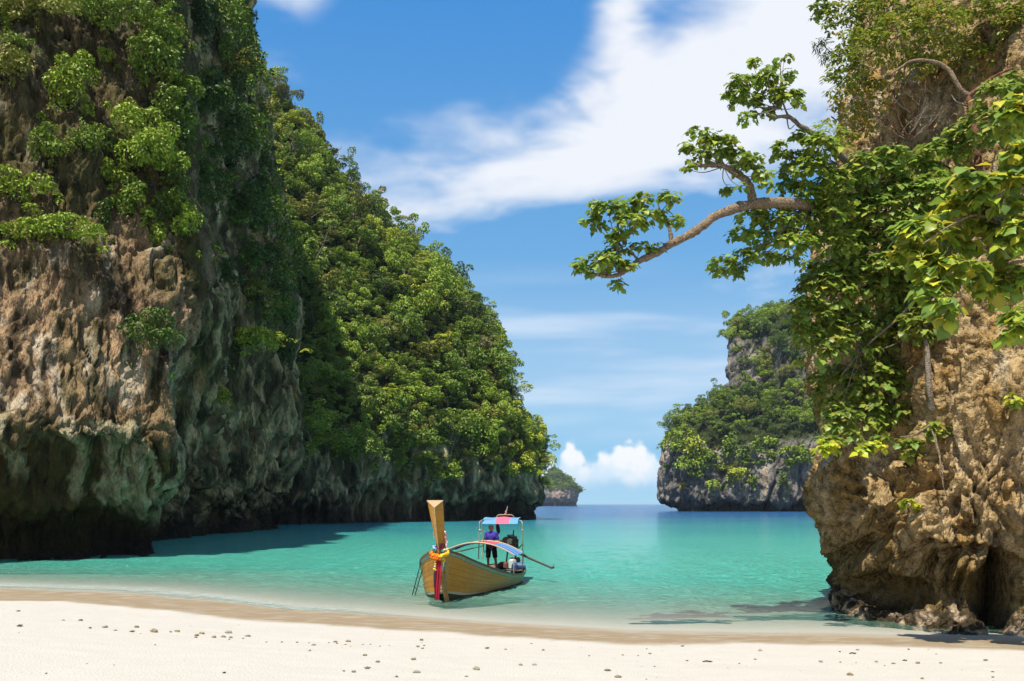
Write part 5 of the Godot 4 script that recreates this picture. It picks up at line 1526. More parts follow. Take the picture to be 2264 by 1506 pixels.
func boat() -> void:
	rng.seed = 900
	M.wood_grain = noise_picture(FastNoiseLite.TYPE_SIMPLEX_SMOOTH, 0.02, 6, grey(0.5), grey(1.0), 81, 512, FastNoiseLite.FRACTAL_FBM, grey(0.85))
	var hullwood := wood(Color.WHITE, Vector3(0.8, 6.0, 0.8), 0.42)
	var t := thing("longtail_boat", "weathered golden wooden longtail boat with a tall prow post, afloat bow first near the beach", "boat", BOAT)
	var gold := func(s: float, y: float) -> Color:
		var n := 0.5 + 0.5 * plainnoise.get_noise_3d(s * 1.3, y * 3.0, 2.0)
		var c := Color(0.62, 0.255, 0.028).lerp(Color(0.82, 0.40, 0.055), n)
		c = c.lerp(Color(0.33, 0.30, 0.20), smoothstep(3.6, 0.6, s + n))
		return c.lerp(Color(0.22, 0.22, 0.13), (1.0 - smoothstep(0.05, 0.4, y)) * smoothstep(5.5, 3.0, s) * 0.7)
	var foot := func(s: float) -> float: return lerpf(0.06, 0.30, smoothstep(3.8, 7.0, s))
	var top := func(s: float) -> float: return spine(3, s) - 0.14
	for side in [-1.0, 1.0]:
		var m := 6
		for k in m:
			var lo := func(s: float) -> float: return lerpf(foot.call(s), top.call(s), float(k) / m) + 0.003
			var hi := func(s: float) -> float: return lerpf(foot.call(s), top.call(s), float(k + 1) / m) - 0.003
			var shade := rng.randf_range(0.86, 1.1)
			var tint := func(s: float, y: float) -> Color: return gold.call(s, y) * shade
			part("plank", strip(side, lo, hi, 0.0, 6.98, 46, 0.011, 0.006, tint), hullwood, t)
		part("rubbing_strake", strip(side, func(s: float) -> float: return spine(3, s) - 0.135, func(s: float) -> float: return spine(3, s) - 0.05, 0.0, 6.98, 46, 0.035, 0.035, func(_s: float, _y: float) -> Color: return Color(0.33, 0.47, 0.36)), wood(Color.WHITE, Vector3(1, 3, 1), 0.5), t)
		part("gunwale", strip(side, func(s: float) -> float: return spine(3, s) - 0.046, func(s: float) -> float: return spine(3, s) + 0.015, 0.0, 6.98, 46, 0.055, 0.05, func(s: float, _y: float) -> Color: return Color(0.24, 0.12, 0.05).lerp(Color(0.34, 0.28, 0.2), smoothstep(4.0, 1.0, s))), wood(Color.WHITE, Vector3(1, 3, 1), 0.5), t)
		part("white_stripe", strip(side, func(s: float) -> float: return foot.call(s) - 0.075 * smoothstep(3.8, 5.4, s), func(s: float) -> float: return foot.call(s) - 0.002, 3.9, 6.95, 30, 0.008, 0.008, func(_s: float, _y: float) -> Color: return Color(0.58, 0.55, 0.42)), wood(Color.WHITE, Vector3(1, 3, 1), 0.5), t)
		part("painted_bottom", strip(side, func(_s: float) -> float: return -0.37, func(s: float) -> float: return foot.call(s) - 0.078 * smoothstep(3.8, 5.4, s) - 0.002, 0.0, 6.95, 46, 0.0, 0.004, func(_s: float, y: float) -> Color: return Color(0.045, 0.060, 0.018).lerp(Color(0.02, 0.022, 0.012), smoothstep(0.1, 0.0, y)), 6), wood(Color.WHITE, Vector3(1, 3, 1), 0.6), t)
		part("inner_side", strip(side, func(_s: float) -> float: return 0.02, func(s: float) -> float: return spine(3, s) - 0.02, 0.3, 6.8, 40, -0.07, -0.05, func(_s: float, _y: float) -> Color: return Color(0.24, 0.19, 0.12), 3), wood(Color.WHITE, Vector3(1, 4, 1), 0.7), t)
	# floor, thwarts, decks
	for k in 9:
		var s := Shape.new()
		var w := -1.0 + 0.25 * k - 0.12
		for j in 15:
			var a := 0.9 + j * 0.36
			var b := a + 0.36
			s.quad(hull_at(a, w * 0.85, 0.16, 0.1), hull_at(a, (w + 0.24) * 0.85, 0.16, 0.1), hull_at(b, (w + 0.24) * 0.85, 0.16, 0.1), hull_at(b, w * 0.85, 0.16, 0.1), Color(0.30, 0.22, 0.13) * rng.randf_range(0.8, 1.15))
		part("floor_board", s.mesh(), wood(Color.WHITE, Vector3(3, 3, 1), 0.8), t)
	for q in [[5.55, 0.16], [4.7, 0.14], [3.8, 0.16], [2.9, 0.14]]:
		var s := Shape.new()
		var y: float = spine(3, q[0]) - 0.14
		var a := hull_at(q[0], -0.97, y, 0.06)
		var b := hull_at(q[0], 0.97, y, 0.06)
		var dir := (b - a).normalized()
		s.box(Transform3D(Basis(dir, Vector3.UP, dir.cross(Vector3.UP)), (a + b) * 0.5), Vector3(a.distance_to(b), 0.045, 0.26), Color(0.34, 0.22, 0.10))
		part("thwart", s.mesh(), wood(Color.WHITE, Vector3(1, 4, 4), 0.6), t)
	var deck := Shape.new()
	for j in 8:
		var a := 0.15 + j * 0.24
		deck.quad(hull_at(a, -0.96, 0.46, 0.05), hull_at(a, 0.96, 0.46, 0.05), hull_at(a + 0.23, 0.96, 0.46, 0.05), hull_at(a + 0.23, -0.96, 0.46, 0.05), Color(0.32, 0.24, 0.15))
	part("stern_deck", deck.mesh(), wood(Color.WHITE, Vector3(3, 3, 1), 0.75), t)
	deck = Shape.new()
	for j in 5:
		var a := 6.05 + j * 0.17
		deck.quad(hull_at(a, -0.9, spine(3, a) - 0.05, 0.02), hull_at(a, 0.9, spine(3, a) - 0.05, 0.02), hull_at(a + 0.165, 0.9, spine(3, a + 0.165) - 0.05, 0.02), hull_at(a + 0.165, -0.9, spine(3, a + 0.165) - 0.05, 0.02), Color(0.36, 0.24, 0.11))
	part("bow_deck", deck.mesh(), wood(Color.WHITE, Vector3(3, 3, 1), 0.6), t)
	# stem and prow post
	var stem := Shape.new()
	var line := PackedVector3Array([at(969, 1214, 26.66) - BOAT, at(972, 1240, 26.72) - BOAT, at(978, 1275, 26.88) - BOAT, at(986, 1318, 27.12) - BOAT, at(990, 1338, 27.3) - BOAT, at(994, 1352, 27.9) - BOAT])
	stem.tube(line, PackedFloat32Array([0.085, 0.085, 0.08, 0.075, 0.07, 0.05]), 6, Color(0.44, 0.26, 0.07))
	part("stem", stem.mesh(), wood(Color.WHITE, Vector3(4, 0.8, 4), 0.5), t)
	for side in [-1.0, 1.0]:
		part("stem_plank", strip(side, func(s: float) -> float: return foot.call(s) + 0.01, func(s: float) -> float: return spine(3, s) - 0.14, 6.62, 6.99, 8, 0.030, 0.030, func(_s: float, _y: float) -> Color: return Color(0.55, 0.36, 0.11), 4), wood(Color.WHITE, Vector3(4, 0.8, 4), 0.45), t)
	var post := Shape.new()
	var up := [at(944.5, 1106.5, 26.95) - BOAT, at(979.5, 1106.5, 26.95) - BOAT, at(960.5, 1123, 26.45) - BOAT]
	var dn := [at(967, 1216, 26.9) - BOAT, at(985.5, 1210, 26.9) - BOAT, at(970, 1222, 26.62) - BOAT]
	var amber := Color(0.88, 0.39, 0.045)
	for k in 8:
		var f0 := k / 8.0
		var f1 := (k + 1) / 8.0
		var bow0 := Vector3(0.0, 0, 0.035 * sin(PI * f0))
		var bow1 := Vector3(0.0, 0, 0.035 * sin(PI * f1))
		var A0: Vector3 = dn[0].lerp(up[0], f0) + bow0; var B0: Vector3 = dn[1].lerp(up[1], f0) + bow0; var C0: Vector3 = dn[2].lerp(up[2], f0) + bow0
		var A1: Vector3 = dn[0].lerp(up[0], f1) + bow1; var B1: Vector3 = dn[1].lerp(up[1], f1) + bow1; var C1: Vector3 = dn[2].lerp(up[2], f1) + bow1
		post.quad(A0, C0, C1, A1, amber)
		post.quad(C0, B0, B1, C1, amber)
		post.quad(B0, A0, A1, B1, amber)
	part("prow_post", post.mesh(), wood(Color.WHITE, Vector3(5, 0.7, 5), 0.38), t)
	var cap := Shape.new()
	cap.tri3(up[0] + Vector3(-0.015, 0.004, -0.01), up[2] + Vector3(0, 0.006, 0.02), up[1] + Vector3(0.015, 0.004, -0.01), Color(0.62, 0.42, 0.22))
	cap.quad(up[0] + Vector3(-0.015, -0.03, -0.01), up[2] + Vector3(0, -0.03, 0.02), up[2] + Vector3(0, 0.006, 0.02), up[0] + Vector3(-0.015, 0.004, -0.01), Color(0.62, 0.42, 0.2))
	cap.quad(up[2] + Vector3(0, -0.03, 0.02), up[1] + Vector3(0.015, -0.03, -0.01), up[1] + Vector3(0.015, 0.004, -0.01), up[2] + Vector3(0, 0.006, 0.02), Color(0.62, 0.42, 0.2))
	part("post_top", cap.mesh(), wood(Color.WHITE, Vector3(6, 6, 2), 0.5), t)
	for e in [[0.0, 0.016], [-0.075, 0.012]]:
		var s := Shape.new()
		var a: Vector3 = dn[2].lerp(dn[0], -e[0] * 3.0) + Vector3(0, 0, 0.012)
		var b: Vector3 = up[2].lerp(up[0], -e[0] * 4.5) + Vector3(0, 0, 0.012)
		s.tube(PackedVector3Array([a, a.lerp(b, 0.5) + Vector3(0, 0, 0.035), b]), PackedFloat32Array([e[1], e[1], e[1] * 1.2]), 6, Color(0.66, 0.45, 0.2))
		part("edge_trim", s.mesh(), wood(Color.WHITE, Vector3(4, 1, 4), 0.45), t)
	# low awning over the middle
	var pipe := paint(Color(0.34, 0.25, 0.15), 0.5, 0.4)
	var dark := paint(Color(0.05, 0.045, 0.04), 0.6, 0.4)
	var axis_b := Vector3(0.208, 0, -0.978)
	var across := Vector3(0.978, 0, 0.208)
	var roof := Vector3(-0.95, 0, -32.4) - BOAT
	var arch := func(u: float, w: float) -> Vector3:
		return roof + across * u * 1.2 + axis_b * w * 0.78 + Vector3(0, 1.525 - 0.34 * u * u - 0.075 * u - 0.02 * cos(w * 9.0), 0)
	var stripes := [[-1.0, -0.36, Color(0.10, 0.26, 0.56)], [-0.36, 0.30, Color(0.55, 0.10, 0.13)], [0.30, 1.0, Color(0.10, 0.26, 0.58)]]
	var cloth := paint(Color.WHITE, 0.65, 0.35)
	cloth.vertex_color_use_as_albedo = true
	cloth.backlight_enabled = true
	cloth.backlight = Color(0.5, 0.5, 0.5)
	for q in stripes:
		var s := Shape.new()
		for j in 8:
			for k in 5:
				var u0 := lerpf(q[0], q[1], j / 8.0)
				var u1 := lerpf(q[0], q[1], (j + 1) / 8.0)
				var w0 := -1.0 + 0.4 * k
				s.quad(arch.call(u0, w0), arch.call(u1, w0), arch.call(u1, w0 + 0.4), arch.call(u0, w0 + 0.4), q[2])
		part("awning_stripe", s.mesh(), cloth, t)
	for w in [-1.0, -0.33, 0.33, 1.0]:
		var pts := PackedVector3Array()
		for k in 17: pts.push_back(arch.call(-1.0 + k / 8.0, w) + Vector3(0, 0.012 if absf(w) > 0.9 else -0.03, 0))
		var s := Shape.new()
		s.tube(pts, spread(0.022, 0.022, 17), 6)
		s.c = PackedColorArray()
		part("awning_hoop", s.mesh(), paint(Color(0.52, 0.36, 0.22), 0.5) if absf(w) > 0.9 else dark, t)
	for u in [-1.0, 1.0]:
		for w in [-1.0, 1.0]:
			var a: Vector3 = arch.call(u, w)
			var s := rod(a, Vector3(a.x, 0.42, a.z), 0.015)
			s.c = PackedColorArray()
			part("awning_post", s.mesh(), pipe, t)
	for w in [-0.97, 0.97]:
		var s := rod(arch.call(-0.94, w) + Vector3(0, -0.16, 0), arch.call(-0.2, w) + Vector3(0, -0.16, 0), 0.012)
		s.c = PackedColorArray()
		part("awning_stay", s.mesh(), dark, t)
	# shade over the helm
	var frame := func(pts: Array) -> void:
		var q := []
		for p in pts: q.append(at(p[0], p[1], p[2]) - BOAT)
		var s := Shape.new()
		var l := curve(q, false, 4)
		s.tube(l, spread(0.019, 0.019, l.size()), 7)
		s.c = PackedColorArray()
		part("shade_frame", s.mesh(), paint(Color(0.30, 0.26, 0.17), 0.4, 0.5, 0.3), t)
	frame.call([[1058, 1236, 33.0], [1059, 1200, 33.1], [1060, 1162, 33.2], [1062, 1152, 33.3], [1070, 1149.5, 33.6]])
	frame.call([[1157, 1254, 33.9], [1156, 1210, 33.9], [1155, 1165, 33.9], [1153, 1153, 34.0], [1145, 1149.5, 34.1]])
	frame.call([[1065, 1152, 35.2], [1066, 1180, 35.2], [1068, 1240, 35.0]])
	frame.call([[1070, 1149.5, 33.6], [1100, 1149, 33.8], [1145, 1149.5, 34.1]])
	frame.call([[1097, 1144, 34.8], [1101, 1139.5, 34.8], [1106, 1138.5, 34.8], [1128, 1138.5, 34.8], [1133, 1139.5, 34.8], [1137, 1144, 34.8]])
	for e in [[1061, 1172, 33.1], [1155, 1172, 33.9]]:
		var s := Shape.new()
		s.ball(at(e[0], e[1], e[2]) - BOAT, Vector3(0.045, 0.035, 0.045), 8, 5)
		s.c = PackedColorArray()
		part("clamp", s.mesh(), paint(Color(0.5, 0.42, 0.25), 0.4, 0.5, 0.4), t)
	var sheet_at := func(f: float, g: float) -> Vector3:      # f across, g from the front edge to the back
		var a := at(lerpf(1066, 1144, f), 1158.5, 33.3).lerp(at(lerpf(1074, 1153, f), 1143.5, 35.2), g) - BOAT
		return a + Vector3(0, 0.11 * sin(PI * pow(g, 0.55)) - 0.02 * sin(f * PI * 3.0) * g, 0)
	for q in [[0.0, 0.36, Color(0.12, 0.30, 0.60)], [0.36, 0.76, Color(0.62, 0.13, 0.20)], [0.76, 1.0, Color(0.12, 0.30, 0.60)]]:
		var s := Shape.new()
		for j in 6:
			for k in 6:
				var f0 := lerpf(q[0], q[1], j / 6.0)
				var f1 := lerpf(q[0], q[1], (j + 1) / 6.0)
				s.quad(sheet_at.call(f0, k / 6.0), sheet_at.call(f1, k / 6.0), sheet_at.call(f1, (k + 1) / 6.0), sheet_at.call(f0, (k + 1) / 6.0), q[2])
		part("shade_stripe", s.mesh(), cloth, t)
	var sp := Shape.new()
	var pts := PackedVector3Array()
	for k in 33:
		var f := k / 32.0
		pts.push_back(at(1117 + 5.5 * f, 1138.5 - 18.5 * f, 34.8) - BOAT + Vector3(cos(f * 22.0), 0, sin(f * 22.0)) * 0.03 * sin(PI * minf(1.0, f * 1.5)))
	sp.tube(pts, spread(0.018, 0.013, 33), 5)
	sp.c = PackedColorArray()
	part("twisted_rod", sp.mesh(), paint(Color(0.55, 0.38, 0.33), 0.5), t)
	engine(t)
	var marks := Shape.new()
	for k in 7:
		var a := hull_at(1.15 + 0.12 * k, 1.0, 0.30 + 0.02 * (k % 3), -0.024)
		marks.box(Transform3D(Basis(Vector3(0, 0, 1), 0.3 * (k % 3 - 1)), a), Vector3(0.012, 0.075, 0.05 if k % 2 else 0.02))
	marks.c = PackedColorArray()
	part("hull_mark", marks.mesh(), paint(Color(0.05, 0.05, 0.06), 0.7), t)

func engine(t: Node3D) -> void:
	var iron := paint(Color(0.050, 0.042, 0.034), 0.5, 0.5, 0.4)
	var rust := paint(Color(0.20, 0.09, 0.04), 0.7, 0.4, 0.2)
	var steel := paint(Color(0.36, 0.32, 0.27), 0.35, 0.5, 0.7)
	var mid := at(1131, 1199, 34.3) - BOAT
	var add := func(called: String, s: Shape, m: Material) -> MeshInstance3D:
		s.c = PackedColorArray()
		return part(called, s.mesh(), m, t)
	var turn := Basis(Vector3.UP, 0.35) * Basis(Vector3.RIGHT, 0.12)
	var s := Shape.new()
	s.box(Transform3D(turn, mid + Vector3(0, -0.02, -0.1)), Vector3(0.34, 0.36, 0.6))
	s.box(Transform3D(turn, mid + Vector3(0.02, 0.2, -0.12)), Vector3(0.22, 0.10, 0.5))
	s.box(Transform3D(turn, mid + Vector3(0.0, -0.25, -0.1)), Vector3(0.26, 0.12, 0.46))
	var body: MeshInstance3D = add.call("engine_block", s, iron)
	for q in [[Vector3(-0.20, 0.05, 0.20), 0.17, 0.06, rust], [Vector3(0.06, 0.03, 0.24), 0.20, 0.05, iron], [Vector3(-0.07, 0.04, 0.27), 0.12, 0.05, steel]]:
		s = Shape.new()
		var a: Vector3 = mid + q[0]
		var dir := turn * Vector3(-0.25, 0.0, 1.0).normalized()
		s.tube(PackedVector3Array([a, a + dir * q[2]]), PackedFloat32Array([q[1], q[1]]), 18)
		s.tube(PackedVector3Array([a + dir * q[2], a + dir * (q[2] + 0.03)]), PackedFloat32Array([q[1] * 0.4, q[1] * 0.35]), 12)
		add.call("pulley", s, q[3])
	for k in 16:      # hoses and pipes over the block
		s = Shape.new()
		var a := mid + Vector3(rng.randf_range(-0.2, 0.25), rng.randf_range(-0.2, 0.22), 0.22)
		var b := mid + Vector3(rng.randf_range(-0.2, 0.28), rng.randf_range(-0.25, 0.22), rng.randf_range(0.0, 0.25))
		s.tube(curve([a, a.lerp(b, 0.5) + Vector3(rng.randf_range(-0.05, 0.05), 0.06, 0.12), b], false, 5), spread(0.018, 0.018, 11), 6)
		add.call("hose", s, [iron, rust, steel][k % 3])
	s = Shape.new()
	s.tube(PackedVector3Array([mid + Vector3(0.06, 0.2, 0), mid + Vector3(0.07, 0.38, 0), mid + Vector3(0.08, 0.46, 0)]), PackedFloat32Array([0.03, 0.026, 0.026]), 8)
	add.call("exhaust_pipe", s, iron)
	s = Shape.new()
	s.box(Transform3D(turn, mid + Vector3(-0.32, -0.05, 0.12)), Vector3(0.16, 0.22, 0.16))
	add.call("fuel_box", s, paint(Color(0.40, 0.22, 0.07), 0.5))
	for q in [[[1094, 1190, 33.5], [1108, 1195, 33.7], [1116, 1197, 34.0]], [[1092, 1205, 33.5], [1105, 1199, 33.7], [1118, 1195, 34.0]], [[1146, 1213, 34.3], [1150, 1209, 34.2], [1157, 1202, 34.1]], [[1137, 1204, 34.2], [1143, 1214, 34.1], [1147, 1213, 34.2]]]:
		s = Shape.new()
		var l := PackedVector3Array()
		for p in q: l.push_back(at(p[0], p[1], p[2]) - BOAT)
		s.tube(l, spread(0.018, 0.016, l.size()), 6)
		add.call("steering_bar", s, steel if q[0][0] < 1100 else iron)
	# the mount on the stern
	s = Shape.new()
	var foot := at(1129, 1262, 34.5) - BOAT
	for q in [Vector3(-0.14, 0, 0.15), Vector3(0.14, 0, 0.15), Vector3(0.14, 0, -0.2), Vector3(-0.14, 0, -0.2)]:
		s.tube(PackedVector3Array([foot + q * 1.4, mid + q + Vector3(0, -0.25, 0)]), PackedFloat32Array([0.03, 0.03]), 6)
	add.call("engine_mount", s, iron)
	# the long tail: shaft, guard box and propeller
	s = Shape.new()
	var l := PackedVector3Array([mid + Vector3(0.12, -0.2, -0.1), at(1150, 1224, 34.3) - BOAT, at(1166, 1232, 34.2) - BOAT, at(1195, 1245, 33.9) - BOAT, at(1219, 1255.5, 33.6) - BOAT])
	s.tube(l, PackedFloat32Array([0.055, 0.055, 0.05, 0.042, 0.036]), 8)
	add.call("tail_shaft", s, iron)
	s = Shape.new()
	var dir := (l[4] - l[1]).normalized()
	var bx := Basis(dir, dir.cross(Vector3(0, 0, 1)).cross(dir).normalized(), Vector3(0, 0, 1)).orthonormalized()
	s.box(Transform3D(bx, at(1163, 1232, 34.2) - BOAT), Vector3(0.26, 0.15, 0.14))
	add.call("shaft_box", s, paint(Color(0.12, 0.10, 0.06), 0.6))
	s = Shape.new()
	var hub := at(1223, 1254, 33.55) - BOAT
	s.ball(hub, Vector3(0.05, 0.05, 0.05), 10, 6)
	for k in 3:
		var a := TAU * k / 3.0 + 0.4
		var side := (Basis(dir, a) * dir.cross(Vector3.UP).normalized())
		s.ball(hub + side * 0.06, Vector3(0.065, 0.012, 0.04), 8, 5, Color.WHITE, Basis(side, dir, side.cross(dir)) * Basis(Vector3.RIGHT, 0.6))
	add.call("propeller", s, paint(Color(0.13, 0.10, 0.09), 0.4, 0.5, 0.6))
	s = Shape.new()
	s.tube(PackedVector3Array([l[4], l[4] + Vector3(-0.03, -0.07, 0)]), PackedFloat32Array([0.02, 0.01]), 5)
	add.call("skeg", s, iron)
	body.name = "engine_block"

func flower_string(pts: PackedVector3Array, r: float, cols: Array, off: Vector3, per := 1) -> ArrayMesh:
	var s := Shape.new()
	s.off = off
	for p in pts:
		for k in per:
			var c: Color = cols[rng.randi() % cols.size()]
			var mid := p + rv(r * 0.35)
			s.ball(mid, Vector3(r, r * 0.8, r) * rng.randf_range(0.8, 1.15), 6, 4, c * rng.randf_range(0.8, 1.1), Basis(rv(), rng.randf() * TAU))
			for j in 4:      # ruffled petals
				var o := rv()
				s.ball(mid + o * r * 0.7, Vector3(r, r, r) * 0.45, 5, 3, c * rng.randf_range(0.75, 1.15))
	return s.mesh()

func boat_dressing() -> void:
	rng.seed = 901
	var petal := paint(Color.WHITE, 0.7, 0.3)
	petal.vertex_color_use_as_albedo = true
	petal.backlight_enabled = true
	petal.backlight = Color(0.4, 0.4, 0.4)
	var mid := at(972, 1222, 26.70)
	var orange := [Color(0.75, 0.16, 0.01), Color(0.80, 0.22, 0.015), Color(0.70, 0.10, 0.01)]
	var yellow := [Color(0.80, 0.48, 0.02), Color(0.82, 0.40, 0.015), Color(0.78, 0.55, 0.05)]
	var pale := [Color(0.60, 0.66, 0.52), Color(0.70, 0.70, 0.66), Color(0.60, 0.30, 0.36), Color(0.45, 0.55, 0.30)]
	var cool := [Color(0.16, 0.32, 0.66), Color(0.55, 0.62, 0.72), Color(0.30, 0.45, 0.70)]
	var ring := func(c: Vector3, r: float, a0: float, a1: float, m: int, tilt: float, sag: float) -> PackedVector3Array:
		var out := PackedVector3Array()
		for k in m:
			var a := lerpf(a0, a1, float(k) / (m - 1))
			out.push_back(c + Vector3(sin(a) * r, tilt * sin(a) - sag * maxf(0.0, cos(a)), cos(a) * r * 1.05))
		return out
	var t := thing("flower_garland", "thick orange and yellow marigold garland round the foot of the prow post", "garland", mid)
	part("flower_ring", flower_string(ring.call(mid, 0.235, -1.75, 0.25, 16, 0.02, 0.09), 0.062, orange, mid), petal, t)
	part("flower_ring", flower_string(ring.call(mid, 0.24, 0.1, 1.7, 13, 0.02, 0.10), 0.060, yellow, mid), petal, t)
	part("flower_ring", flower_string(ring.call(mid + Vector3(0, -0.06, 0), 0.23, -1.3, 0.2, 12, 0.01, 0.10), 0.058, orange, mid), petal, t)
	part("tassel", flower_string(PackedVector3Array([mid + Vector3(0.15, -0.16, 0.2), mid + Vector3(0.17, -0.19, 0.2), mid + Vector3(0.11, -0.20, 0.2), mid + Vector3(0.15, -0.24, 0.2), mid + Vector3(0.10, -0.25, 0.2)]), 0.035, yellow, mid), petal, t)
	mid = at(975, 1210, 26.8)
	t = thing("pastel_garland", "white, pink and blue paper-flower garland looped round the prow post above the marigolds", "garland", mid)
	part("flower_ring", flower_string(ring.call(mid, 0.215, 0.5, 3.0, 18, -0.04, 0.06), 0.036, pale, mid, 2), petal, t)
	part("flower_ring", flower_string(ring.call(mid, 0.225, -2.6, -0.6, 15, -0.02, 0.06), 0.033, cool, mid, 2), petal, t)
	var strand := PackedVector3Array()
	for k in 10: strand.push_back(at(984.5 + 1.2 * sin(k * 1.3) + 0.45 * k, 1177 + 3.6 * k, 26.75))
	part("flower_strand", flower_string(strand, 0.030, [Color(0.72, 0.36, 0.42), Color(0.80, 0.50, 0.08), Color(0.72, 0.70, 0.62), Color(0.55, 0.12, 0.25)], mid), petal, t)
	strand = PackedVector3Array()
	for k in 4: strand.push_back(at(957.5 + 0.6 * k, 1178 + 4.0 * k, 26.9))
	part("flower_strand", flower_string(strand, 0.017, [Color(0.6, 0.35, 0.4), Color(0.6, 0.55, 0.55)], mid), petal, t)
	mid = at(963, 1236, 26.5)
	t = thing("hanging_garland", "string of yellow flowers hanging left of the red cloth, ending in a tuft", "garland", mid)
	strand = PackedVector3Array()
	for k in 8: strand.push_back(at(964 - 0.35 * k, 1234 + 2.6 * k, 26.5))
	part("flower_strand", flower_string(strand, 0.030, yellow + [Color(0.62, 0.66, 0.72)], mid), petal, t)
	strand = PackedVector3Array([at(958.5, 1259, 26.5), at(961, 1260, 26.5), at(963.5, 1259.5, 26.5), at(961, 1257.5, 26.48)])
	part("tassel", flower_string(strand, 0.032, [Color(0.80, 0.55, 0.05)], mid), petal, t)
	# cloths tied to the post
	var silk := paint(Color.WHITE, 0.5, 0.4)
	silk.vertex_color_use_as_albedo = true
	silk.backlight_enabled = true
	silk.backlight = Color(0.35, 0.35, 0.35)
	for q in [["red_sash", "long red cloth hanging from the prow post down to the water", Color(0.42, 0.022, 0.045), [[971, 1238, 26.52, 10], [969.5, 1262, 26.5, 12], [967.5, 1290, 26.55, 14], [965.5, 1327, 26.62, 10]]],
			["blue_sash", "narrow blue cloth showing behind the left edge of the long red cloth", Color(0.10, 0.17, 0.36), [[963, 1256, 26.6, 4], [961, 1276, 26.62, 5], [961.5, 1300, 26.68, 4]]],
			["white_sash", "short white cloth hanging on the right of the long red cloth", Color(0.66, 0.60, 0.52), [[973.5, 1238, 26.55, 5], [975, 1250, 26.58, 7], [976.5, 1264, 26.62, 6]]],
			["dark_wrap", "dark maroon cloth wound round the prow post above the garlands", Color(0.10, 0.015, 0.02), [[974.5, 1202, 26.56, 20], [973.5, 1208, 26.55, 20], [972.5, 1215, 26.55, 18]]]]:
		var o: Vector3 = at(q[3][0][0], q[3][0][1], q[3][0][2])
		var s := Shape.new()
		s.off = o
		var rows := 12
		var cols := 8
		for j in rows:
			var f: float = float(j) / (rows - 1) * (q[3].size() - 1)
			var i: int = clampi(int(f), 0, q[3].size() - 2)
			var g: float = f - i
			for k in cols + 1:
				var x := float(k) / cols - 0.5
				var p := at(lerpf(q[3][i][0], q[3][i + 1][0], g) + x * lerpf(q[3][i][3], q[3][i + 1][3], g), lerpf(q[3][i][1], q[3][i + 1][1], g), lerpf(q[3][i][2], q[3][i + 1][2], g))
				p.z += 0.03 * cos(x * 14.0 + j * 0.15) - (0.5 * x * x if q[0] == "dark_wrap" else 0.0) * 0.9
				s.vert(p, Vector3.ZERO, q[2] * (1.0 if k % 3 else 0.85))
		s.n = grid_normals(s.v, cols + 1, rows)
		for k in s.n.size(): s.n[k] = -s.n[k]
		for j in rows - 1:
			for k in cols:
				var a := j * (cols + 1) + k
				s.tri(a, a + cols + 1, a + cols + 2); s.tri(a, a + cols + 2, a + 1)
		var w := part(q[0], s.mesh(), silk)
		w.position = o
		tag(w, q[1], "cloth")
	# boarding ladder on the far side of the bow
	var steel := paint(Color(0.05, 0.055, 0.05), 0.4, 0.5, 0.5)
	var worn := paint(Color(0.42, 0.36, 0.28), 0.5, 0.4, 0.3)
	mid = at(934, 1245, 28.3)
	t = thing("boarding_ladder", "thin metal boarding ladder slanting from the gunwale into the water left of the bow", "ladder", mid)
	for q in [["rail", [931, 1242, 28.2], [911.5, 1316, 28.8], 0.018], ["rail", [937.5, 1246, 28.3], [917, 1318, 28.9], 0.018], ["brace", [937, 1248, 28.4], [930, 1275, 28.5], 0.012], ["rung", [922, 1275, 28.45], [930, 1277, 28.5], 0.013], ["rung", [916.5, 1299, 28.65], [923, 1301, 28.75], 0.013], ["rung", [927, 1258, 28.3], [934, 1260, 28.4], 0.013],
			["stay", [923, 1275, 28.5], [953, 1282, 28.3], 0.014], ["stay", [918, 1301, 28.7], [951, 1283, 28.3], 0.014], ["stay", [930, 1276, 28.5], [946, 1281, 28.3], 0.012]]:
		var s := rod(at(q[1][0], q[1][1], q[1][2]) - mid, at(q[2][0], q[2][1], q[2][2]) - mid, q[3])
		s.c = PackedColorArray()
		part(q[0], s.mesh(), worn if q[0] in ["stay", "rung"] else steel, t)
	# gear at the stern
	var hang := at(1101, 1158, 33.9)
	var s := Shape.new()
	for k in 2: s.ball(Vector3(0.012 * k, -0.19, 0), Vector3(0.075 - 0.02 * k, 0.20, 0.03), 10, 8, Color.WHITE, Basis(Vector3(0, 0, 1), 0.15))
	s.tube(PackedVector3Array([Vector3(0, 0.1, 0), Vector3(-0.01, -0.05, 0)]), PackedFloat32Array([0.008, 0.008]), 4)
	s.c = PackedColorArray()
	var o := part("black_bag", s.mesh(), paint(Color(0.012, 0.012, 0.016), 0.6))
	o.position = hang
	tag(o, "slim black bag hanging from the rear awning beside the man's head", "bag")
	for q in [["jerrycan", "white plastic jerrycan standing among the gear at the stern", [1133, 1246, 33.9], Vector3(0.30, 0.34, 0.2), Color(0.50, 0.55, 0.53)], ["jerrycan", "dark blue jerrycan lying at the stern, left of the blue cask", [1138, 1254, 33.6], Vector3(0.24, 0.22, 0.2), Color(0.03, 0.06, 0.14)], ["jerrycan", "small brown jerrycan in front of the engine mount", [1118, 1250, 33.6], Vector3(0.18, 0.2, 0.16), Color(0.16, 0.07, 0.04)]]:
		var p := at(q[2][0], q[2][1], q[2][2])
		t = thing(q[0], q[1], "jerrycan", p, "jerrycans at the stern of the boat")
		var h: Vector3 = q[3]
		s = Shape.new()
		s.ball(Vector3.ZERO, h * 0.5, 8, 4)
		s = Shape.new()
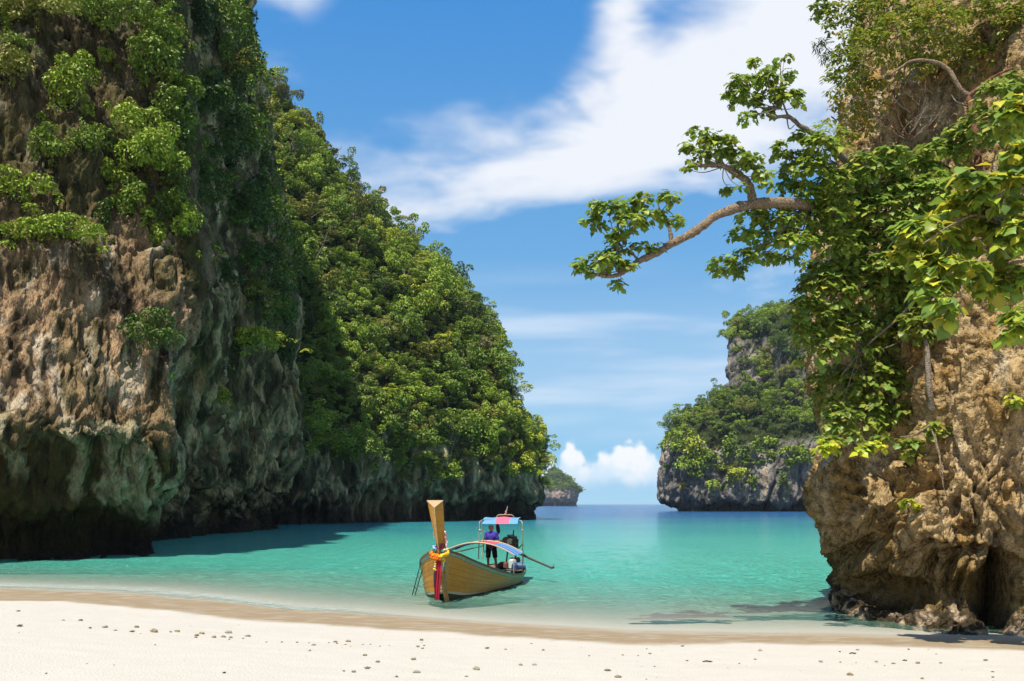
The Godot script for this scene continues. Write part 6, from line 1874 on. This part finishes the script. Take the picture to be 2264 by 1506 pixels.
		for e in [[-0.5, 0.86], [-0.46, 1.0], [0.30, 1.0], [0.42, 0.8], [0.5, 0.4]]:      # rounded box by stacked rings
			for j in 12:
				var a := TAU * j / 12.0
				var cx := signf(cos(a)) * pow(absf(cos(a)), 0.45)
				var cz := signf(sin(a)) * pow(absf(sin(a)), 0.45)
				s.vert(Vector3(cx * h.x * 0.5 * e[1], h.y * e[0], cz * h.z * 0.5 * e[1]), Vector3(cx, 0.8 if e[0] > 0.35 else 0.0, cz).normalized())
		for r in 4:
			for j in 12:
				var a: int = r * 12 + j
				var b: int = r * 12 + (j + 1) % 12
				s.tri(a, a + 12, b + 12); s.tri(a, b + 12, b)
		s.c = PackedColorArray()
		var m := paint(q[4], 0.45)
		part("body", s.mesh(), m, t)
		s = rod(Vector3(h.x * 0.28, h.y * 0.45, 0), Vector3(h.x * 0.28, h.y * 0.62, 0), 0.03, 8)
		s.c = PackedColorArray()
		part("cap", s.mesh(), paint(Color(0.3, 0.04, 0.03), 0.5), t)
		s = Shape.new()
		s.tube(curve([Vector3(-h.x * 0.35, h.y * 0.4, 0), Vector3(-h.x * 0.3, h.y * 0.6, 0), Vector3(h.x * 0.05, h.y * 0.62, 0), Vector3(h.x * 0.12, h.y * 0.42, 0)], false, 3), spread(0.014, 0.014, 10), 5)
		s.c = PackedColorArray()
		part("handle", s.mesh(), m, t)
	var p := at(1148, 1252, 33.8)
	t = thing("cask", "blue plastic cask lying on its side at the very stern", "cask", p)
	s = Shape.new()
	s.tube(PackedVector3Array([Vector3(-0.24, 0, 0), Vector3(-0.22, 0, 0), Vector3(-0.1, 0, 0), Vector3(0.1, 0, 0), Vector3(0.22, 0, 0), Vector3(0.24, 0, 0)]), PackedFloat32Array([0.10, 0.125, 0.14, 0.14, 0.125, 0.10]), 14)
	s.c = PackedColorArray()
	part("body", s.mesh(), paint(Color(0.045, 0.10, 0.24), 0.4), t)
	for x in [-0.12, 0.12]:
		s = rod(Vector3(x - 0.012, 0, 0), Vector3(x + 0.012, 0, 0), 0.148, 14)
		s.c = PackedColorArray()
		part("hoop", s.mesh(), paint(Color(0.03, 0.07, 0.18), 0.4), t)
	for q in [["dark bundle of rope and tarpaulin heaped beside the white jerrycan", [1112, 1250, 34.0], Vector3(0.28, 0.16, 0.2), Color(0.05, 0.035, 0.03)], ["reddish-brown bundle heaped behind the jerrycans at the stern", [1140, 1240, 34.4], Vector3(0.2, 0.14, 0.2), Color(0.20, 0.10, 0.07)]]:
		s = Shape.new()
		for k in 9: s.ball(rv(0.5) * q[2], q[2] * rng.randf_range(0.4, 0.65), 9, 6, Color.WHITE, Basis(rv(), rng.randf() * 0.6))
		s.c = PackedColorArray()
		o = part("gear_bundle", s.mesh(), paint(q[3], 0.85))
		o.position = at(q[1][0], q[1][1], q[1][2])
		tag(o, q[0], "bundle", "bundles of gear at the stern")
	s = Shape.new()
	var loop := PackedVector3Array()
	for k in 14:
		var a := TAU * k / 13.0
		loop.push_back(at(1072 + 3.2 * sin(a), 1205 + 17.0 * cos(a), 33.05))
	s.off = loop[0]
	s.tube(loop, spread(0.014, 0.014, 14), 5)
	s.c = PackedColorArray()
	o = part("hose_loop", s.mesh(), paint(Color(0.03, 0.05, 0.035), 0.5))
	o.position = loop[0]
	tag(o, "dark hose hanging in a long loop beside the man's left side", "hose")
# ------------------------------------------------------------------ the man
# bones [from, to, radius, radius] joined with a smooth minimum and meshed as surface nets
func nets(bones: Array, cell: float, blend: float, tint := Color.WHITE) -> Shape:
	var lo := Vector3(1e9, 1e9, 1e9)
	var hi := -lo
	for b in bones:
		var r := Vector3.ONE * (maxf(b[2], b[3]) + blend + cell * 2.0)
		lo = lo.min(b[0] - r).min(b[1] - r)
		hi = hi.max(b[0] + r).max(b[1] + r)
	var nx := int((hi.x - lo.x) / cell) + 2
	var ny := int((hi.y - lo.y) / cell) + 2
	var nz := int((hi.z - lo.z) / cell) + 2
	var f := PackedFloat32Array()
	f.resize(nx * ny * nz)
	f.fill(10.0)
	for b in bones:
		var a: Vector3 = b[0]
		var ab: Vector3 = b[1] - b[0]
		var l2 := maxf(ab.length_squared(), 1e-9)
		var m := maxf(b[2], b[3]) + blend * 1.5 + cell * 2.0
		var p0: Vector3 = ((b[0].min(b[1]) - Vector3.ONE * m - lo) / cell).floor()
		var p1: Vector3 = ((b[0].max(b[1]) + Vector3.ONE * m - lo) / cell).ceil()
		for z in range(maxi(0, int(p0.z)), mini(nz, int(p1.z) + 1)):
			for y in range(maxi(0, int(p0.y)), mini(ny, int(p1.y) + 1)):
				for x in range(maxi(0, int(p0.x)), mini(nx, int(p1.x) + 1)):
					var p := lo + Vector3(x, y, z) * cell - a
					var h := clampf(p.dot(ab) / l2, 0.0, 1.0)
					var d := (p - ab * h).length() - lerpf(b[2], b[3], h)
					var k := (z * ny + y) * nx + x
					var o := f[k]
					var g := clampf(0.5 + 0.5 * (o - d) / blend, 0.0, 1.0)
					f[k] = lerpf(o, d, g) - blend * g * (1.0 - g)
	var s := Shape.new()
	var id := {}
	var step := [0, 1, nx, nx + 1, nx * ny, nx * ny + 1, nx * ny + nx, nx * ny + nx + 1]
	var edges := [[0, 1], [2, 3], [4, 5], [6, 7], [0, 2], [1, 3], [4, 6], [5, 7], [0, 4], [1, 5], [2, 6], [3, 7]]
	for z in nz - 1:
		for y in ny - 1:
			for x in nx - 1:
				var k := (z * ny + y) * nx + x
				var first := f[k] < 0.0
				var mixed := false
				for c in 8:
					if (f[k + step[c]] < 0.0) != first:
						mixed = true
						break
				if not mixed: continue
				var sum := Vector3.ZERO
				var m := 0
				for e in edges:
					var a: float = f[k + step[e[0]]]
					var b: float = f[k + step[e[1]]]
					if (a < 0.0) == (b < 0.0): continue
					var t := a / (a - b)
					var pa := Vector3(e[0] & 1, (e[0] >> 1) & 1, e[0] >> 2)
					var pb := Vector3(e[1] & 1, (e[1] >> 1) & 1, e[1] >> 2)
					sum += pa.lerp(pb, t)
					m += 1
				var g := Vector3(f[k + 1] - f[k], f[k + nx] - f[k], f[k + nx * ny] - f[k])
				id[k] = s.vert(lo + (Vector3(x, y, z) + sum / m) * cell, g.normalized(), tint)
	for k in id:
		var x: int = k % nx
		var y: int = (k / nx) % ny
		var z: int = k / (nx * ny)
		if x == 0 or y == 0 or z == 0: continue
		var inside := f[k] < 0.0
		for e in [[1, nx, nx * ny], [nx, nx * ny, 1], [nx * ny, 1, nx]]:
			if (f[k + e[0]] < 0.0) == inside: continue
			var a: int = id.get(k - e[1] - e[2], -1)
			var b: int = id.get(k - e[2], -1)
			var d: int = id.get(k - e[1], -1)
			if a < 0 or b < 0 or d < 0: continue
			if inside: s.tri(a, b, id[k]); s.tri(a, id[k], d)
			else: s.tri(a, id[k], b); s.tri(a, d, id[k])
	return s

func man() -> void:
	# standing at the helm, turned a little to the left of the picture, hands forward on the bar
	var base := at(1086.5, 1260, 33.35)
	base.y = 0.47
	var t := thing("person", "person in purple-blue T-shirt, black shorts and dark cap standing at the boat's helm", "person", base)
	var k := 1.0
	var yaw := Basis(Vector3.UP, -0.25)
	var v := func(x: float, y: float, z: float) -> Vector3: return yaw * (Vector3(x, y, z) * k)
	var hipl: Vector3 = v.call(-0.095, 0.86, 0.0); var hipr: Vector3 = v.call(0.095, 0.86, 0.0)
	var kneel: Vector3 = v.call(-0.12, 0.46, 0.03); var kneer: Vector3 = v.call(0.15, 0.46, 0.02)
	var ankl: Vector3 = v.call(-0.13, 0.08, -0.03); var ankr: Vector3 = v.call(0.19, 0.08, -0.05)
	var waist: Vector3 = v.call(0.0, 1.0, 0.0); var chest: Vector3 = v.call(0.0, 1.24, 0.0)
	var neck: Vector3 = v.call(0.0, 1.42, 0.0); var head: Vector3 = v.call(-0.01, 1.54, 0.03)
	var shl: Vector3 = v.call(-0.17, 1.34, 0.0); var shr: Vector3 = v.call(0.17, 1.34, 0.0)
	var ell: Vector3 = v.call(-0.24, 1.08, 0.02); var elr: Vector3 = v.call(0.25, 1.08, 0.0)
	var wrl: Vector3 = v.call(-0.10, 0.99, 0.20); var wrr: Vector3 = v.call(0.16, 0.98, 0.22)
	var bones := [[hipl, hipr, 0.105, 0.105], [hipl, kneel, 0.082, 0.055], [hipr, kneer, 0.082, 0.055], [kneel, ankl, 0.056, 0.036], [kneer, ankr, 0.056, 0.036], [ankl, ankl + v.call(-0.02, -0.05, 0.15), 0.038, 0.03], [ankr, ankr + v.call(0.03, -0.05, 0.14), 0.038, 0.03],
		[waist + v.call(-0.05, 0, 0), waist + v.call(0.05, 0, 0), 0.105, 0.105], [waist, chest, 0.12, 0.125], [chest + v.call(-0.075, 0, 0), chest + v.call(0.075, 0, 0), 0.118, 0.118], [shl, shr, 0.06, 0.06], [chest, neck, 0.09, 0.052], [neck, head, 0.052, 0.06],
		[shl, ell, 0.052, 0.040], [shr, elr, 0.052, 0.040], [ell, wrl, 0.038, 0.027], [elr, wrr, 0.038, 0.027]]
	var skin := paint(Color(0.26, 0.125, 0.07), 0.5)
	skin.vertex_color_use_as_albedo = true
	var body := nets(bones, 0.016, 0.03)
	# head: skull, jaw, nose, ears, with eyes and mouth as small darker marks
	var h := nets([[head + yaw * Vector3(0, 0.035, -0.012), head + yaw * Vector3(0, 0.03, 0.012), 0.088, 0.084], [head + yaw * Vector3(0, -0.02, 0.012), head + yaw * Vector3(0, -0.075, 0.045), 0.066, 0.040], [head + yaw * Vector3(0, 0.012, 0.09), head + yaw * Vector3(0, -0.018, 0.107), 0.010, 0.015],
		[head + yaw * Vector3(-0.083, 0.0, 0.0), head + yaw * Vector3(-0.088, 0.025, -0.008), 0.013, 0.017], [head + yaw * Vector3(0.083, 0.0, 0.0), head + yaw * Vector3(0.088, 0.025, -0.008), 0.013, 0.017], [neck, head, 0.05, 0.055]], 0.008, 0.02)
	for e in [[-0.031, 0.018, 0.083, 0.012], [0.031, 0.018, 0.083, 0.012]]:
		h.ball(head + yaw * Vector3(e[0], e[1], e[2]), Vector3.ONE * e[3], 8, 6, Color(0.12, 0.12, 0.12))
	h.ball(head + yaw * Vector3(0, -0.05, 0.082), Vector3(0.022, 0.005, 0.008), 8, 5, Color(0.5, 0.35, 0.35), yaw)
	var add := func(to: Shape, s: Shape) -> void:
		var o := to.v.size()
		to.v.append_array(s.v); to.n.append_array(s.n); to.c.append_array(s.c)
		for i in s.i: to.i.push_back(i + o)
	add.call(body, h)
	# hands closed round the bar: palm, four fingers in two bends, thumb from the palm's side
	for q in [[wrl, (wrl - ell).normalized(), 1.0], [wrr, (wrr - elr).normalized(), -1.0]]:
		var w: Vector3 = q[0]
		var d: Vector3 = q[1]
		var side := d.cross(Vector3.UP).normalized()
		var down := side.cross(d).normalized() * -1.0
		var hb := [[w, w + d * 0.05, 0.026, 0.024], [w + d * 0.05 + side * 0.02, w + d * 0.075 + side * 0.03, 0.018, 0.014], [w + d * 0.05 - side * 0.02, w + d * 0.075 - side * 0.03, 0.018, 0.014]]
		for f in 4:
			var o := side * (f - 1.5) * 0.021
			var lf: float = [0.034, 0.040, 0.037, 0.028][f]
			var a := w + d * 0.08 + o
			var b := a + d * lf * 0.8 + down * lf * 0.5
			hb.append([a - d * 0.02, a, 0.0105, 0.0098]); hb.append([a, b, 0.0098, 0.009]); hb.append([b, b + down * lf * 0.8 - d * lf * 0.3, 0.009, 0.0078])
		var ta: Vector3 = w + d * 0.03 + side * 0.03 * q[2]
		var tb: Vector3 = ta + side * 0.022 * q[2] + d * 0.025 + down * 0.012
		hb.append([w + d * 0.02, ta, 0.016, 0.013]); hb.append([ta, tb, 0.012, 0.0105]); hb.append([tb, tb + d * 0.02 + down * 0.018, 0.0105, 0.009])
		add.call(body, nets(hb, 0.006, 0.008))
	part("body", body.mesh(), skin, t)
	var g := 0.017
	var shirt := nets([[waist + v.call(-0.055, -0.09, 0), waist + v.call(0.055, -0.09, 0), 0.118, 0.118], [waist + v.call(0, -0.08, 0), chest, 0.125 + g, 0.13 + g], [chest + v.call(-0.075, 0, 0), chest + v.call(0.075, 0, 0), 0.118 + g, 0.118 + g], [shl, shr, 0.064 + g, 0.064 + g], [chest, neck + v.call(0, -0.035, 0), 0.09 + g, 0.055 + g],
		[shl, shl.lerp(ell, 0.62), 0.056 + g, 0.054 + g], [shr, shr.lerp(elr, 0.62), 0.056 + g, 0.054 + g]], 0.014, 0.03)
	shirt.c = PackedColorArray()
	part("shirt", shirt.mesh(), paint(Color(0.040, 0.030, 0.24), 0.8, 0.3), t)
	var shorts := nets([[hipl + v.call(0, 0.05, 0), hipr + v.call(0, 0.05, 0), 0.113, 0.113], [hipl, hipl.lerp(kneel, 0.85), 0.10, 0.092], [hipr, hipr.lerp(kneer, 0.85), 0.10, 0.092]], 0.014, 0.025)
	shorts.c = PackedColorArray()
	part("shorts", shorts.mesh(), paint(Color(0.010, 0.009, 0.014), 0.85, 0.3), t)
	var cap := Shape.new()
	var cb := yaw * Basis(Vector3.RIGHT, -0.1)
	for r in 6:
		for j in 14:
			var a := TAU * j / 14.0
			var e := 0.5 * PI * r / 5.0
			cap.vert(head + cb * Vector3(0.1 * sin(a) * cos(e), 0.045 + 0.085 * sin(e), 0.106 * cos(a) * cos(e) - 0.004), cb * Vector3(sin(a) * cos(e), sin(e), cos(a) * cos(e)))
	for r in 5:
		for j in 14:
			var a := r * 14 + j
			var b := r * 14 + (j + 1) % 14
			cap.tri(a, b, b + 14); cap.tri(a, b + 14, a + 14)
	cap.ball(head + cb * Vector3(-0.03, 0.05, 0.13), Vector3(0.075, 0.008, 0.07), 12, 5, Color.WHITE, cb)
	cap.c = PackedColorArray()
	part("cap", cap.mesh(), paint(Color(0.015, 0.014, 0.016), 0.8), t)
	var hair := Shape.new()
	hair.ball(head + cb * Vector3(0, 0.015, -0.035), Vector3(0.093, 0.075, 0.075), 12, 8, Color.WHITE, cb)
	hair.c = PackedColorArray()
	part("hair", hair.mesh(), paint(Color(0.012, 0.010, 0.010), 0.6), t)
# ------------------------------------------------------------------ coral stones and drift on the sand
func stone_mesh(seed_: int, flat: float, knobs: float) -> ArrayMesh:
	var s := Shape.new()
	var n := FastNoiseLite.new()
	n.seed = seed_
	n.frequency = 0.9
	n.fractal_octaves = 4
	var rows := 9
	var sides := 14
	for r in rows + 1:
		for j in sides + 1:
			var e := PI * r / rows
			var a := TAU * (j % sides) / sides
			var o := Vector3(sin(e) * cos(a), cos(e), sin(e) * sin(a))
			var k := 1.0 + knobs * n.get_noise_3dv(o * 1.3) + knobs * 0.9 * n.get_noise_3dv(o * 3.4 + Vector3.ONE * 9.0)
			s.vert(o * k * Vector3(0.5, 0.5 * flat, 0.36), o)
	s.n = grid_normals(s.v, sides + 1, rows + 1)
	for r in rows:
		for j in sides:
			var a := r * (sides + 1) + j
			s.tri(a, a + 1, a + sides + 2); s.tri(a, a + sides + 2, a + sides + 1)
	s.c = PackedColorArray()
	return s.mesh()

func sand_point(px: float, py: float) -> Vector3:
	var d := 10.0
	for k in 40:
		var p := at(px, py, d)
		var gap := p.y - sand_height(p.x, p.z)
		if absf(gap) < 0.002: break
		d += gap / ((py - 1115.0) / F + 0.05)
	return at(px, py, d)

func stones() -> void:
	rng.seed = 333
	var kinds := []
	for k in 10: kinds.append(stone_mesh(40 + k, 0.5 if k % 3 else 0.34, 0.55 if k % 2 else 0.8))
	var pale := []
	for c in [Color(0.42, 0.34, 0.225), Color(0.37, 0.285, 0.16), Color(0.48, 0.42, 0.32), Color(0.29, 0.23, 0.155), Color(0.10, 0.08, 0.065)]:
		var m := paint(c, 0.9, 0.25)
		m.albedo_texture = M.rock_grain
		m.heightmap_enabled = true
		m.heightmap_texture = M.rock_relief
		m.heightmap_scale = 0.5
		m.uv1_triplanar = true
		m.uv1_scale = Vector3(4, 4, 4)
		pale.append(m)
	# [px, py, width, tone]: tones 0 tan, 1 ochre, 2 pale, 3 brown, 4 black
	var a := [[40, 1352, 11, 3], [43, 1385, 16, 3], [140, 1372.5, 8, 1], [178, 1372, 12, 3], [199, 1389, 8, 3], [232, 1387, 15, 2], [255, 1394.5, 9, 1], [302, 1387.5, 13, 3], [292, 1397, 13, 1], [340, 1397.5, 20, 0], [377, 1398, 8, 1], [392, 1397.5, 15, 0], [446, 1402, 15, 0], [435, 1406, 13, 1], [433, 1409.5, 9, 0], [473, 1409.5, 13, 2], [494, 1409, 12, 0], [510, 1410.5, 10, 3], [507, 1414, 6, 3], [505, 1400, 17, 2], [548, 1407.5, 16, 2], [537, 1412, 7, 1],
		[589, 1420, 5, 3], [623, 1420, 6, 3], [657, 1421, 7, 3], [683, 1422, 5, 3], [693, 1427, 12, 0], [727, 1421.5, 5, 3], [741, 1420, 10, 1], [745, 1423, 6, 3], [770, 1419, 13, 0], [802, 1426, 7, 3], [819, 1425.5, 6, 3], [840, 1429.5, 5, 3], [861, 1428.5, 5, 3], [932, 1416, 10, 3], [924, 1430, 9, 0], [938, 1428, 6, 3], [934, 1434, 8, 2], [764, 1426, 6, 3], [775, 1430, 5, 3]]
	var b := [[807, 1450, 12, 1], [835, 1464, 11, 0], [812, 1478, 17, 0], [782, 1486.5, 12, 1], [760, 1484, 8, 3], [914, 1458.5, 13, 0], [921, 1488, 18, 2], [877, 1497, 9, 3], [496, 1488, 9, 4], [343, 1426, 6, 3], [102, 1489.5, 6, 3], [252, 1471, 5, 0], [685, 1439, 8, 2], [1053, 1481, 19, 2], [1031, 1497, 10, 0], [1343, 1483, 17, 1], [1366, 1498, 19, 0], [1429, 1502, 5, 4], [1879, 1493.5, 17, 1], [2039, 1501, 9, 0], [1151, 1471.5, 11, 0], [1182, 1471.5, 12, 2], [2195, 1486, 8, 0], [2195, 1498, 8, 3]]
	var c := [[1077, 1434, 11, 3], [1118, 1436.5, 7, 3], [1175, 1424, 6, 3], [1201, 1438, 8, 1], [1430, 1435.5, 5, 4], [1437, 1446, 9, 0], [1509, 1429.5, 10, 1], [1519, 1462, 7, 4], [1635, 1467.5, 5, 3], [1670, 1459, 8, 1], [1681, 1439.5, 11, 2], [1857, 1441.5, 6, 4], [1896, 1437.5, 9, 1], [1815, 1463.5, 11, 2], [1858, 1464.5, 7, 1], [1938, 1464, 9, 2], [1956, 1473, 6, 4], [1975, 1468, 11, 1], [2030, 1466.5, 12, 1], [2009, 1436, 7, 3], [2070, 1447, 6, 3], [2080, 1467, 8, 3], [2179, 1460, 12, 1], [1303, 1450.5, 5, 3], [1377, 1449, 6, 3], [1411, 1450, 5, 3], [1447, 1474, 5, 4]]
	var tone_word := ["tan", "ochre", "pale", "brown", "black"]
	var put := func(list: Array, place: String, group: String) -> void:
		list.sort_custom(func(x, y): return x[0] < y[0])
		var seen := {}
		for q in list:
			var size := "large" if q[2] >= 15 else "mid-sized" if q[2] >= 10 else "small"
			var key: String = size + " " + tone_word[q[3]]
			var nth: int = seen.get(key, 0)
			seen[key] = nth + 1
			var p := sand_point(q[0], q[1])
			var w: float = 0.8 * q[2] * -p.z / F
			var o := part("coral_stone", kinds[rng.randi() % kinds.size()], pale[q[3]])
			o.transform = Transform3D(Basis(Vector3.UP, rng.randf_range(-0.5, 0.5)).scaled(Vector3(w, w * rng.randf_range(0.9, 1.2), w)), p + Vector3(0, w * 0.12, 0))
			tag(o, "%s from left of the %s stones %s" % [NTH[mini(nth, 39)], key, place], "stone", group)
	put.call(a, "by the damp sand, left of the boat", "coral stones on the beach")
	put.call(b, "along the bottom edge of the beach", "coral stones on the beach")
	put.call(c, "on the sand right of the boat", "coral stones on the beach")
	# driftwood
	for q in [[1564, 1464, 22, "dark driftwood stick, thickest of the three, on the sand right of the middle"], [1885, 1446, 16, "thin dark twig on the sand towards the right end of the beach"], [2000, 1462, 10, "short broken twig among small stones at the right of the beach"]]:
		var p := sand_point(q[0], q[1])
		var w: float = q[2] * -p.z / F
		var s := Shape.new()
		s.tube(PackedVector3Array([Vector3(-w * 0.5, 0.012, 0.02), Vector3(-w * 0.1, 0.02, 0.0), Vector3(w * 0.2, 0.016, 0.03), Vector3(w * 0.5, 0.01, 0.0)]), PackedFloat32Array([0.008, 0.012, 0.011, 0.006]), 6)
		s.tube(PackedVector3Array([Vector3(w * 0.1, 0.018, 0.02), Vector3(w * 0.25, 0.03, 0.05)]), PackedFloat32Array([0.007, 0.004]), 5)
		s.c = PackedColorArray()
		var o := part("driftwood", s.mesh(), paint(Color(0.05, 0.04, 0.032), 0.9))
		o.position = p
		tag(o, q[3], "driftwood", "driftwood on the beach")
	# crumbs of shell and coral
	var where := []
	var tint := PackedColorArray()
	for k in 900:
		var x := rng.randf_range(-11.0, 11.0)
		var z := -rng.randf_range(9.5, 21.0)
		var sw := seaward(x, z)
		if sw > -2.2: continue
		if rng.randf() > 0.25 + 0.75 * exp(-pow((sw + 4.6) / 1.4, 2.0)): continue
		var w := 0.008 + 0.022 * pow(rng.randf(), 3.0)
		where.append(Transform3D(Basis(Vector3.UP, rng.randf() * TAU).scaled(Vector3(w, w * 0.7, w)), Vector3(x, sand_height(x, z) + w * 0.1, z)))
		var g := rng.randf_range(0.1, 0.45)
		tint.push_back(Color(g * 1.1, g * 0.9, g * 0.65))
	var m := paint(Color.WHITE, 0.9)
	m.vertex_color_use_as_albedo = true
	tag(copies("shell_crumbs", kinds[2], m, where, tint), "crumbs of shell and coral scattered over the dry sand", "shells", "", "stuff")
func _ready() -> void:
	var t0 := Time.get_ticks_msec()
	lens_and_light()
	print("sky ", Time.get_ticks_msec() - t0)
	cliffs()
	print("cliffs ", Time.get_ticks_msec() - t0)
	beach()
	sea()
	print("sea ", Time.get_ticks_msec() - t0)
	M.tinted_leaf = paint(Color.WHITE, 0.52, 0.36)
	M.tinted_leaf.vertex_color_use_as_albedo = true
	M.tinted_leaf.backlight_enabled = true
	M.tinted_leaf.backlight = Color(0.55, 0.55, 0.55)
	headland_woods()
	print("woods ", Time.get_ticks_msec() - t0)
	point_woods()
	island_woods()
	cliff_shrubs()
	print("shrubs ", Time.get_ticks_msec() - t0)
	leaf_stock()
	overhanging_tree()
	right_growth()
	print("right ", Time.get_ticks_msec() - t0)
	boat()
	boat_dressing()
	man()
	print("boat ", Time.get_ticks_msec() - t0)
	stones()
	print("stones ", Time.get_ticks_msec() - t0)
